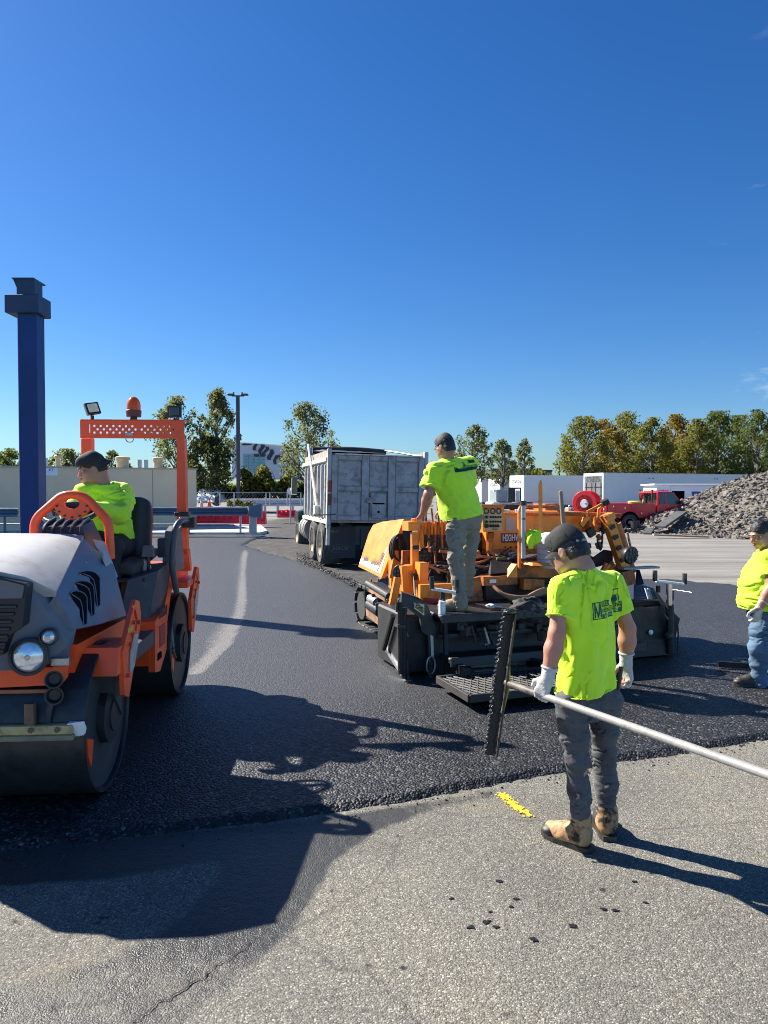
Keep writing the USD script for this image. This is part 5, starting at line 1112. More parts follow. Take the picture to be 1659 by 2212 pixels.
# semi trailers
tw_ = mat('trailer_white', (.50, .50, .50), .45, var=.05, vs=.5, dirt=(.45, .46, .48), da=.4, ds=.7)
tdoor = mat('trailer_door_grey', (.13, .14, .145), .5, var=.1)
numm = mat('number_print', (.02, .02, .025), .5)
def trailer(label, px, Y, ptop, L, yaw, door, num, numh, z0=0.75, side_num=False):
    c = at(px, 1065, Y); H = at(px, ptop, Y)[2]
    t = thing('semi_trailer', label, 'trailer', (c[0], Y, 0), yaw)
    Wd = 2.5
    part(t, 'box', bx(.06, L, 0, Wd, z0, H - .05), tw_)
    part(t, 'roof_edge', bx(-.02, L + .02, -.03, Wd + .03, H - .05, H), mat('trailer_edge', (.45, .45, .46), .5))
    for y0, y1 in ((-.02, .08), (Wd - .08, Wd + .02)): part(t, 'rear_frame', bx(-.02, .06, y0, y1, z0, H - .05), M['white'])
    part(t, 'rear_header', bx(-.02, .06, .08, Wd - .08, H - .25, H - .05), M['white'])
    for y0, y1 in ((.08, Wd / 2 - .01), (Wd / 2 + .01, Wd - .08)):
        d = part(t, 'rear_door', bx(.0, .06, y0, y1, z0, H - .25), door)
        if door is tdoor:
            for z in (H - 1.2, H - 1.9): part(d, 'lock_bar', bx(-.03, -.002, y0 + .08, y1 - .08, z, z + .06), M['black'])
            for y in (y0 + .2, y1 - .25): part(d, 'lock_rod', rod((-.03, y, z0), (-.03, y, H - .8), .02, n=6), M['black'])
    if num: part(t, 'number', text(num, numh, (-.004, Wd - .35, H - .75), (0, -1, 0), (0, 0, 1), .004, Wd - .7), numm)
    if side_num: part(t, 'side_number', text(num, .30, (L - 1.9, -.004, H - .85), (1, 0, 0), (0, 0, 1), .004, 1.5), numm)
    for x in (L * .30, L * .31 + .25, L * .76, L * .76 + .3): part(t, 'marker_hole', rod((x, -.002, H - .42), (x, -.012, H - .42), .06, n=10), numm) if side_num else None
    part(t, 'under_frame', bx(.3, L - .3, .3, Wd - .3, .35, z0), M['black'])
    for x in (1.2, 2.5): 
        for y in (.15, Wd - .15): part(t, 'wheel', rod((x, y - .12, .48), (x, y + .12, .48), .48, n=20), tyre)
    return t
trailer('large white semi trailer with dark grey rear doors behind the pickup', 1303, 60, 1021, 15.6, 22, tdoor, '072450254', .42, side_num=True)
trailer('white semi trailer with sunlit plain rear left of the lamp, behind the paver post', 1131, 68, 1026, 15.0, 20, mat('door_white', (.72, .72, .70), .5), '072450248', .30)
trailer('shorter white trailer just left of the sunlit one', 1080, 78, 1034, 13.0, 20, mat('door_white', (.72, .72, .70), .5), '072450227', .30)
trailer('white trailer furthest left, next to the operator of the paver', 1040, 88, 1034.5, 13.0, 20, mat('door_white', (.72, .72, .70), .5), None, .3)

# small loader with a dark cage behind the paver
p0 = at(1060, 1100, 41)
Lo = thing('skid_loader', 'small pale loader with a black cage behind the paver controls', 'loader', (p0[0], 41, 0), 8)
part(Lo, 'body', bx(.1, 1.4, 0, 1.5, .4, 1.35, .06), mat('loader_cream', (.55, .52, .42), .5))
part(Lo, 'cab', bx(.35, 1.0, .1, 1.4, 1.35, 2.05, .05), mat('loader_glass', (.22, .27, .27), .15, var=.15))
cg = part(Lo, 'cage', cat_([bx(1.05, 1.12, .1, .17, 1.0, 2.15), bx(1.72, 1.79, .1, .17, 1.0, 2.15), bx(1.05, 1.79, .1, .17, 2.08, 2.16), bx(1.05, 1.15, .1, 1.3, 2.08, 2.16), bx(1.69, 1.79, .1, 1.3, 2.08, 2.16)]), M['black'])
part(Lo, 'cage_panel', bx(1.12, 1.45, .12, .15, 1.0, 2.08), M['black']); part(Lo, 'cage_window', bx(1.47, 1.70, .12, .15, 1.1, 2.0), mat('loader_pane', (.5, .55, .55), .2, var=.2))
part(Lo, 'work_lamp', bx(.15, .32, -.05, .1, 1.9, 2.05, .02), M['white'])
for x in (.4, 1.3): part(Lo, 'wheel', rod((x, -.1, .4), (x, .15, .4), .4, n=18), tyre)

# ------------------------------------------------------------------ rubble pile, stone by stone
PC = np.array([24.0, 37.5]); PR = np.array([13.2, 11.2]); PH = 4.25
def pile_h(x, y):
    r = np.sqrt(((x - PC[0]) / PR[0]) ** 2 + ((y - PC[1]) / PR[1]) ** 2)
    return PH * np.clip(1 - r, -.05, 1) ** 1.02 if np.isscalar(r) else PH * np.sign(1 - r) * np.abs(np.clip(1 - r, -.04, 1)) ** 1.0
xs = np.linspace(10, 38, 141); ys = np.linspace(25.5, 48, 113); X, Y, F = grid(xs, ys)
Z = pile_h(X, Y) + (meshkit.fbm(np.c_[X * .9, Y * .9, 0 * X], 4, 2) - .5) * 0.55 * (pile_h(X, Y) > 0) - .05
pile = thing('rubble_pile', 'big grey brown heap of broken asphalt and stone at the right edge', 'rubble pile', (0, 0, 0))
part(pile, 'heap', TM(np.c_[X, Y, Z], F), mat('heap_dirt', (0.14, 0.118, 0.095), .95, var=.35, vs=2.2, bump=.6, bs=14), smooth=True)
stonem = [mat(f'rubble_{n}', c, .9, var=.25, vs=6, bump=.3, bs=25, island=.45) for n, c in (('grey', (.235, .21, .18)), ('pale', (.40, .37, .31)), ('dark', (.09, .082, .075)), ('tan', (.22, .175, .13)))]
stonem[1] = stonem[1]
rs = np.random.default_rng(12)
_st = []
def stone(c, s, r):
    if _st:
        b = _st[r.integers(len(_st))]
        return TM((b.vertices * s * r.uniform(.8, 1.15, 3)) @ (rotz(r.uniform(0, 360)) @ rotx(r.normal(0, 25))).T + c, b.faces)
    p = r.standard_normal((11, 3)); p /= np.linalg.norm(p, axis=1, keepdims=True)
    p *= np.array([1, r.uniform(.6, 1.), r.uniform(.35, .8)]) * s * r.uniform(.75, 1.1, (11, 1))
    a, b = r.uniform(0, 360), r.normal(0, 30)
    m = hull(p @ (rotz(a) @ rotx(b)).T + c); return m
_tmp = [stone((0, 0, 0), 1.0, rs) for _ in range(40)]; _st += _tmp
cand = []
xx, yy = rs.uniform(10.5, 30, 32000), rs.uniform(26, 40, 32000)
hh = pile_h(xx, yy); ok = (hh > -.05) & (rs.uniform(size=32000) < (30 / yy) ** 2) & (xx / yy < .62)
nn = meshkit.fbm(np.c_[xx * .9, yy * .9, 0 * xx], 4, 2)
zz = np.maximum(hh + (nn - .5) * .55 * (hh > 0) - .05, 0) + .02
cand = [(xx[i], yy[i], zz[i], .045 + .15 * rs.random() ** 3.6) for i in np.nonzero(ok)[0][:6500]]
cand.sort(key=lambda c: -c[3] / c[1])
for c in cand[:290]: part(pile, 'stone', stone(c[:3], c[3], rs), stonem[rs.choice(4, p=[.5, .2, .17, .13])], smooth=False)
for k, nm in ((0, .5), (1, .2), (2, .17), (3, .13)):
    sel = [c for i, c in enumerate(cand[290:]) if (i * 7919) % 100 / 100 >= sum([.5, .2, .17, .13][:k]) and (i * 7919) % 100 / 100 < sum([.5, .2, .17, .13][:k + 1])]
    part(pile, 'small_stones', cat_([stone(c[:3], c[3], rs) for c in sel]), stonem[k], smooth=False, kind='stuff')
# tarp, planks and buckets at the foot
def bucket(label, px, py, Y, h=.42, r=.17):
    b = at(px, py, Y); b[2] = max(0, pile_h(np.array([b[0]]), np.array([b[1]]))[0]) if py < 1130 else 0
    t = thing('bucket', label, 'bucket', b, 0)
    part(t, 'pail', lathe([(0, 0), (r * .86, 0), (r, h), (r * 1.05, h), (r * 1.05, h - .03), (r * .97, h - .03), (r * .83, .02), (0, .02)], 24), M['plastic'])
    part(t, 'handle', tube([(r * math.cos(a), -.02 - .1 * math.sin(a) * .6, h - .03 + .02 * math.sin(a)) for a in np.linspace(0, np.pi, 9)], .008, 5), M['steel'])
    return t
bucket('black bucket standing alone in front of the rubble foot', 1372, 1149, 34.5, .55, .21)
bucket('black bucket leaning in the slabs at the rubble foot', 1418, 1141, 34.8, .5, .2)
bucket('black bucket sitting on the heap before the pickup fender', 1470, 1105, 34.0, .5, .2)
for lb, P_, s, a, b in (('slab of old asphalt leaning on the rubble, largest', (1450, 1122), (1.6, .6, .1), 30, 24), ('dark slab of asphalt flat at the rubble foot', (1425, 1150), (.7, .4, .1), 12, 8), ('thin dark slab standing on edge beside the lone bucket', (1402, 1148), (.6, .35, .08), 55, 20)):
    c = at(*P_, 33.2); m = jitter(box((0, 0, 0), s, rotz(a) @ roty(-b), .02), .03, 3)
    solo('asphalt_slab', mv(m, (c[0], 33.2, max(c[2], .1))), mat('slab_asphalt', (.06, .06, .062), .85, var=.3, vs=4, bump=.4, bs=30), lb, 'asphalt slab')
c = at(1470, 1161, 30.3)
solo('plank', mv(box((0, 0, 0), (2.2, .28, .07), rotz(-4) @ roty(2), .008), (c[0], c[1], .1)), mat('tan_board', (.33, .22, .15), .8, var=.2), 'long tan board lying at the foot of the rubble', 'board')
# ------------------------------------------------------------------ asphalt paver (a to the right, b forward towards the truck, origin on the ground under the screed)
PO = np.array([1.75, 7.65, 0.03]); PYAW = 19.3
_c, _s = math.cos(math.radians(PYAW)), math.sin(math.radians(PYAW))
def pv(px, py, a=None, b=None, z=None):
    """Surveyed point in the paver's own axes, one coordinate known."""
    d = ray(px, py); e = EYE - PO
    f = lambda w: np.array([w[0] * _c + w[1] * _s, -w[0] * _s + w[1] * _c, w[2]])
    d, e = f(d), f(e)
    k, v = (0, a) if a is not None else (1, b) if b is not None else (2, z)
    return e + d * ((v - e[k]) / d[k])
pyel = mat('paver_orange', (0.80, 0.245, 0.022), 0.42, var=0.10, vs=3, dirt=(0.16, 0.07, 0.03), da=0.6, ds=5, dt=(0.5, 0.7), coat=.1)
pyd = mat('paver_orange_dirty', (0.50, 0.15, 0.03), 0.6, var=0.2, vs=5, dirt=(0.05, 0.03, 0.02), da=0.8, ds=6, dt=(0.45, 0.62))
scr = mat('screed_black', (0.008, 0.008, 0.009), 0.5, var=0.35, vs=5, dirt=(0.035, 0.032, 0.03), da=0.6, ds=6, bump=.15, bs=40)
scg = mat('screed_grey', (0.05, 0.05, 0.05), 0.55, metal=.2, var=0.2, vs=5, dirt=(0.03, 0.028, 0.026), da=0.7, ds=5)
copper = mat('copper_dust', (0.30, 0.16, 0.09), .8, var=.3, vs=8, dirt=(.06, .05, .04), da=.6, ds=7)
cream = mat('cream_label', (0.72, 0.62, 0.34), .6)
ink = mat('black_ink', (0.015, 0.015, 0.016), .6)
P = thing('asphalt_paver', 'orange tracked asphalt paver with a black screed, a worker standing on its platform', 'paver', PO, PYAW)
OUT = np.array([-1, 0, 0.0])
def slab(pts, th=(0.04, 0, 0)):
    pts = np.asarray(pts, float); return hull(np.vstack([pts, pts + np.asarray(th)]))
# hopper and its wings
w = dict(rb=pv(824, 1248, b=2.25), rt=pv(872, 1121, b=2.25), mt=pv(826, 1127, b=3.15), ft=pv(796, 1153, b=3.62), fb=pv(774, 1224, b=3.62))
wing = part(P, 'hopper_wing', slab([w['rb'], w['rt'], w['mt'], w['ft'], w['fb'], pv(806, 1134, b=3.45)], (.05, 0, -.01)), pyel, smooth=20)
def onwing(px, py):
    n = np.cross(w['rt'] - w['rb'], w['fb'] - w['rb']); n /= np.linalg.norm(n)
    d = ray(px, py); e = EYE - PO; f = lambda q: np.array([q[0] * _c + q[1] * _s, -q[0] * _s + q[1] * _c, q[2]])
    d, e = f(d), f(e); 
    if n @ d > 0: n = -n
    return e + d * (((w['rb'] - e) @ n) / (d @ n)) + n * .012, n
band = [onwing(*p)[0] for p in ((777.5, 1218), (785, 1197), (839, 1182), (823, 1240))]
wn = onwing(800, 1200)[1]
part(wing, 'white_band', hull(np.vstack([band, np.array(band) - wn * .008])), mat('band_white', (.74, .71, .64), .5, dirt=(.5, .4, .3), da=.4, ds=9), smooth=False)
p_a, p_b = onwing(786, 1216)[0], onwing(821, 1228)[0]; U = (p_b - p_a) / np.linalg.norm(p_b - p_a); V = np.cross(wn, U)
if V[2] < 0: V = -V
if np.dot(np.cross(U, V), wn) < 0: pass
q = onwing(786.5, 1211)[0] + wn * .002; part(wing, 'model_number', text('8500', .16, q, U, V, .004, .26), mat('grey_ink', (.12, .12, .12), .6))
q = onwing(803, 1217)[0] + wn * .002; part(wing, 'maker_lettering', text('LeeBoy', .24, q, U, V, .004, .52), mat('brown_ink', (.16, .10, .05), .6))
q = [onwing(*p)[0] for p in ((791, 1181), (793, 1167), (807, 1171), (805, 1184))]
part(wing, 'sticker', hull(np.vstack([q, np.array(q) - wn * .006])), mat('sticker_blue', (.25, .42, .48), .5, var=.4, vs=30), smooth=False)
part(wing, 'shackle', tube([pv(809, 1253, b=2.6) + [.05 * math.cos(t), 0, -.07 * math.sin(t)] for t in np.linspace(-.3, 3.4, 10)], .014, 6), pyel)
part(P, 'hopper_wing', slab([(1.0, 2.25, .5), (.86, 2.25, 1.35), (.86, 3.6, 1.3), (1.0, 3.6, .5)], (-.05, 0, 0)), pyel, label='right hand wing')
part(P, 'hopper_floor', bx(-.85, .9, 2.2, 3.7, .42, .5), scr); part(P, 'hopper_back', bx(-.9, .9, 2.12, 2.2, .45, 1.22, .01), pyel)
part(P, 'hopper_mix', hull([(-.8, 2.3, .5), (.8, 2.3, .5), (.8, 3.6, .5), (-.8, 3.6, .5), (-.4, 2.6, .9), (.4, 2.6, .9), (.3, 3.2, .8), (-.3, 3.2, .8)]), mat('asphalt_load', (.02, .02, .02), .8))
part(P, 'push_roller', rod((-.6, 3.78, .5), (.6, 3.78, .5), .09), M['steel'])
# rear wall by the left wing with the coiled cable, lamp arms
part(P, 'wing_post', bx(-1.02, -.90, 2.1, 2.22, .5, 1.2, .01), pyel)
q = pv(858, 1186, b=2.05)
for k in range(3): part(P, 'cable_coil', tube([q + [.10 * math.cos(t) + .01 * k, -.03 * k, .165 * math.sin(t) + .012 * k] for t in np.linspace(0, 2 * np.pi, 25)[:-1]], .015, 6, closed=True), M['rubber'], smooth=50)
part(P, 'reel', rod(q + [.07, .08, .02], q + [.07, -.02, .02], .14, n=20), scr)
part(P, 'reel_arm', tube([q + [.0, -.05, .17], q + [.02, -.06, -.16]], .014, 6), M['rubber'])
def flood(px, py, b, r, dirv):
    q = pv(px, py, b=b); d = np.asarray(dirv, float); d /= np.linalg.norm(d)
    l = part(P, 'flood_lamp', lathe([(0, -.10), (r * .5, -.095), (r * .85, -.05), (r, .0), (r, .02), (r * .92, .03), (0, .028)], 24, q, d), M['plastic'], smooth=40)
    a_, b_, _ = frame_of(d)
    part(l, 'lamp_lens', lathe([(0, .032), (r * .85, .030), (r * .85, .02), (0, .02)], 20, q, d), mat('flood_lens', (.10, .13, .13), .1, var=.4, vs=30))
    for k in (-1, 0, 1):
        o = a_ * r * .45 * k; h = math.sqrt(max(.05, .8 - (.45 * k) ** 2)) * r
        part(l, 'guard_wire', tube([q + d * .036 + o - b_ * h, q + d * .04 + o + b_ * h], .006, 5), M['plastic'])
        o = b_ * r * .45 * k; part(l, 'guard_wire', tube([q + d * .038 + o - a_ * h, q + d * .038 + o + a_ * h], .006, 5), M['plastic'])
    return q
q1 = flood(915, 1201, 1.35, .105, (.25, -1, -.35)); q2 = flood(866, 1237, 1.25, .098, (-.75, -1, .0)); q3 = flood(1361, 1199, .55, .105, (.1, -1, -.15))
part(P, 'lamp_arm', tube([q1 + [0, .08, .05], pv(938, 1176, b=1.5)], .018, 6), pyel); part(P, 'lamp_arm', tube([q2 + [.05, .08, 0], pv(890, 1220, b=1.4), pv(897, 1190, b=1.4)], .015, 6), pyel)
# left side frames and tubes
def barpx(nm, p0, p1, wpx, b, d=.06, m=pyel, b1=None):
    """Flat bar seen from behind between two surveyed points."""
    A, B = pv(*p0, b=b), pv(*p1, b=b if b1 is None else b1); wm = wpx / FPX * 8.6
    u = B - A; L = np.linalg.norm(u); u /= L; s = np.cross(u, [0, 1.0, 0]); s /= np.linalg.norm(s)
    pts = [A + s * wm / 2 * i + np.array([0, j, 0]) for i in (-1, 1) for j in (0, d)] + [B + s * wm / 2 * i + np.array([0, j, 0]) for i in (-1, 1) for j in (0, d)]
    return part(P, nm, hull(pts), m, smooth=20)
part(P, 'lift_cylinder', rod(pv(896, 1150, b=1.3), pv(896, 1243, b=1.3), .05, n=14), pyel)
part(P, 'cylinder_rod', rod(pv(897, 1243, b=1.3), pv(900, 1296, b=1.25), .028, n=12), M['chrome'])
part(P, 'hydraulic_tube', rod(pv(908, 1145, b=1.4), pv(912, 1215, b=1.4), .035, n=12), pyel)
barpx('box_head', (882, 1137), (908, 1136), 20, 1.3, .2)
part(P, 'latch_knob', rod(pv(895, 1130, b=1.4), pv(893, 1120, b=1.4), .03, n=10), pyel)
barpx('side_channel', (879, 1222), (883, 1284), 24, 1.15, .12); barpx('side_channel', (917, 1216), (915, 1270), 19, 1.0, .15)
barpx('brace', (861, 1248), (848, 1312), 14, .85, .05); barpx('rear_cross_plate', (946, 1262), (946, 1312), 76, .62, .06)
barpx('inner_plate', (862, 1190), (850, 1250), 20, 2.0, .05); barpx('inner_plate', (880, 1190), (878, 1230), 22, 1.8, .05, pyd)
part(P, 'reflective_strip', hull([pv(915, 1291, b=.615), pv(947, 1293, b=.615), pv(947, 1303, b=.615), pv(915, 1302, b=.615), pv(915, 1291, b=.61), pv(947, 1303, b=.61)]), mat('reflect_red', (.35, .01, .03), .4))
part(P, 'reflective_strip', hull([pv(948, 1293, b=.615), pv(980, 1294, b=.615), pv(980, 1303, b=.615), pv(948, 1303, b=.615), pv(948, 1293, b=.61), pv(980, 1303, b=.61)]), M['white'], label='white part of the strip')
barpx('rear_cross_plate', (1016, 1250), (1024, 1318), 46, .6, .05, pyd)
# valve bank and levers the worker reaches for
part(P, 'valve_bank', slab([pv(902, 1128, b=1.55), pv(966, 1128, b=1.55), pv(966, 1160, b=1.55), pv(902, 1160, b=1.55)], (0, .18, 0)), pyd)
rv = np.random.default_rng(8)
for k in range(9):
    x = 905 + k * 7; part(P, 'valve', rod(pv(x, 1126 + rv.uniform(-2, 4), b=1.5), pv(x + rv.uniform(-2, 2), 1158, b=1.5), .018, n=8), pyel if k % 3 else pyd)
    part(P, 'hydraulic_hose', tube(curve([pv(x, 1156, b=1.48), pv(x + rv.uniform(-4, 4), 1185, b=1.42), pv(x + rv.uniform(-8, 8), 1215 + rv.uniform(-8, 14), b=1.4)], 4), .015, 6), pyd if k % 2 else M['rubber'])
for k, (x, y) in enumerate(((908, 1112), (932, 1098), (945, 1085), (958, 1095), (918, 1105), (950, 1075))):
    part(P, 'control_lever', tube([pv(x + 3, 1128, b=1.6), pv(x, y, b=1.62)], .012, 6), (M['steel'], pyd, M['black'], pyel, M['black'], pyd)[k]); 
part(P, 'lever_knob', hull([pv(958, 1103, b=1.6) + d for d in rv.normal(0, .05, (10, 3))]), mat('knob_yellow', (.75, .42, .03), .5))
part(P, 'lever_knob', rod(pv(925, 1092, b=1.62), pv(935, 1092, b=1.62), .02), M['white'])
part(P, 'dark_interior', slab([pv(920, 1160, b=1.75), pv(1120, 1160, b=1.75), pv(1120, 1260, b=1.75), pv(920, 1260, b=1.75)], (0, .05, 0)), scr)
part(P, 'deck_plate', slab([pv(930, 1228, b=1.1), pv(985, 1230, b=1.1), pv(985, 1258, b=1.0), pv(930, 1255, b=1.0)], (0, .4, 0)), scr)
for k in range(6): part(P, 'fitting', rod(pv(932 + 9 * k, 1233 + rv.uniform(-6, 6), b=1.05), pv(940 + 9 * k, 1237 + rv.uniform(-4, 8), b=1.02), .016, n=6), M['steel'] if k % 2 else scr)
# crossbar handle before the worker's shin
part(P, 'handle_bar', tube([pv(934, 1272, b=-.05), pv(984, 1280, b=-.08)], .016, 8), M['white'])
for x, y0, y1 in ((932, 1246, 1272), (986, 1252, 1281)): part(P, 'hand_grip', rod(pv(x, y0, b=-.05), pv(x + 1, y1, b=-.06), .024, n=10), M['rubber'])
part(P, 'handle_post', rod(pv(957, 1276, b=-.03), pv(954, 1365, b=-.0), .028, .026, 12), scr); part(P, 'post_sleeve', rod(pv(955.5, 1298, b=-.05), pv(954.5, 1330, b=-.05), .034, n=12), M['white'])
# tracks
def track(a0, a1):
    r, z0, y0, y1 = .27, .27, 1.15, 3.05; per = 2 * (y1 - y0) + 2 * np.pi * r; n = 34
    t = part(P, 'track_frame', hull([(a, y, z) for a in (a0 + .04, a1 - .04) for y in (y0, y1) for z in (.12, .42)]), scr)
    for k in range(n):
        s = per * k / n
        if s < y1 - y0: p, ang = (y0 + s, 0.0), 0
        elif s < y1 - y0 + np.pi * r: th = (s - (y1 - y0)) / r; p, ang = (y1 + r * math.sin(th), r - r * math.cos(th)), th
        elif s < 2 * (y1 - y0) + np.pi * r: p, ang = (y1 - (s - (y1 - y0) - np.pi * r), 2 * r), np.pi
        else: th = (s - 2 * (y1 - y0) - np.pi * r) / r; p, ang = (y0 - r * math.sin(th), r + r * math.cos(th)), np.pi + th
        part(t, 'track_shoe', box(((a0 + a1) / 2, p[0], p[1] + .0), (a1 - a0, per / n * .82, .05), rotx(math.degrees(ang)), .008), M['rubber'])
    for y in (y0, (y0 + y1) / 2, y1): part(t, 'track_wheel', rod((a0 + .02, y, z0), (a1 - .02, y, z0), .19, n=20), scg)
track(-1.14, -.84); track(.86, 1.16)
# left flank deck over the track
part(P, 'flank_deck', slab([pv(794, 1258, a=-1.18), pv(839, 1283, a=-1.18), pv(845, 1300, a=-1.18), pv(797, 1268, a=-1.18)], (.4, 0, 0)), scr)
part(P, 'flank_tube', rod(pv(794, 1260, a=-1.2), pv(840, 1288, a=-1.2), .04, n=12), scg)
part(P, 'flank_strip', slab([pv(796, 1271, a=-1.22), pv(831, 1292, a=-1.22), pv(831, 1299, a=-1.22), pv(796, 1278, a=-1.22)], (.03, 0, 0)), copper)
part(P, 'flank_cylinder', rod(pv(801, 1293, a=-1.22), pv(815, 1302, a=-1.22), .06, n=14), M['steel'], label='short pale cylinder')
part(P, 'flank_cylinder', rod(pv(799, 1306, a=-1.22), pv(822, 1322, a=-1.22), .07, n=14), scr)
part(P, 'deflector', slab([pv(790, 1313, a=-1.26), pv(806, 1320, a=-1.26), pv(819, 1338, a=-1.26), pv(818, 1351, a=-1.26), pv(791, 1330, a=-1.26)], (.03, 0, 0)), copper)
for x, y0, y1 in ((789, 1273, 1330), (817, 1296, 1325), (806, 1283, 1318), (827, 1300, 1350)): part(P, 'flank_bar', tube([pv(x, y0, a=-1.24), pv(x + 2, y1, a=-1.24)], .018, 6), scr)
for k in range(10):
    q = pv(rv.uniform(822, 850), rv.uniform(1300, 1345), b=.9 + rv.uniform(0, .4)); part(P, 'end_fitting', jitter(box(q, rv.uniform(.04, .13, 3), rotz(rv.uniform(0, 90)), .01), .01, 9, k), (scr, scg, M['steel'], scr)[k % 4])
# left end gate of the screed
eg = part(P, 'end_gate', slab([pv(876, 1476, a=-1.62), pv(832, 1398, a=-1.62), pv(838, 1352, a=-1.62), pv(866, 1352, a=-1.62), pv(878, 1375, a=-1.62)], (.03, 0, 0)), scr)
part(eg, 'gate_runner', slab([pv(877, 1478, a=-1.64), pv(877, 1470, a=-1.64), pv(829, 1394, a=-1.64), pv(829, 1401, a=-1.64)], (.06, 0, 0)), M['steel'])
part(P, 'gate_arm', tube([pv(849, 1330, a=-1.66), pv(829, 1402, a=-1.66)], .028, 8), scr)
part(P, 'screw_jack', tube([pv(864, 1300, b=-.02), pv(865, 1456, b=-.02)], .026, 10), scr); part(P, 'jack_sleeve', tube([pv(872, 1312, b=-.0), pv(873, 1465, b=-.0)], .03, 10), scr)
part(P, 'jack_crank', tube([pv(858, 1300, b=-.02), pv(857, 1320, b=-.04), pv(872, 1322, b=-.06)], .014, 6), scg); part(P, 'jack_collar', hull([pv(x, y, b=-.05) + [0, j, 0] for x in (859, 877) for y in (1350, 1356) for j in (0, .08)]), scg)
part(P, 'gate_post', slab([pv(866, 1408, b=.01), pv(873, 1408, b=.01), pv(873, 1455, b=.01), pv(866, 1455, b=.01)], (0, .02, 0)), copper)
part(P, 'gate_plate', slab([pv(876, 1415, b=.0), pv(882, 1428, b=.0), pv(883, 1476, b=.0), pv(876, 1477, b=.0)], (0, .02, 0)), scg)
outer = [(868.6, 1279.7), (904, 1291), (922, 1303), (944.4, 1359.6), (941, 1403), (936, 1464), (929.6, 1477), (926.9, 1430), (924.8, 1373), (911, 1364), (908, 1335), (881, 1313), (875, 1340), (864, 1340)]
O3 = np.array([pv(*p, b=.04) for p in outer])
ar = part(P, 'side_arch', plate([(p[0], p[2]) for p in O3], .04, (0, .08, 0), (1, 0, 0), (0, 0, 1)), scg, smooth=False)
part(ar, 'arch_flange', slab([pv(868.6, 1279.7, b=.04), pv(904, 1291, b=.04), pv(922, 1303, b=.04), pv(905, 1297, b=.04)], (0, .12, .01)), scg)
LB = np.array([pv(*p, b=.034) for p in ((893.7, 1301), (916, 1306), (916, 1330), (894, 1314))]); 
part(ar, 'name_label', hull(np.vstack([LB, LB - [0, .004, 0]])), cream, smooth=False)
u_ = LB[2] - LB[3]; l_ = np.linalg.norm(u_); part(ar, 'name_lettering', text('LEGEND', .058, LB[3] + u_ * .06 + np.array([0, -.006, .018]), (u_[0], 0, u_[2]), (-.0, 0, 1), .003, l_ * .86), ink)
L2 = np.array([pv(*p, b=.034) for p in ((929.5, 1371), (935.5, 1374), (937, 1422), (931.5, 1420))]); part(ar, 'side_label', hull(np.vstack([L2, L2 - [0, .004, 0]])), mat('pale_label', (.70, .66, .52), .6), smooth=False)
q = pv(931, 1437, b=.0); part(ar, 'ring', tube([q + [.045 * math.cos(t), 0, .085 * math.sin(t)] for t in np.linspace(0, 2 * np.pi, 17)[:-1]], .010, 6, closed=True), M['steel'])
part(ar, 'link_bar', slab([pv(928, 1440, b=.02), pv(936, 1440, b=.02), pv(931, 1478, b=.02), pv(929, 1475, b=.02)], (0, .02, 0)), scg)
# screed body
part(P, 'screed_left_box', bx(-1.60, -1.30, .12, .95, .04, .62, .02), scr)
part(P, 'screed_body', hull([(-1.35, .02, .03), (1.55, .02, .03), (1.55, .9, .03), (-1.35, .9, .03), (-1.35, .12, .55), (1.55, .12, .55), (1.55, .9, .55), (-1.35, .9, .55)]), scr)
part(P, 'walkway', bx(-1.33, .85, -.14, .80, .60, .645, .012), scr)
part(P, 'walkway_edge', bx(-1.33, .85, -.165, -.142, .57, .650, .006), scg)
part(P, 'heater_pipe', rod((-1.3, -.02, .42), (.9, -.02, .42), .03, n=10), scg)
part(P, 'screed_ledge', bx(-1.28, .95, -.26, .0, .19, .25, .012), scr)
part(P, 'ledge_lip', bx(-1.28, .95, -.285, -.262, .17, .26, .004), scg)
for k, (y, z) in enumerate(((1436, .30), (1450, .29))):
    A = pv(1018 + 6 * k, y + 4, b=-.16 - .1 * k); part(P, 'wood_board', box(A + [.5, 0, 0], (1.05, .09, .035), rotz(2 * k) @ roty(1.5), .006), M['wood'])
for k in range(5):
    A = pv(1005 + k * 13, 1345 + 6 * k, b=-.1); part(P, 'link_rod', tube([A, A + [.05, .0, -.12 - .05 * (k % 2)], A + [.12, 0, -.15]], .014, 6), scg if k % 2 else scr)
part(P, 'screed_clamp', tube([pv(1046, 1355, b=-.12), pv(1056, 1390, b=-.14), pv(1047, 1393, b=-.14)], .012, 6), M['steel'])
for k in range(3):
    A = pv(962, 1330 + 50 * k, b=-.06); part(P, 'rear_jack', rod(A, A - [0, 0, .25], .025, n=8), scr if k != 1 else scg)
part(P, 'rear_skid', slab([pv(960, 1370, b=-.1), pv(968, 1372, b=-.1), pv(970, 1490, b=-.12), pv(963, 1492, b=-.12)], (0, .03, 0)), scr)
part(P, 'skid_clod', jitter(ball(pv(955, 1482, b=-.12), (.12, .1, .05)), .04, 12, 4), scr, smooth=False)
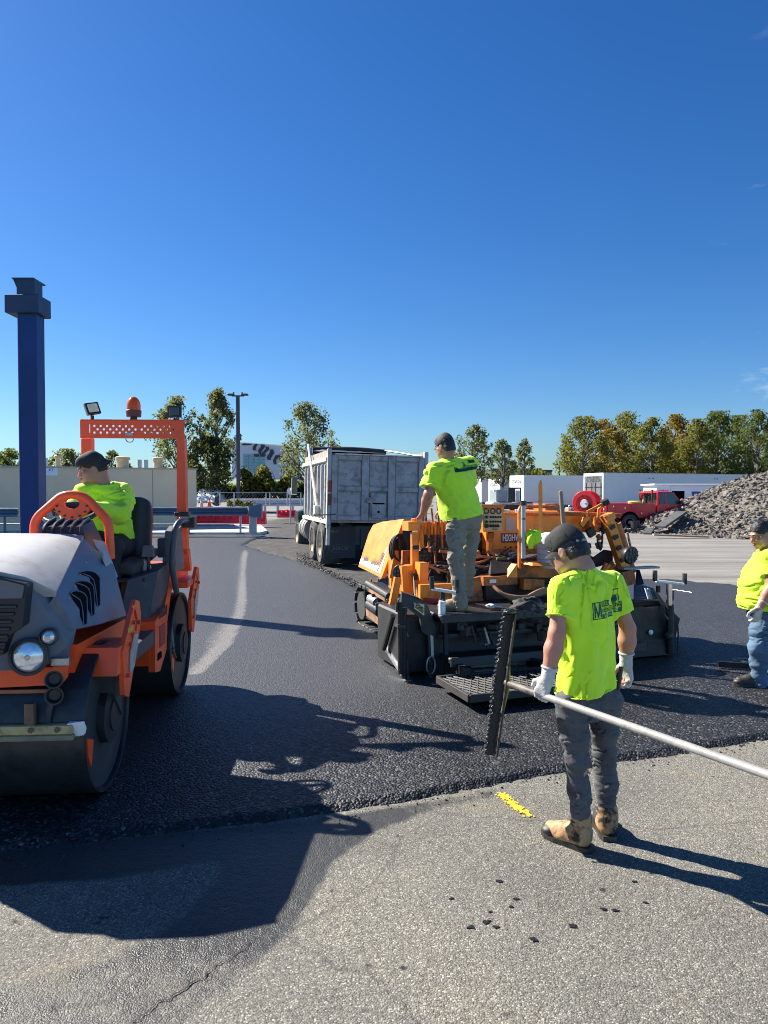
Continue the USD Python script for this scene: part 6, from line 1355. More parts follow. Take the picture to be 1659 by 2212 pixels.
# expanded metal foot board
FB = (-1.50, 0.0, -1.13, -.46, .125)
fb = part(P, 'foot_board', cat_([bx(FB[0], FB[1], FB[2] - .015, FB[2] + .02, .085, .15, .004), bx(FB[0], FB[1], FB[3] - .02, FB[3] + .02, .085, .15, .004), bx(FB[0] - .015, FB[0] + .02, FB[2], FB[3], .085, .15, .004), bx(FB[1] - .02, FB[1] + .02, FB[2], FB[3], .085, .15, .004)]), mat('foot_board_frame', (.028, .023, .019), .75, var=.4, vs=9, dirt=(.02, .02, .02), da=.7, ds=8))
dia = []; st = .07
for k in range(int((FB[1] - FB[0] + .7) / st)):
    for sg in (-1, 1):
        u0 = FB[0] - .35 + k * st; x0, x1 = (u0, u0 + .35) if sg > 0 else (u0 + .35, u0)
        y0, y1 = FB[2], FB[3]
        t0, t1 = 0.0, 1.0
        for X0 in (FB[0], FB[1]):
            if (x0 - X0) * (x1 - X0) < 0:
                tt = (X0 - x0) / (x1 - x0)
                ins0 = FB[0] < x0 < FB[1]
                if ins0: t1 = tt
                else: t0 = tt
        if not (FB[0] <= max(min(x0, x1), FB[0]) <= FB[1]) or max(x0, x1) <= FB[0] + 1e-4 or min(x0, x1) >= FB[1] - 1e-4: continue
        a_ = np.array([x0 + (x1 - x0) * t0, y0 + (y1 - y0) * t0, .125]); b_ = np.array([x0 + (x1 - x0) * t1, y0 + (y1 - y0) * t1, .135])
        if np.linalg.norm(b_ - a_) > .05: dia.append(tube([a_, b_], .009, 4))
part(fb, 'expanded_mesh', cat_(dia), mat('tarry_mesh', (.012, .011, .010), .6, var=.5, vs=9), kind='stuff')
part(fb, 'backing', bx(FB[0] + .02, FB[1] - .02, FB[2] + .02, FB[3] - .02, .10, .121), scr)
for x in (-1.2, -.4): part(P, 'board_hanger', bx(x - .03, x + .03, -.47, -.2, .10, .2), scr)
# right end of the screed
g = lambda x, y: (1296 + x * .1406, 1157.8 + y * .1406)
part(P, 'screed_extension', hull([pv(*g(*p), b=.25) for p in ((380, 1010), (920, 1000), (1040, 1180), (1230, 1270), (1215, 1330), (1130, 1600), (1100, 1820), (560, 1880))] + [pv(*g(*p), b=.95) for p in ((420, 1000), (1000, 1010), (1180, 1300), (1100, 1700))]), scr, smooth=20)
part(P, 'extension_lid', slab([pv(*g(530, 998), b=.2), pv(*g(920, 990), b=.2), pv(*g(840, 830), b=.8), pv(*g(540, 740), b=.9)], (0, .02, .02)), scr)
part(P, 'diagonal_plate', slab([pv(*g(825, 850), b=.18), pv(*g(880, 860), b=.18), pv(*g(1045, 1100), b=.18), pv(*g(1000, 1190), b=.18)], (0, .03, 0)), scg)
for x in (690, 735): part(P, 'bright_strap', slab([pv(*g(x, 800), b=.3), pv(*g(x + 28, 800), b=.3), pv(*g(x + 75, 960), b=.2), pv(*g(x + 50, 970), b=.2)], (0, .01, 0)), M['galv'])
part(P, 'lower_step', slab([pv(*g(620, 1605), b=.05), pv(*g(1040, 1600), b=.05), pv(*g(1040, 1690), b=.05), pv(*g(620, 1690), b=.05)], (0, .2, 0)), scg)
part(P, 'thin_rail', tube([pv(*g(620, 1495), b=.1), pv(*g(800, 1530), b=.1)], .010, 6), M['steel']); part(P, 'thin_rail', tube([pv(*g(520, 985), b=.1), pv(*g(900, 990), b=.1)], .012, 6), scg)
part(P, 'jack_post', rod(pv(*g(1066, 735), b=.0), pv(*g(1062, 1060), b=.0), .034, n=14), M['chrome']); part(P, 'jack_base', rod(pv(*g(1070, 1050), b=.02), pv(*g(1075, 1800), b=.02), .045, n=12), scr)
part(P, 'jack_tee', tube([pv(*g(862, 690), b=.0), pv(*g(1285, 742), b=-.04)], .016, 8), M['white'])
for x, y0, y1 in ((845, 530, 690), (1300, 575, 740)): part(P, 'jack_grip', rod(pv(*g(x, y0), b=-.02), pv(*g(x, y1), b=-.02), .026, n=10), M['rubber'])
part(P, 'small_grip', rod(pv(*g(895, 765), b=.3), pv(*g(893, 865), b=.3), .025, n=10), M['rubber']); part(P, 'small_grip', rod(pv(*g(1108, 840), b=.1), pv(*g(1105, 990), b=.1), .022, n=10), M['rubber'])
part(P, 'end_knob', ball(pv(*g(1060, 1530), b=-.02), (.05, .05, .04)), scg); part(P, 'end_bits', ball(pv(*g(780, 1480), b=.05), (.03, .02, .03), 1), M['white'])
part(P, 'end_cable', tube(curve([pv(*g(1190, 1330), b=.2), pv(*g(1205, 1560), b=.15), pv(*g(1195, 1780), b=.15)], 5), .010, 6), scg)
part(P, 'black_fin', slab([pv(*g(580, 520), b=.9), pv(*g(610, 520), b=.9), pv(*g(680, 740), b=.6), pv(*g(575, 760), b=.6)], (0, .03, 0)), scr)
part(P, 'plank_on_arm', slab([pv(*g(370, 490), b=.8), pv(*g(920, 470), b=.8), pv(*g(920, 500), b=.8), pv(*g(370, 520), b=.8)], (0, .12, 0)), mat('pale_plank', (.35, .34, .30), .8, var=.15))
# right lamp mast
barpx('right_mast', (1318, 1122), (1356, 1236), 22, .9, .10); 
for k, (x, y) in enumerate(((1323, 1135), (1330, 1157), (1337, 1180), (1345, 1206))): barpx('mast_slot', (x, y), (x + 3, y + 7), 13, .86, .02, scr)
part(P, 'mast_cylinder', rod(pv(1333, 1130, b=1.0), pv(1366, 1236, b=1.0), .05, n=12), pyd)
barpx('mast_foot', (1357, 1233), (1362, 1264), 32, .8, .2, pyd); barpx('mast_top', (1318, 1112), (1322, 1124), 24, .88, .14)
part(P, 'mast_link', tube([pv(1355, 1150, b=1.0), pv(1363, 1185, b=1.0)], .014, 6), copper)
for k in range(7): barpx('mast_strut', (1300 + 6 * k, 1240 - 3 * k), (1312 + 6 * k, 1218 + rv.uniform(-8, 12)), 5 + rv.uniform(0, 5), .9 + .03 * k, .04, pyel if k % 2 else pyd)
# engine box, console, platform
hb = 1.2
part(P, 'engine_box', slab([pv(1050, 1109, b=hb), pv(1258, 1109, b=hb), pv(1258, 1186, b=hb), pv(1050, 1186, b=hb)], (0, .95, 0)), pyel)
part(P, 'engine_lid', slab([pv(1044, 1104, b=hb - .03), pv(1262, 1105, b=hb - .03), pv(1262, 1110, b=hb - .03), pv(1044, 1110, b=hb - .03)], (0, 1.0, 0)), pyel)
part(P, 'box_sill', slab([pv(1054, 1186, b=hb - .02), pv(1250, 1186, b=hb - .02), pv(1250, 1197, b=hb - .02), pv(1050, 1197, b=hb - .02)], (0, .3, 0)), pyd)
hs = np.array([pv(*p, b=hb - .008) for p in ((1083.5, 1152), (1138, 1152), (1138, 1172), (1083.5, 1172))])
sg_ = part(P, 'brand_sign', hull(np.vstack([hs, hs + [0, .006, 0]])), mat('maroon_sign', (.13, .012, .018), .5), smooth=False)
part(sg_, 'sign_lettering', text('HIGHWAY', .075, hs[3] + np.array([.012, -.004, .018]), (1, 0, 0), (0, 0, 1), .004, (hs[2] - hs[3])[0] - .024), M['white'])
part(P, 'paper_notice', slab([pv(1092, 1116, b=hb - .004), pv(1113, 1117, b=hb - .004), pv(1113, 1147, b=hb - .004), pv(1093, 1146, b=hb - .004)], (0, .003, 0)), mat('notice_grey', (.42, .36, .34), .6, var=.15, vs=15), smooth=False)
part(P, 'lid_clutter', slab([pv(1050, 1090, b=1.6), pv(1128, 1090, b=1.6), pv(1128, 1105, b=1.6), pv(1050, 1106, b=1.6)], (0, .4, 0)), scr)
for x in (1093, 1120): part(P, 'white_cup', rod(pv(x, 1108, b=1.1), pv(x, 1100, b=1.1), .03, .045, 14), M['white'])
part(P, 'steering_ring', tube([pv(1128, 1086, b=1.5) + [.12 * math.cos(t), .12 * math.sin(t), 0] for t in np.linspace(0, 2 * np.pi, 21)[:-1]], .012, 6, closed=True), M['rubber'])
part(P, 'exhaust_box', slab([pv(1178, 1088, b=1.7), pv(1206, 1088, b=1.7), pv(1206, 1112, b=1.7), pv(1178, 1112, b=1.7)], (0, .3, 0)), pyd)
cp_ = pv(1065, 1118, b=.92); cb = part(P, 'control_box', slab([pv(1042, 1092, b=.95), pv(1089, 1092, b=.95), pv(1087, 1150, b=.95), pv(1044, 1149, b=.95)], (0, .22, 0)), pyel)
cpn = part(P, 'control_panel', slab([pv(1045, 1099, b=.94), pv(1085, 1098, b=.94), pv(1084, 1146, b=.94), pv(1046, 1146, b=.94)], (0, .012, 0)), mat('panel_beige', (.50, .40, .24), .6, var=.1))
part(P, 'console_top', slab([pv(1040, 1090, b=.88), pv(1093, 1091, b=.88), pv(1093, 1094, b=.88), pv(1040, 1094, b=.88)], (0, .4, 0)), pyd)
for x in (1051, 1065, 1078): part(cpn, 'gauge', tube([pv(x, 1104, b=.93) + [.028 * math.cos(t), 0, .03 * math.sin(t)] for t in np.linspace(0, 2 * np.pi, 15)[:-1]], .006, 5, closed=True), ink)
for yy, n, r in ((1117, 5, .012), (1127, 5, .012), (1136, 4, .018)):
    for k in range(n): part(cpn, 'switch', rod(pv(1060 + k * 5.4, yy, b=.938), pv(1060 + k * 5.4, yy, b=.918), r, n=8), ink)
    part(cpn, 'knob', rod(pv(1051, yy, b=.938), pv(1051, yy, b=.91), .026 if yy > 1130 else .018, n=10), ink)
part(cpn, 'panel_script', slab([pv(1064, 1142, b=.937), pv(1076, 1142, b=.937), pv(1076, 1144, b=.937), pv(1064, 1144, b=.937)], (0, .003, 0)), ink)
part(P, 'console_post', tube([pv(1060, 1150, b=1.05), pv(1057, 1190, b=1.1)], .04, 8), pyd)
part(P, 'black_column', slab([pv(1020, 1150, b=1.3), pv(1052, 1150, b=1.3), pv(1052, 1240, b=1.3), pv(1020, 1240, b=1.3)], (0, .1, 0)), scr)
part(P, 'platform_beam', slab([pv(1116, 1219, b=.62), pv(1262, 1222, b=.62), pv(1262, 1248, b=.62), pv(1116, 1247, b=.62)], (0, .10, 0)), pyd)
part(P, 'platform_beam', slab([pv(1044, 1246, b=.6), pv(1118, 1243, b=.6), pv(1118, 1262, b=.6), pv(1046, 1266, b=.6)], (0, .10, 0)), pyd)
part(P, 'platform_gusset', slab([pv(1096, 1247, b=.58), pv(1116, 1219, b=.58), pv(1118, 1247, b=.58)], (0, .12, 0)), pyel)
part(P, 'platform_shelf', slab([pv(1150, 1216, b=.4), pv(1200, 1217, b=.4), pv(1200, 1223, b=.36), pv(1150, 1222, b=.36)], (0, .3, 0)), pyel)
part(P, 'platform_floor', slab([pv(1060, 1205, b=.9), pv(1262, 1205, b=.9), pv(1262, 1222, b=.64), pv(1060, 1240, b=.64)], (0, .05, -.02)), scr)
part(P, 'folded_tarp', jitter(hull([pv(x, y, b=.85) + [0, j, 0] for x, y in ((1070, 1218), (1076, 1204), (1095, 1202), (1098, 1222), (1072, 1226)) for j in (0, .15)]), .03, 8), mat('olive_bag', (.10, .10, .03), .8, var=.3))
for k, (x, y) in enumerate(((1100, 1196), (1108, 1200), (1098, 1206))): part(P, 'loose_tool', tube([pv(x, y, b=.8), pv(x + 16, y - 2, b=.85)], .014, 6), M['steel'])
part(P, 'hopper_rail', tube(rounded([pv(1122, 1228, b=.6), pv(1121, 1100, b=.65), pv(1127, 1093, b=.7), pv(1136, 1092, b=.75)], .06), .020, 8), pyel)
part(P, 'hood_rail', tube(rounded([pv(1136, 1094, b=1.1), pv(1200, 1095, b=1.1), pv(1212, 1108, b=1.1), pv(1340, 1112, b=1.1)], .06), .020, 8), pyd)
part(P, 'hood_rail', tube([pv(1126, 1110, b=1.1), pv(1300, 1112, b=1.1)], .016, 8), pyd)
part(P, 'canopy_post', rod(pv(1130.5, 1082, b=.55), pv(1130.5, 1206, b=.55), .026, n=12), M['galv']); part(P, 'post_collar', rod(pv(1130.5, 1082, b=.55), pv(1130.5, 1092, b=.55), .034, n=12), M['black'])
part(P, 'post_pin', rod(pv(1127, 1120, b=.52), pv(1134, 1121, b=.52), .012, n=6), M['steel'])
part(P, 'tall_stake', hull([pv(1163, 1048, b=.9), pv(1171, 1048, b=.9), pv(1166, 1037, b=.9), pv(1169, 1037, b=.9), pv(1163, 1215, b=.9), pv(1172, 1215, b=.9)] + [pv(1167, 1038, b=.95), pv(1172, 1048, b=.95), pv(1172, 1215, b=.95), pv(1163, 1215, b=.95)]), pyel)
part(P, 'right_box', slab([pv(1206, 1112, b=1.3), pv(1296, 1113, b=1.3), pv(1296, 1150, b=1.3), pv(1206, 1150, b=1.3)], (0, .4, 0)), pyd)
for k in range(9): barpx('right_bracket', (1272 + 5 * k, 1112 + rv.uniform(-4, 6)), (1262 + 7 * k + rv.uniform(-8, 8), 1138 + rv.uniform(-6, 8)), rv.uniform(5, 12), 1.05 + .04 * k, .05, (pyel, pyd, scr)[k % 3])
for (x0, y0), (x1, y1), (x2, y2) in (((1268, 1106), (1280, 1100), (1306, 1086)), ((1292, 1118), (1293, 1100), (1311, 1086))): part(P, 'prong_lever', tube([pv(x0, y0, b=1.0), pv(x1, y1, b=1.0), pv(x2, y2, b=.95)], .018, 6), pyel)
part(P, 'lever_grip', rod(pv(1300, 1088, b=.95), pv(1314, 1074 + 8, b=.92), .045, n=12), M['rubber'])
part(P, 'hanging_chain', tube(curve([pv(1300, 1128, b=1.0), pv(1301, 1165, b=1.0), pv(1297, 1188, b=1.0), pv(1290, 1165, b=1.0)], 5), .012, 6), scr); part(P, 'chain_shackle', lathe([(0, 0), (.035, .01), (.035, .03), (0, .04)], 12, pv(1301, 1149, b=1.0)), scr)
part(P, 'arm_link', slab([pv(1276, 1212, b=1.1), pv(1310, 1188, b=1.1), pv(1324, 1190, b=1.1), pv(1324, 1215, b=1.1), pv(1290, 1225, b=1.1)], (0, .06, 0)), mat('oxblood', (.05, .02, .022), .6))
# hoses draped under the platform
for k in range(6):
    part(P, 'draped_hose', tube(curve([pv(1066 + 2 * k, 1266 + 2 * k, b=.45), pv(1085 + 4 * k, 1282 + 2.5 * k, b=.35), pv(1120, 1289 + 2 * k, b=.3), pv(1160, 1285 - 1.5 * k, b=.35), pv(1190, 1278 - 2 * k, b=.4)], 6), .018, 7), copper, smooth=50)
barpx('hose_block', (1132, 1262), (1176, 1264), 22, .52, .1, pyd)
part(P, 'under_frame', slab([pv(1050, 1262, b=.66), pv(1262, 1262, b=.66), pv(1262, 1320, b=.66), pv(1050, 1320, b=.66)], (0, .05, 0)), scr)
part(P, 'tractor_core', bx(-.78, .8, .9, 2.15, .35, .95), scr)

# things lying and hanging on the paver, each its own
def world(p): return np.array([PO[0] + p[0] * _c - p[1] * _s, PO[1] + p[0] * _s + p[1] * _c, PO[2] + p[2]])
def lobed(c, r, seed, amp=.35, sc=5, n=3):
    m = trimesh.creation.icosphere(n, 1.0); v = m.vertices; d = 1 + amp * 2 * (meshkit.fbm(v * sc * .5 + seed * 3.1, 4, seed) - .5)
    return TM(v * d[:, None] * r + c, m.faces)
q = world(pv(1190, 1226, b=.55)); zt_ = world(pv(1190, 1150, b=.55))[2] - q[2]; rr = 60 / FPX * 8.3 / 2
B_ = thing('water_cooler', 'round white and grey drum on the orange paver platform behind the black cap', 'cooler', q, 0)
part(B_, 'drum', lathe([(0, 0), (rr * .85, 0), (rr * .98, .05), (rr, zt_ * .45), (rr * .97, zt_ * .8), (rr * .85, zt_ * .95), (rr * .4, zt_), (0, zt_)], 32), mat('cooler_white', (.55, .57, .62), .4, var=.08), smooth=40)
for k in range(4): part(B_, 'rib', lathe([(rr * .97, -.008), (rr * 1.02, 0), (rr * .97, .008)], 32, (0, 0, zt_ * (.25 + .15 * k))), mat('cooler_rib', (.40, .42, .47), .4))
q = world(pv(1153, 1160, b=.5)); 
jv = thing('safety_jacket', 'crumpled hi vis yellow jacket hung beside the white drum', 'jacket', q)
part(jv, 'cloth', mv(lobed((0, 0, 0), (.085, .05, .085), 3, .5, 5), (0, 0, 0)), mat('hi_vis_jacket', (.50, .80, .02), .7), smooth=True); part(jv, 'sleeve', tube(curve([(-.02, -.02, .02), (-.05, -.03, -.05), (-.03, -.02, -.12)], 4), np.linspace(.045, .03, 9), 8), mat('hi_vis_jacket', (.50, .80, .02), .7), smooth=True)
q = world(pv(1143, 1316, b=-.05))
bg = thing('cloth_bundle', 'crumpled dark bag with tan patches dumped on the paver walkway', 'bag', q)
part(bg, 'bag', lobed((0, 0, 0), (.17, .12, .12), 7, .5, 5), mat('bag_dark', (.035, .03, .028), .8, var=.5, vs=5, dirt=(.30, .20, .13), da=.9, ds=7, dt=(.55, .6)), smooth=True); part(bg, 'strap', tube(curve([(-.1, -.1, .06), (0, -.13, .1), (.1, -.1, .02)], 4), .012, 6), M['black'])
q = world(pv(1062, 1309, b=.0))
gl = thing('work_glove', 'grey work glove lying on the walkway behind the boots of the paver operator', 'glove', q)
part(gl, 'palm', lobed((0, 0, 0), (.06, .04, .025), 5, .3, 5), mat('glove_dirty', (.45, .44, .42), .8), smooth=True)
for k in range(4): part(gl, 'finger', tube([(.04, -.03 + .02 * k, 0), (.10, -.035 + .022 * k, .0)], .011, 6), mat('glove_dirty', (.45, .44, .42), .8), smooth=True)
q0_, q1_ = world(pv(1211, 1062, b=.5)), world(pv(1224, 1215, b=.55))
sk = thing('wooden_stake', 'dark wooden tool handle standing upright against the paver', 'tool handle', q1_)
part(sk, 'shaft', tube([(0, 0, 0), (q0_ - q1_) * .5, q0_ - q1_], [.026, .025, .022], 10), M['wood'], smooth=50); part(sk, 'tip', rod((q0_ - q1_) * .995, (q0_ - q1_) * 1.01, .023, .015), M['wood'])

# more of the machine's clutter: hoses, brackets, bolts and grimy fittings around the platform
rc = np.random.default_rng(21)
for k in range(16):
    x0, x1 = rc.uniform(925, 1120), rc.uniform(1060, 1250); y0 = rc.uniform(1190, 1225)
    if abs(x1 - x0) < 15: x1 = x0 + 25
    part(P, 'hydraulic_hose', tube(curve([pv(x0, y0, b=1.0), pv((2 * x0 + x1) / 3, y0 + rc.uniform(8, 28), b=.92), pv((x0 + 2 * x1) / 3, y0 + rc.uniform(4, 26), b=.9), pv(x1, y0 + rc.uniform(-12, 8), b=1.0)], 5), rc.uniform(.010, .018), 6), (M['rubber'], scr, copper, pyd)[k % 4], smooth=50)
for k in range(26):
    x, y = rc.uniform(895, 1040), rc.uniform(1165, 1255)
    part(P, 'bracket', box(pv(x, y, b=rc.uniform(1.0, 1.4)), rc.uniform(.03, .10, 3), rotz(rc.uniform(-20, 20)) @ roty(rc.uniform(-30, 30)), .006), (pyd, scr, pyel, scg, scr)[k % 5])
for k in range(18):
    x, y = rc.uniform(1195, 1330), rc.uniform(1112, 1215)
    part(P, 'bracket', box(pv(x, y, b=rc.uniform(.9, 1.4)), rc.uniform(.03, .11, 3), rotz(rc.uniform(-20, 20)) @ roty(rc.uniform(-40, 40)), .006), (pyd, scr, pyel, pyd, copper)[k % 5])
for k in range(14):
    part(P, 'bolt', rod(pv(1092 + 12 * k, 1182, b=1.2), pv(1092 + 12 * k, 1182, b=1.18), .012, n=6), scr)
for k in range(12):
    x = 975 + 16 * k; part(P, 'walkway_bolt', rod(pv(x, 1327, b=-.16), pv(x, 1327, b=-.175), .012, n=6), scg)
for k in range(10):
    x = rc.uniform(965, 1170); A = pv(x, rc.uniform(1340, 1375), b=-.08); part(P, 'screed_fitting', jitter(box(A, rc.uniform(.04, .12, 3), rotz(rc.uniform(0, 90)), .01), .01, 9, k), (scr, scg)[k % 2])
part(P, 'warning_label', slab([pv(1058, 1252, b=.585), pv(1072, 1251, b=.585), pv(1072, 1259, b=.585), pv(1058, 1260, b=.585)], (0, .004, 0)), M['white'], smooth=False)
# ------------------------------------------------------------------ people: one smooth skin per body, clothes and hair as its parts
def nrm(v): v = np.asarray(v, float); return v / np.linalg.norm(v)
class Field:
    """Signed distance on a grid, built up from tapered limbs and ellipsoids that blend into each other."""
    def __init__(self, lo, hi, h):
        self.h = h; self.lo = np.asarray(lo, float); self.n = np.ceil((np.asarray(hi) - lo) / h).astype(int) + 1
        self.D = np.full(self.n, 0.2, np.float32)
    def win(self, lo, hi, pad):
        a = np.clip(np.floor((np.asarray(lo) - pad - self.lo) / self.h).astype(int), 0, self.n); b = np.clip(np.ceil((np.asarray(hi) + pad - self.lo) / self.h).astype(int) + 1, 0, self.n)
        if (b <= a).any(): return None, None
        sl = tuple(slice(i, j) for i, j in zip(a, b))
        g = np.meshgrid(*[(self.lo[k] + self.h * np.arange(a[k], b[k])).astype(np.float32) for k in range(3)], indexing='ij')
        return sl, g
    def mix(self, sl, d, k, cut=False):
        D = self.D[sl]
        if cut:
            d = -d; h = np.clip(0.5 - 0.5 * (D - d) / k, 0, 1) if k > 0 else None
            self.D[sl] = np.maximum(D, d) if k <= 0 else D * (1 - h) + d * h + k * h * (1 - h)
            return
        if k <= 0: self.D[sl] = np.minimum(D, d); return
        h = np.clip(0.5 + 0.5 * (D - d) / k, 0, 1)
        self.D[sl] = D * (1 - h) + d * h - k * h * (1 - h)
    def limb(self, p0, p1, r0, r1, k=0.02, cut=False):
        p0, p1 = np.asarray(p0, float), np.asarray(p1, float); R = max(r0, r1)
        sl, g = self.win(np.minimum(p0, p1) - R, np.maximum(p0, p1) + R, k + .03)
        if sl is None: return
        ba = p1 - p0; q = [g[i] - np.float32(p0[i]) for i in range(3)]
        t = np.clip((q[0] * ba[0] + q[1] * ba[1] + q[2] * ba[2]) / (ba @ ba), 0, 1).astype(np.float32)
        d = np.sqrt(sum((q[i] - t * np.float32(ba[i])) ** 2 for i in range(3))) - (r0 + (r1 - r0) * t)
        self.mix(sl, d, k, cut)
    def chain(self, pts, rs, k=0.02):
        for a, b, ra, rb in zip(pts, pts[1:], rs, rs[1:]): self.limb(a, b, ra, rb, k)
    def ell(self, c, r, B=None, k=0.02, cut=False):
        c, r = np.asarray(c, float), np.asarray(r, float); R = r.max()
        sl, g = self.win(c - R, c + R, k + .03)
        if sl is None: return
        q = [g[i] - np.float32(c[i]) for i in range(3)]
        if B is not None: q = [sum(np.float32(B[j][i]) * q[i] for i in range(3)) for j in range(3)]
        k0 = np.sqrt(sum((q[i] / r[i]) ** 2 for i in range(3))); k1 = np.sqrt(sum((q[i] / r[i] ** 2) ** 2 for i in range(3))) + 1e-6
        self.mix(sl, (k0 * (k0 - 1) / k1).astype(np.float32), k, cut)
    def loft(self, p0, p1, right, st, k=0.02, ex=2.4):
        """Tube of oval sections: st rows are (t, shift right, shift forward, half width, half depth)."""
        p0, p1 = np.asarray(p0, float), np.asarray(p1, float); w = nrm(p1 - p0); L = np.linalg.norm(p1 - p0)
        r = nrm(np.asarray(right) - w * (np.asarray(right) @ w)); f = np.cross(w, r); st = np.asarray(st, float)
        ext = st[:, 3:].max() + np.abs(st[:, 1:3]).max()
        sl, g = self.win(np.minimum(p0, p1) - ext, np.maximum(p0, p1) + ext, k + .02)
        q = [g[i] - np.float32(p0[i]) for i in range(3)]
        t = sum(q[i] * np.float32(w[i]) for i in range(3)) / L; x = sum(q[i] * np.float32(r[i]) for i in range(3)); y = sum(q[i] * np.float32(f[i]) for i in range(3))
        from scipy.interpolate import PchipInterpolator
        tt = np.clip(t, st[0, 0], st[-1, 0]); tl = np.linspace(st[0, 0], st[-1, 0], 200)
        I = [np.interp(tt, tl, PchipInterpolator(st[:, 0], st[:, c])(tl)).astype(np.float32) for c in range(1, 5)]
        e = (np.abs((x - I[0]) / I[2]) ** ex + np.abs((y - I[1]) / I[3]) ** ex) ** (1 / ex)
        d = (e - 1) * np.minimum(I[2], I[3])
        d = np.maximum(d, np.maximum((t - st[-1, 0]) * L, (st[0, 0] - t) * L))
        self.mix(sl, d.astype(np.float32), k)
    def add(self, other, k=.03):
        self.mix(tuple(slice(0, n) for n in self.n), other.D, k)
    def sleeve(self, a, b, f0, f1, r0, r1, k=.045):
        o = Field.__new__(Field); o.h, o.lo, o.n = self.h, self.lo, self.n; o.D = np.full(self.n, 0.2, np.float32); e = a * (1 - f1 - .2) + b * (f1 + .2); o.limb(a, e, r0, r1, 0); n = nrm(b - a); o.plane(a * (1 - f1) + b * f1, n); self.add(o, k)
    def plane(self, p, n, keep_below=True, near=None, rad=None):
        """Cuts everything on the side n points to (within rad of near)."""
        n = nrm(n); p = np.asarray(p, float)
        if near is None: sl = tuple(slice(0, k) for k in self.n); g = np.meshgrid(*[(self.lo[k] + self.h * np.arange(self.n[k])).astype(np.float32) for k in range(3)], indexing='ij')
        else: sl, g = self.win(np.asarray(near) - rad, np.asarray(near) + rad, 0)
        d = sum((g[i] - np.float32(p[i])) * np.float32(n[i]) for i in range(3))
        self.D[sl] = np.maximum(self.D[sl], d.astype(np.float32))
    def mesh(self, smooth=2):
        """Surface nets."""
        D = self.D; D[[0, -1]] = np.maximum(D[[0, -1]], .01); D[:, [0, -1]] = np.maximum(D[:, [0, -1]], .01); D[:, :, [0, -1]] = np.maximum(D[:, :, [0, -1]], .01)
        s = D < 0; cs = np.zeros(np.array(D.shape) - 1, np.uint8)
        for i, j, k in np.ndindex(2, 2, 2): cs += s[i:D.shape[0] - 1 + i, j:D.shape[1] - 1 + j, k:D.shape[2] - 1 + k]
        act = (cs > 0) & (cs < 8); idx = -np.ones(act.shape, np.int64); I = np.argwhere(act); idx[act] = np.arange(len(I))
        acc, cnt = np.zeros((len(I), 3)), np.zeros(len(I))
        cor = [np.array(c) for c in np.ndindex(2, 2, 2)]
        val = {tuple(c): D[I[:, 0] + c[0], I[:, 1] + c[1], I[:, 2] + c[2]].astype(float) for c in cor}
        for a in cor:
            for ax in range(3):
                if a[ax]: continue
                b = a.copy(); b[ax] = 1; va, vb = val[tuple(a)], val[tuple(b)]; m = (va < 0) != (vb < 0)
                t = va / np.where(m, va - vb, 1); P = a + 0.0 * I; P = P + t[:, None] * (b - a)
                acc[m] += P[m]; cnt[m] += 1
        V = self.lo + (I + acc / cnt[:, None]) * self.h
        F = []
        for ax in range(3):
            o = [k for k in range(3) if k != ax]; sh = [slice(None)] * 3
            a = [slice(1, -1) if k in o else slice(0, -1) for k in range(3)]; b = [slice(1, -1) if k in o else slice(1, None) for k in range(3)]
            sa, sb = s[tuple(a)], s[tuple(b)]; e = np.argwhere(sa != sb)
            if not len(e): continue
            base = e.copy(); base[:, o] += 1; fl = sa[tuple(e.T)]
            q = []
            for du, dv in ((0, 0), (1, 0), (1, 1), (0, 1)):
                c = base.copy(); c[:, o[0]] -= du; c[:, o[1]] -= dv; q.append(idx[c[:, 0], c[:, 1], c[:, 2]])
            q = np.stack(q, 1); rev = fl if ax != 1 else ~fl
            q[~rev] = q[~rev][:, ::-1]
            F.append(q)
        F = np.vstack(F); F = np.vstack([F[:, [0, 1, 2]], F[:, [0, 2, 3]]])
        m = TM(V, F)
        if m.volume < 0: m = TM(V, F[:, ::-1])
        if smooth:
            from scipy.sparse import coo_matrix
            E = np.vstack([m.faces[:, [0, 1]], m.faces[:, [1, 2]], m.faces[:, [2, 0]]]); E = np.vstack([E, E[:, ::-1]])
            A = coo_matrix((np.ones(len(E)), (E[:, 0], E[:, 1])), (len(V), len(V))).tocsr(); deg = np.asarray(A.sum(1)).ravel()
            X = m.vertices
            for _ in range(smooth):
                for lam in (.5, -.53): X = X + lam * (A @ X / deg[:, None] - X)
            m = TM(X, m.faces)
        return m

def folds(m, amp, sc, seed, dirs=(1, 1, 1), rest=.5, crease=.35, width=.05):
    """Pushes cloth in and out along its normals: soft undulation plus a few narrow creases, hems kept level."""
    v = m.vertices; n = meshkit.arrays(m, True)[2]; w = 1 - .9 * n[:, 2] ** 2; q = v * np.asarray(dirs) * sc + seed * 5.7
    q = q + .35 * np.stack([meshkit.noise(v * sc * .6 + k * 9.1, seed) for k in range(3)], 1)
    f = (meshkit.fbm(q, 2, seed) - .5) * 1.6
    g = meshkit.fbm(q * 1.35 + 3.3, 2, seed + 50) - .5; mask = np.clip(meshkit.noise(v * sc * .55, seed + 9) * 2.2 - .7, 0, 1)
    f = f - crease * np.exp(-(g / width) ** 2) * mask + crease * .6 * np.exp(-((g - width * 1.6) / width) ** 2) * mask
    return TM(v + n * (1.15 * amp * f * w)[:, None], m.faces)

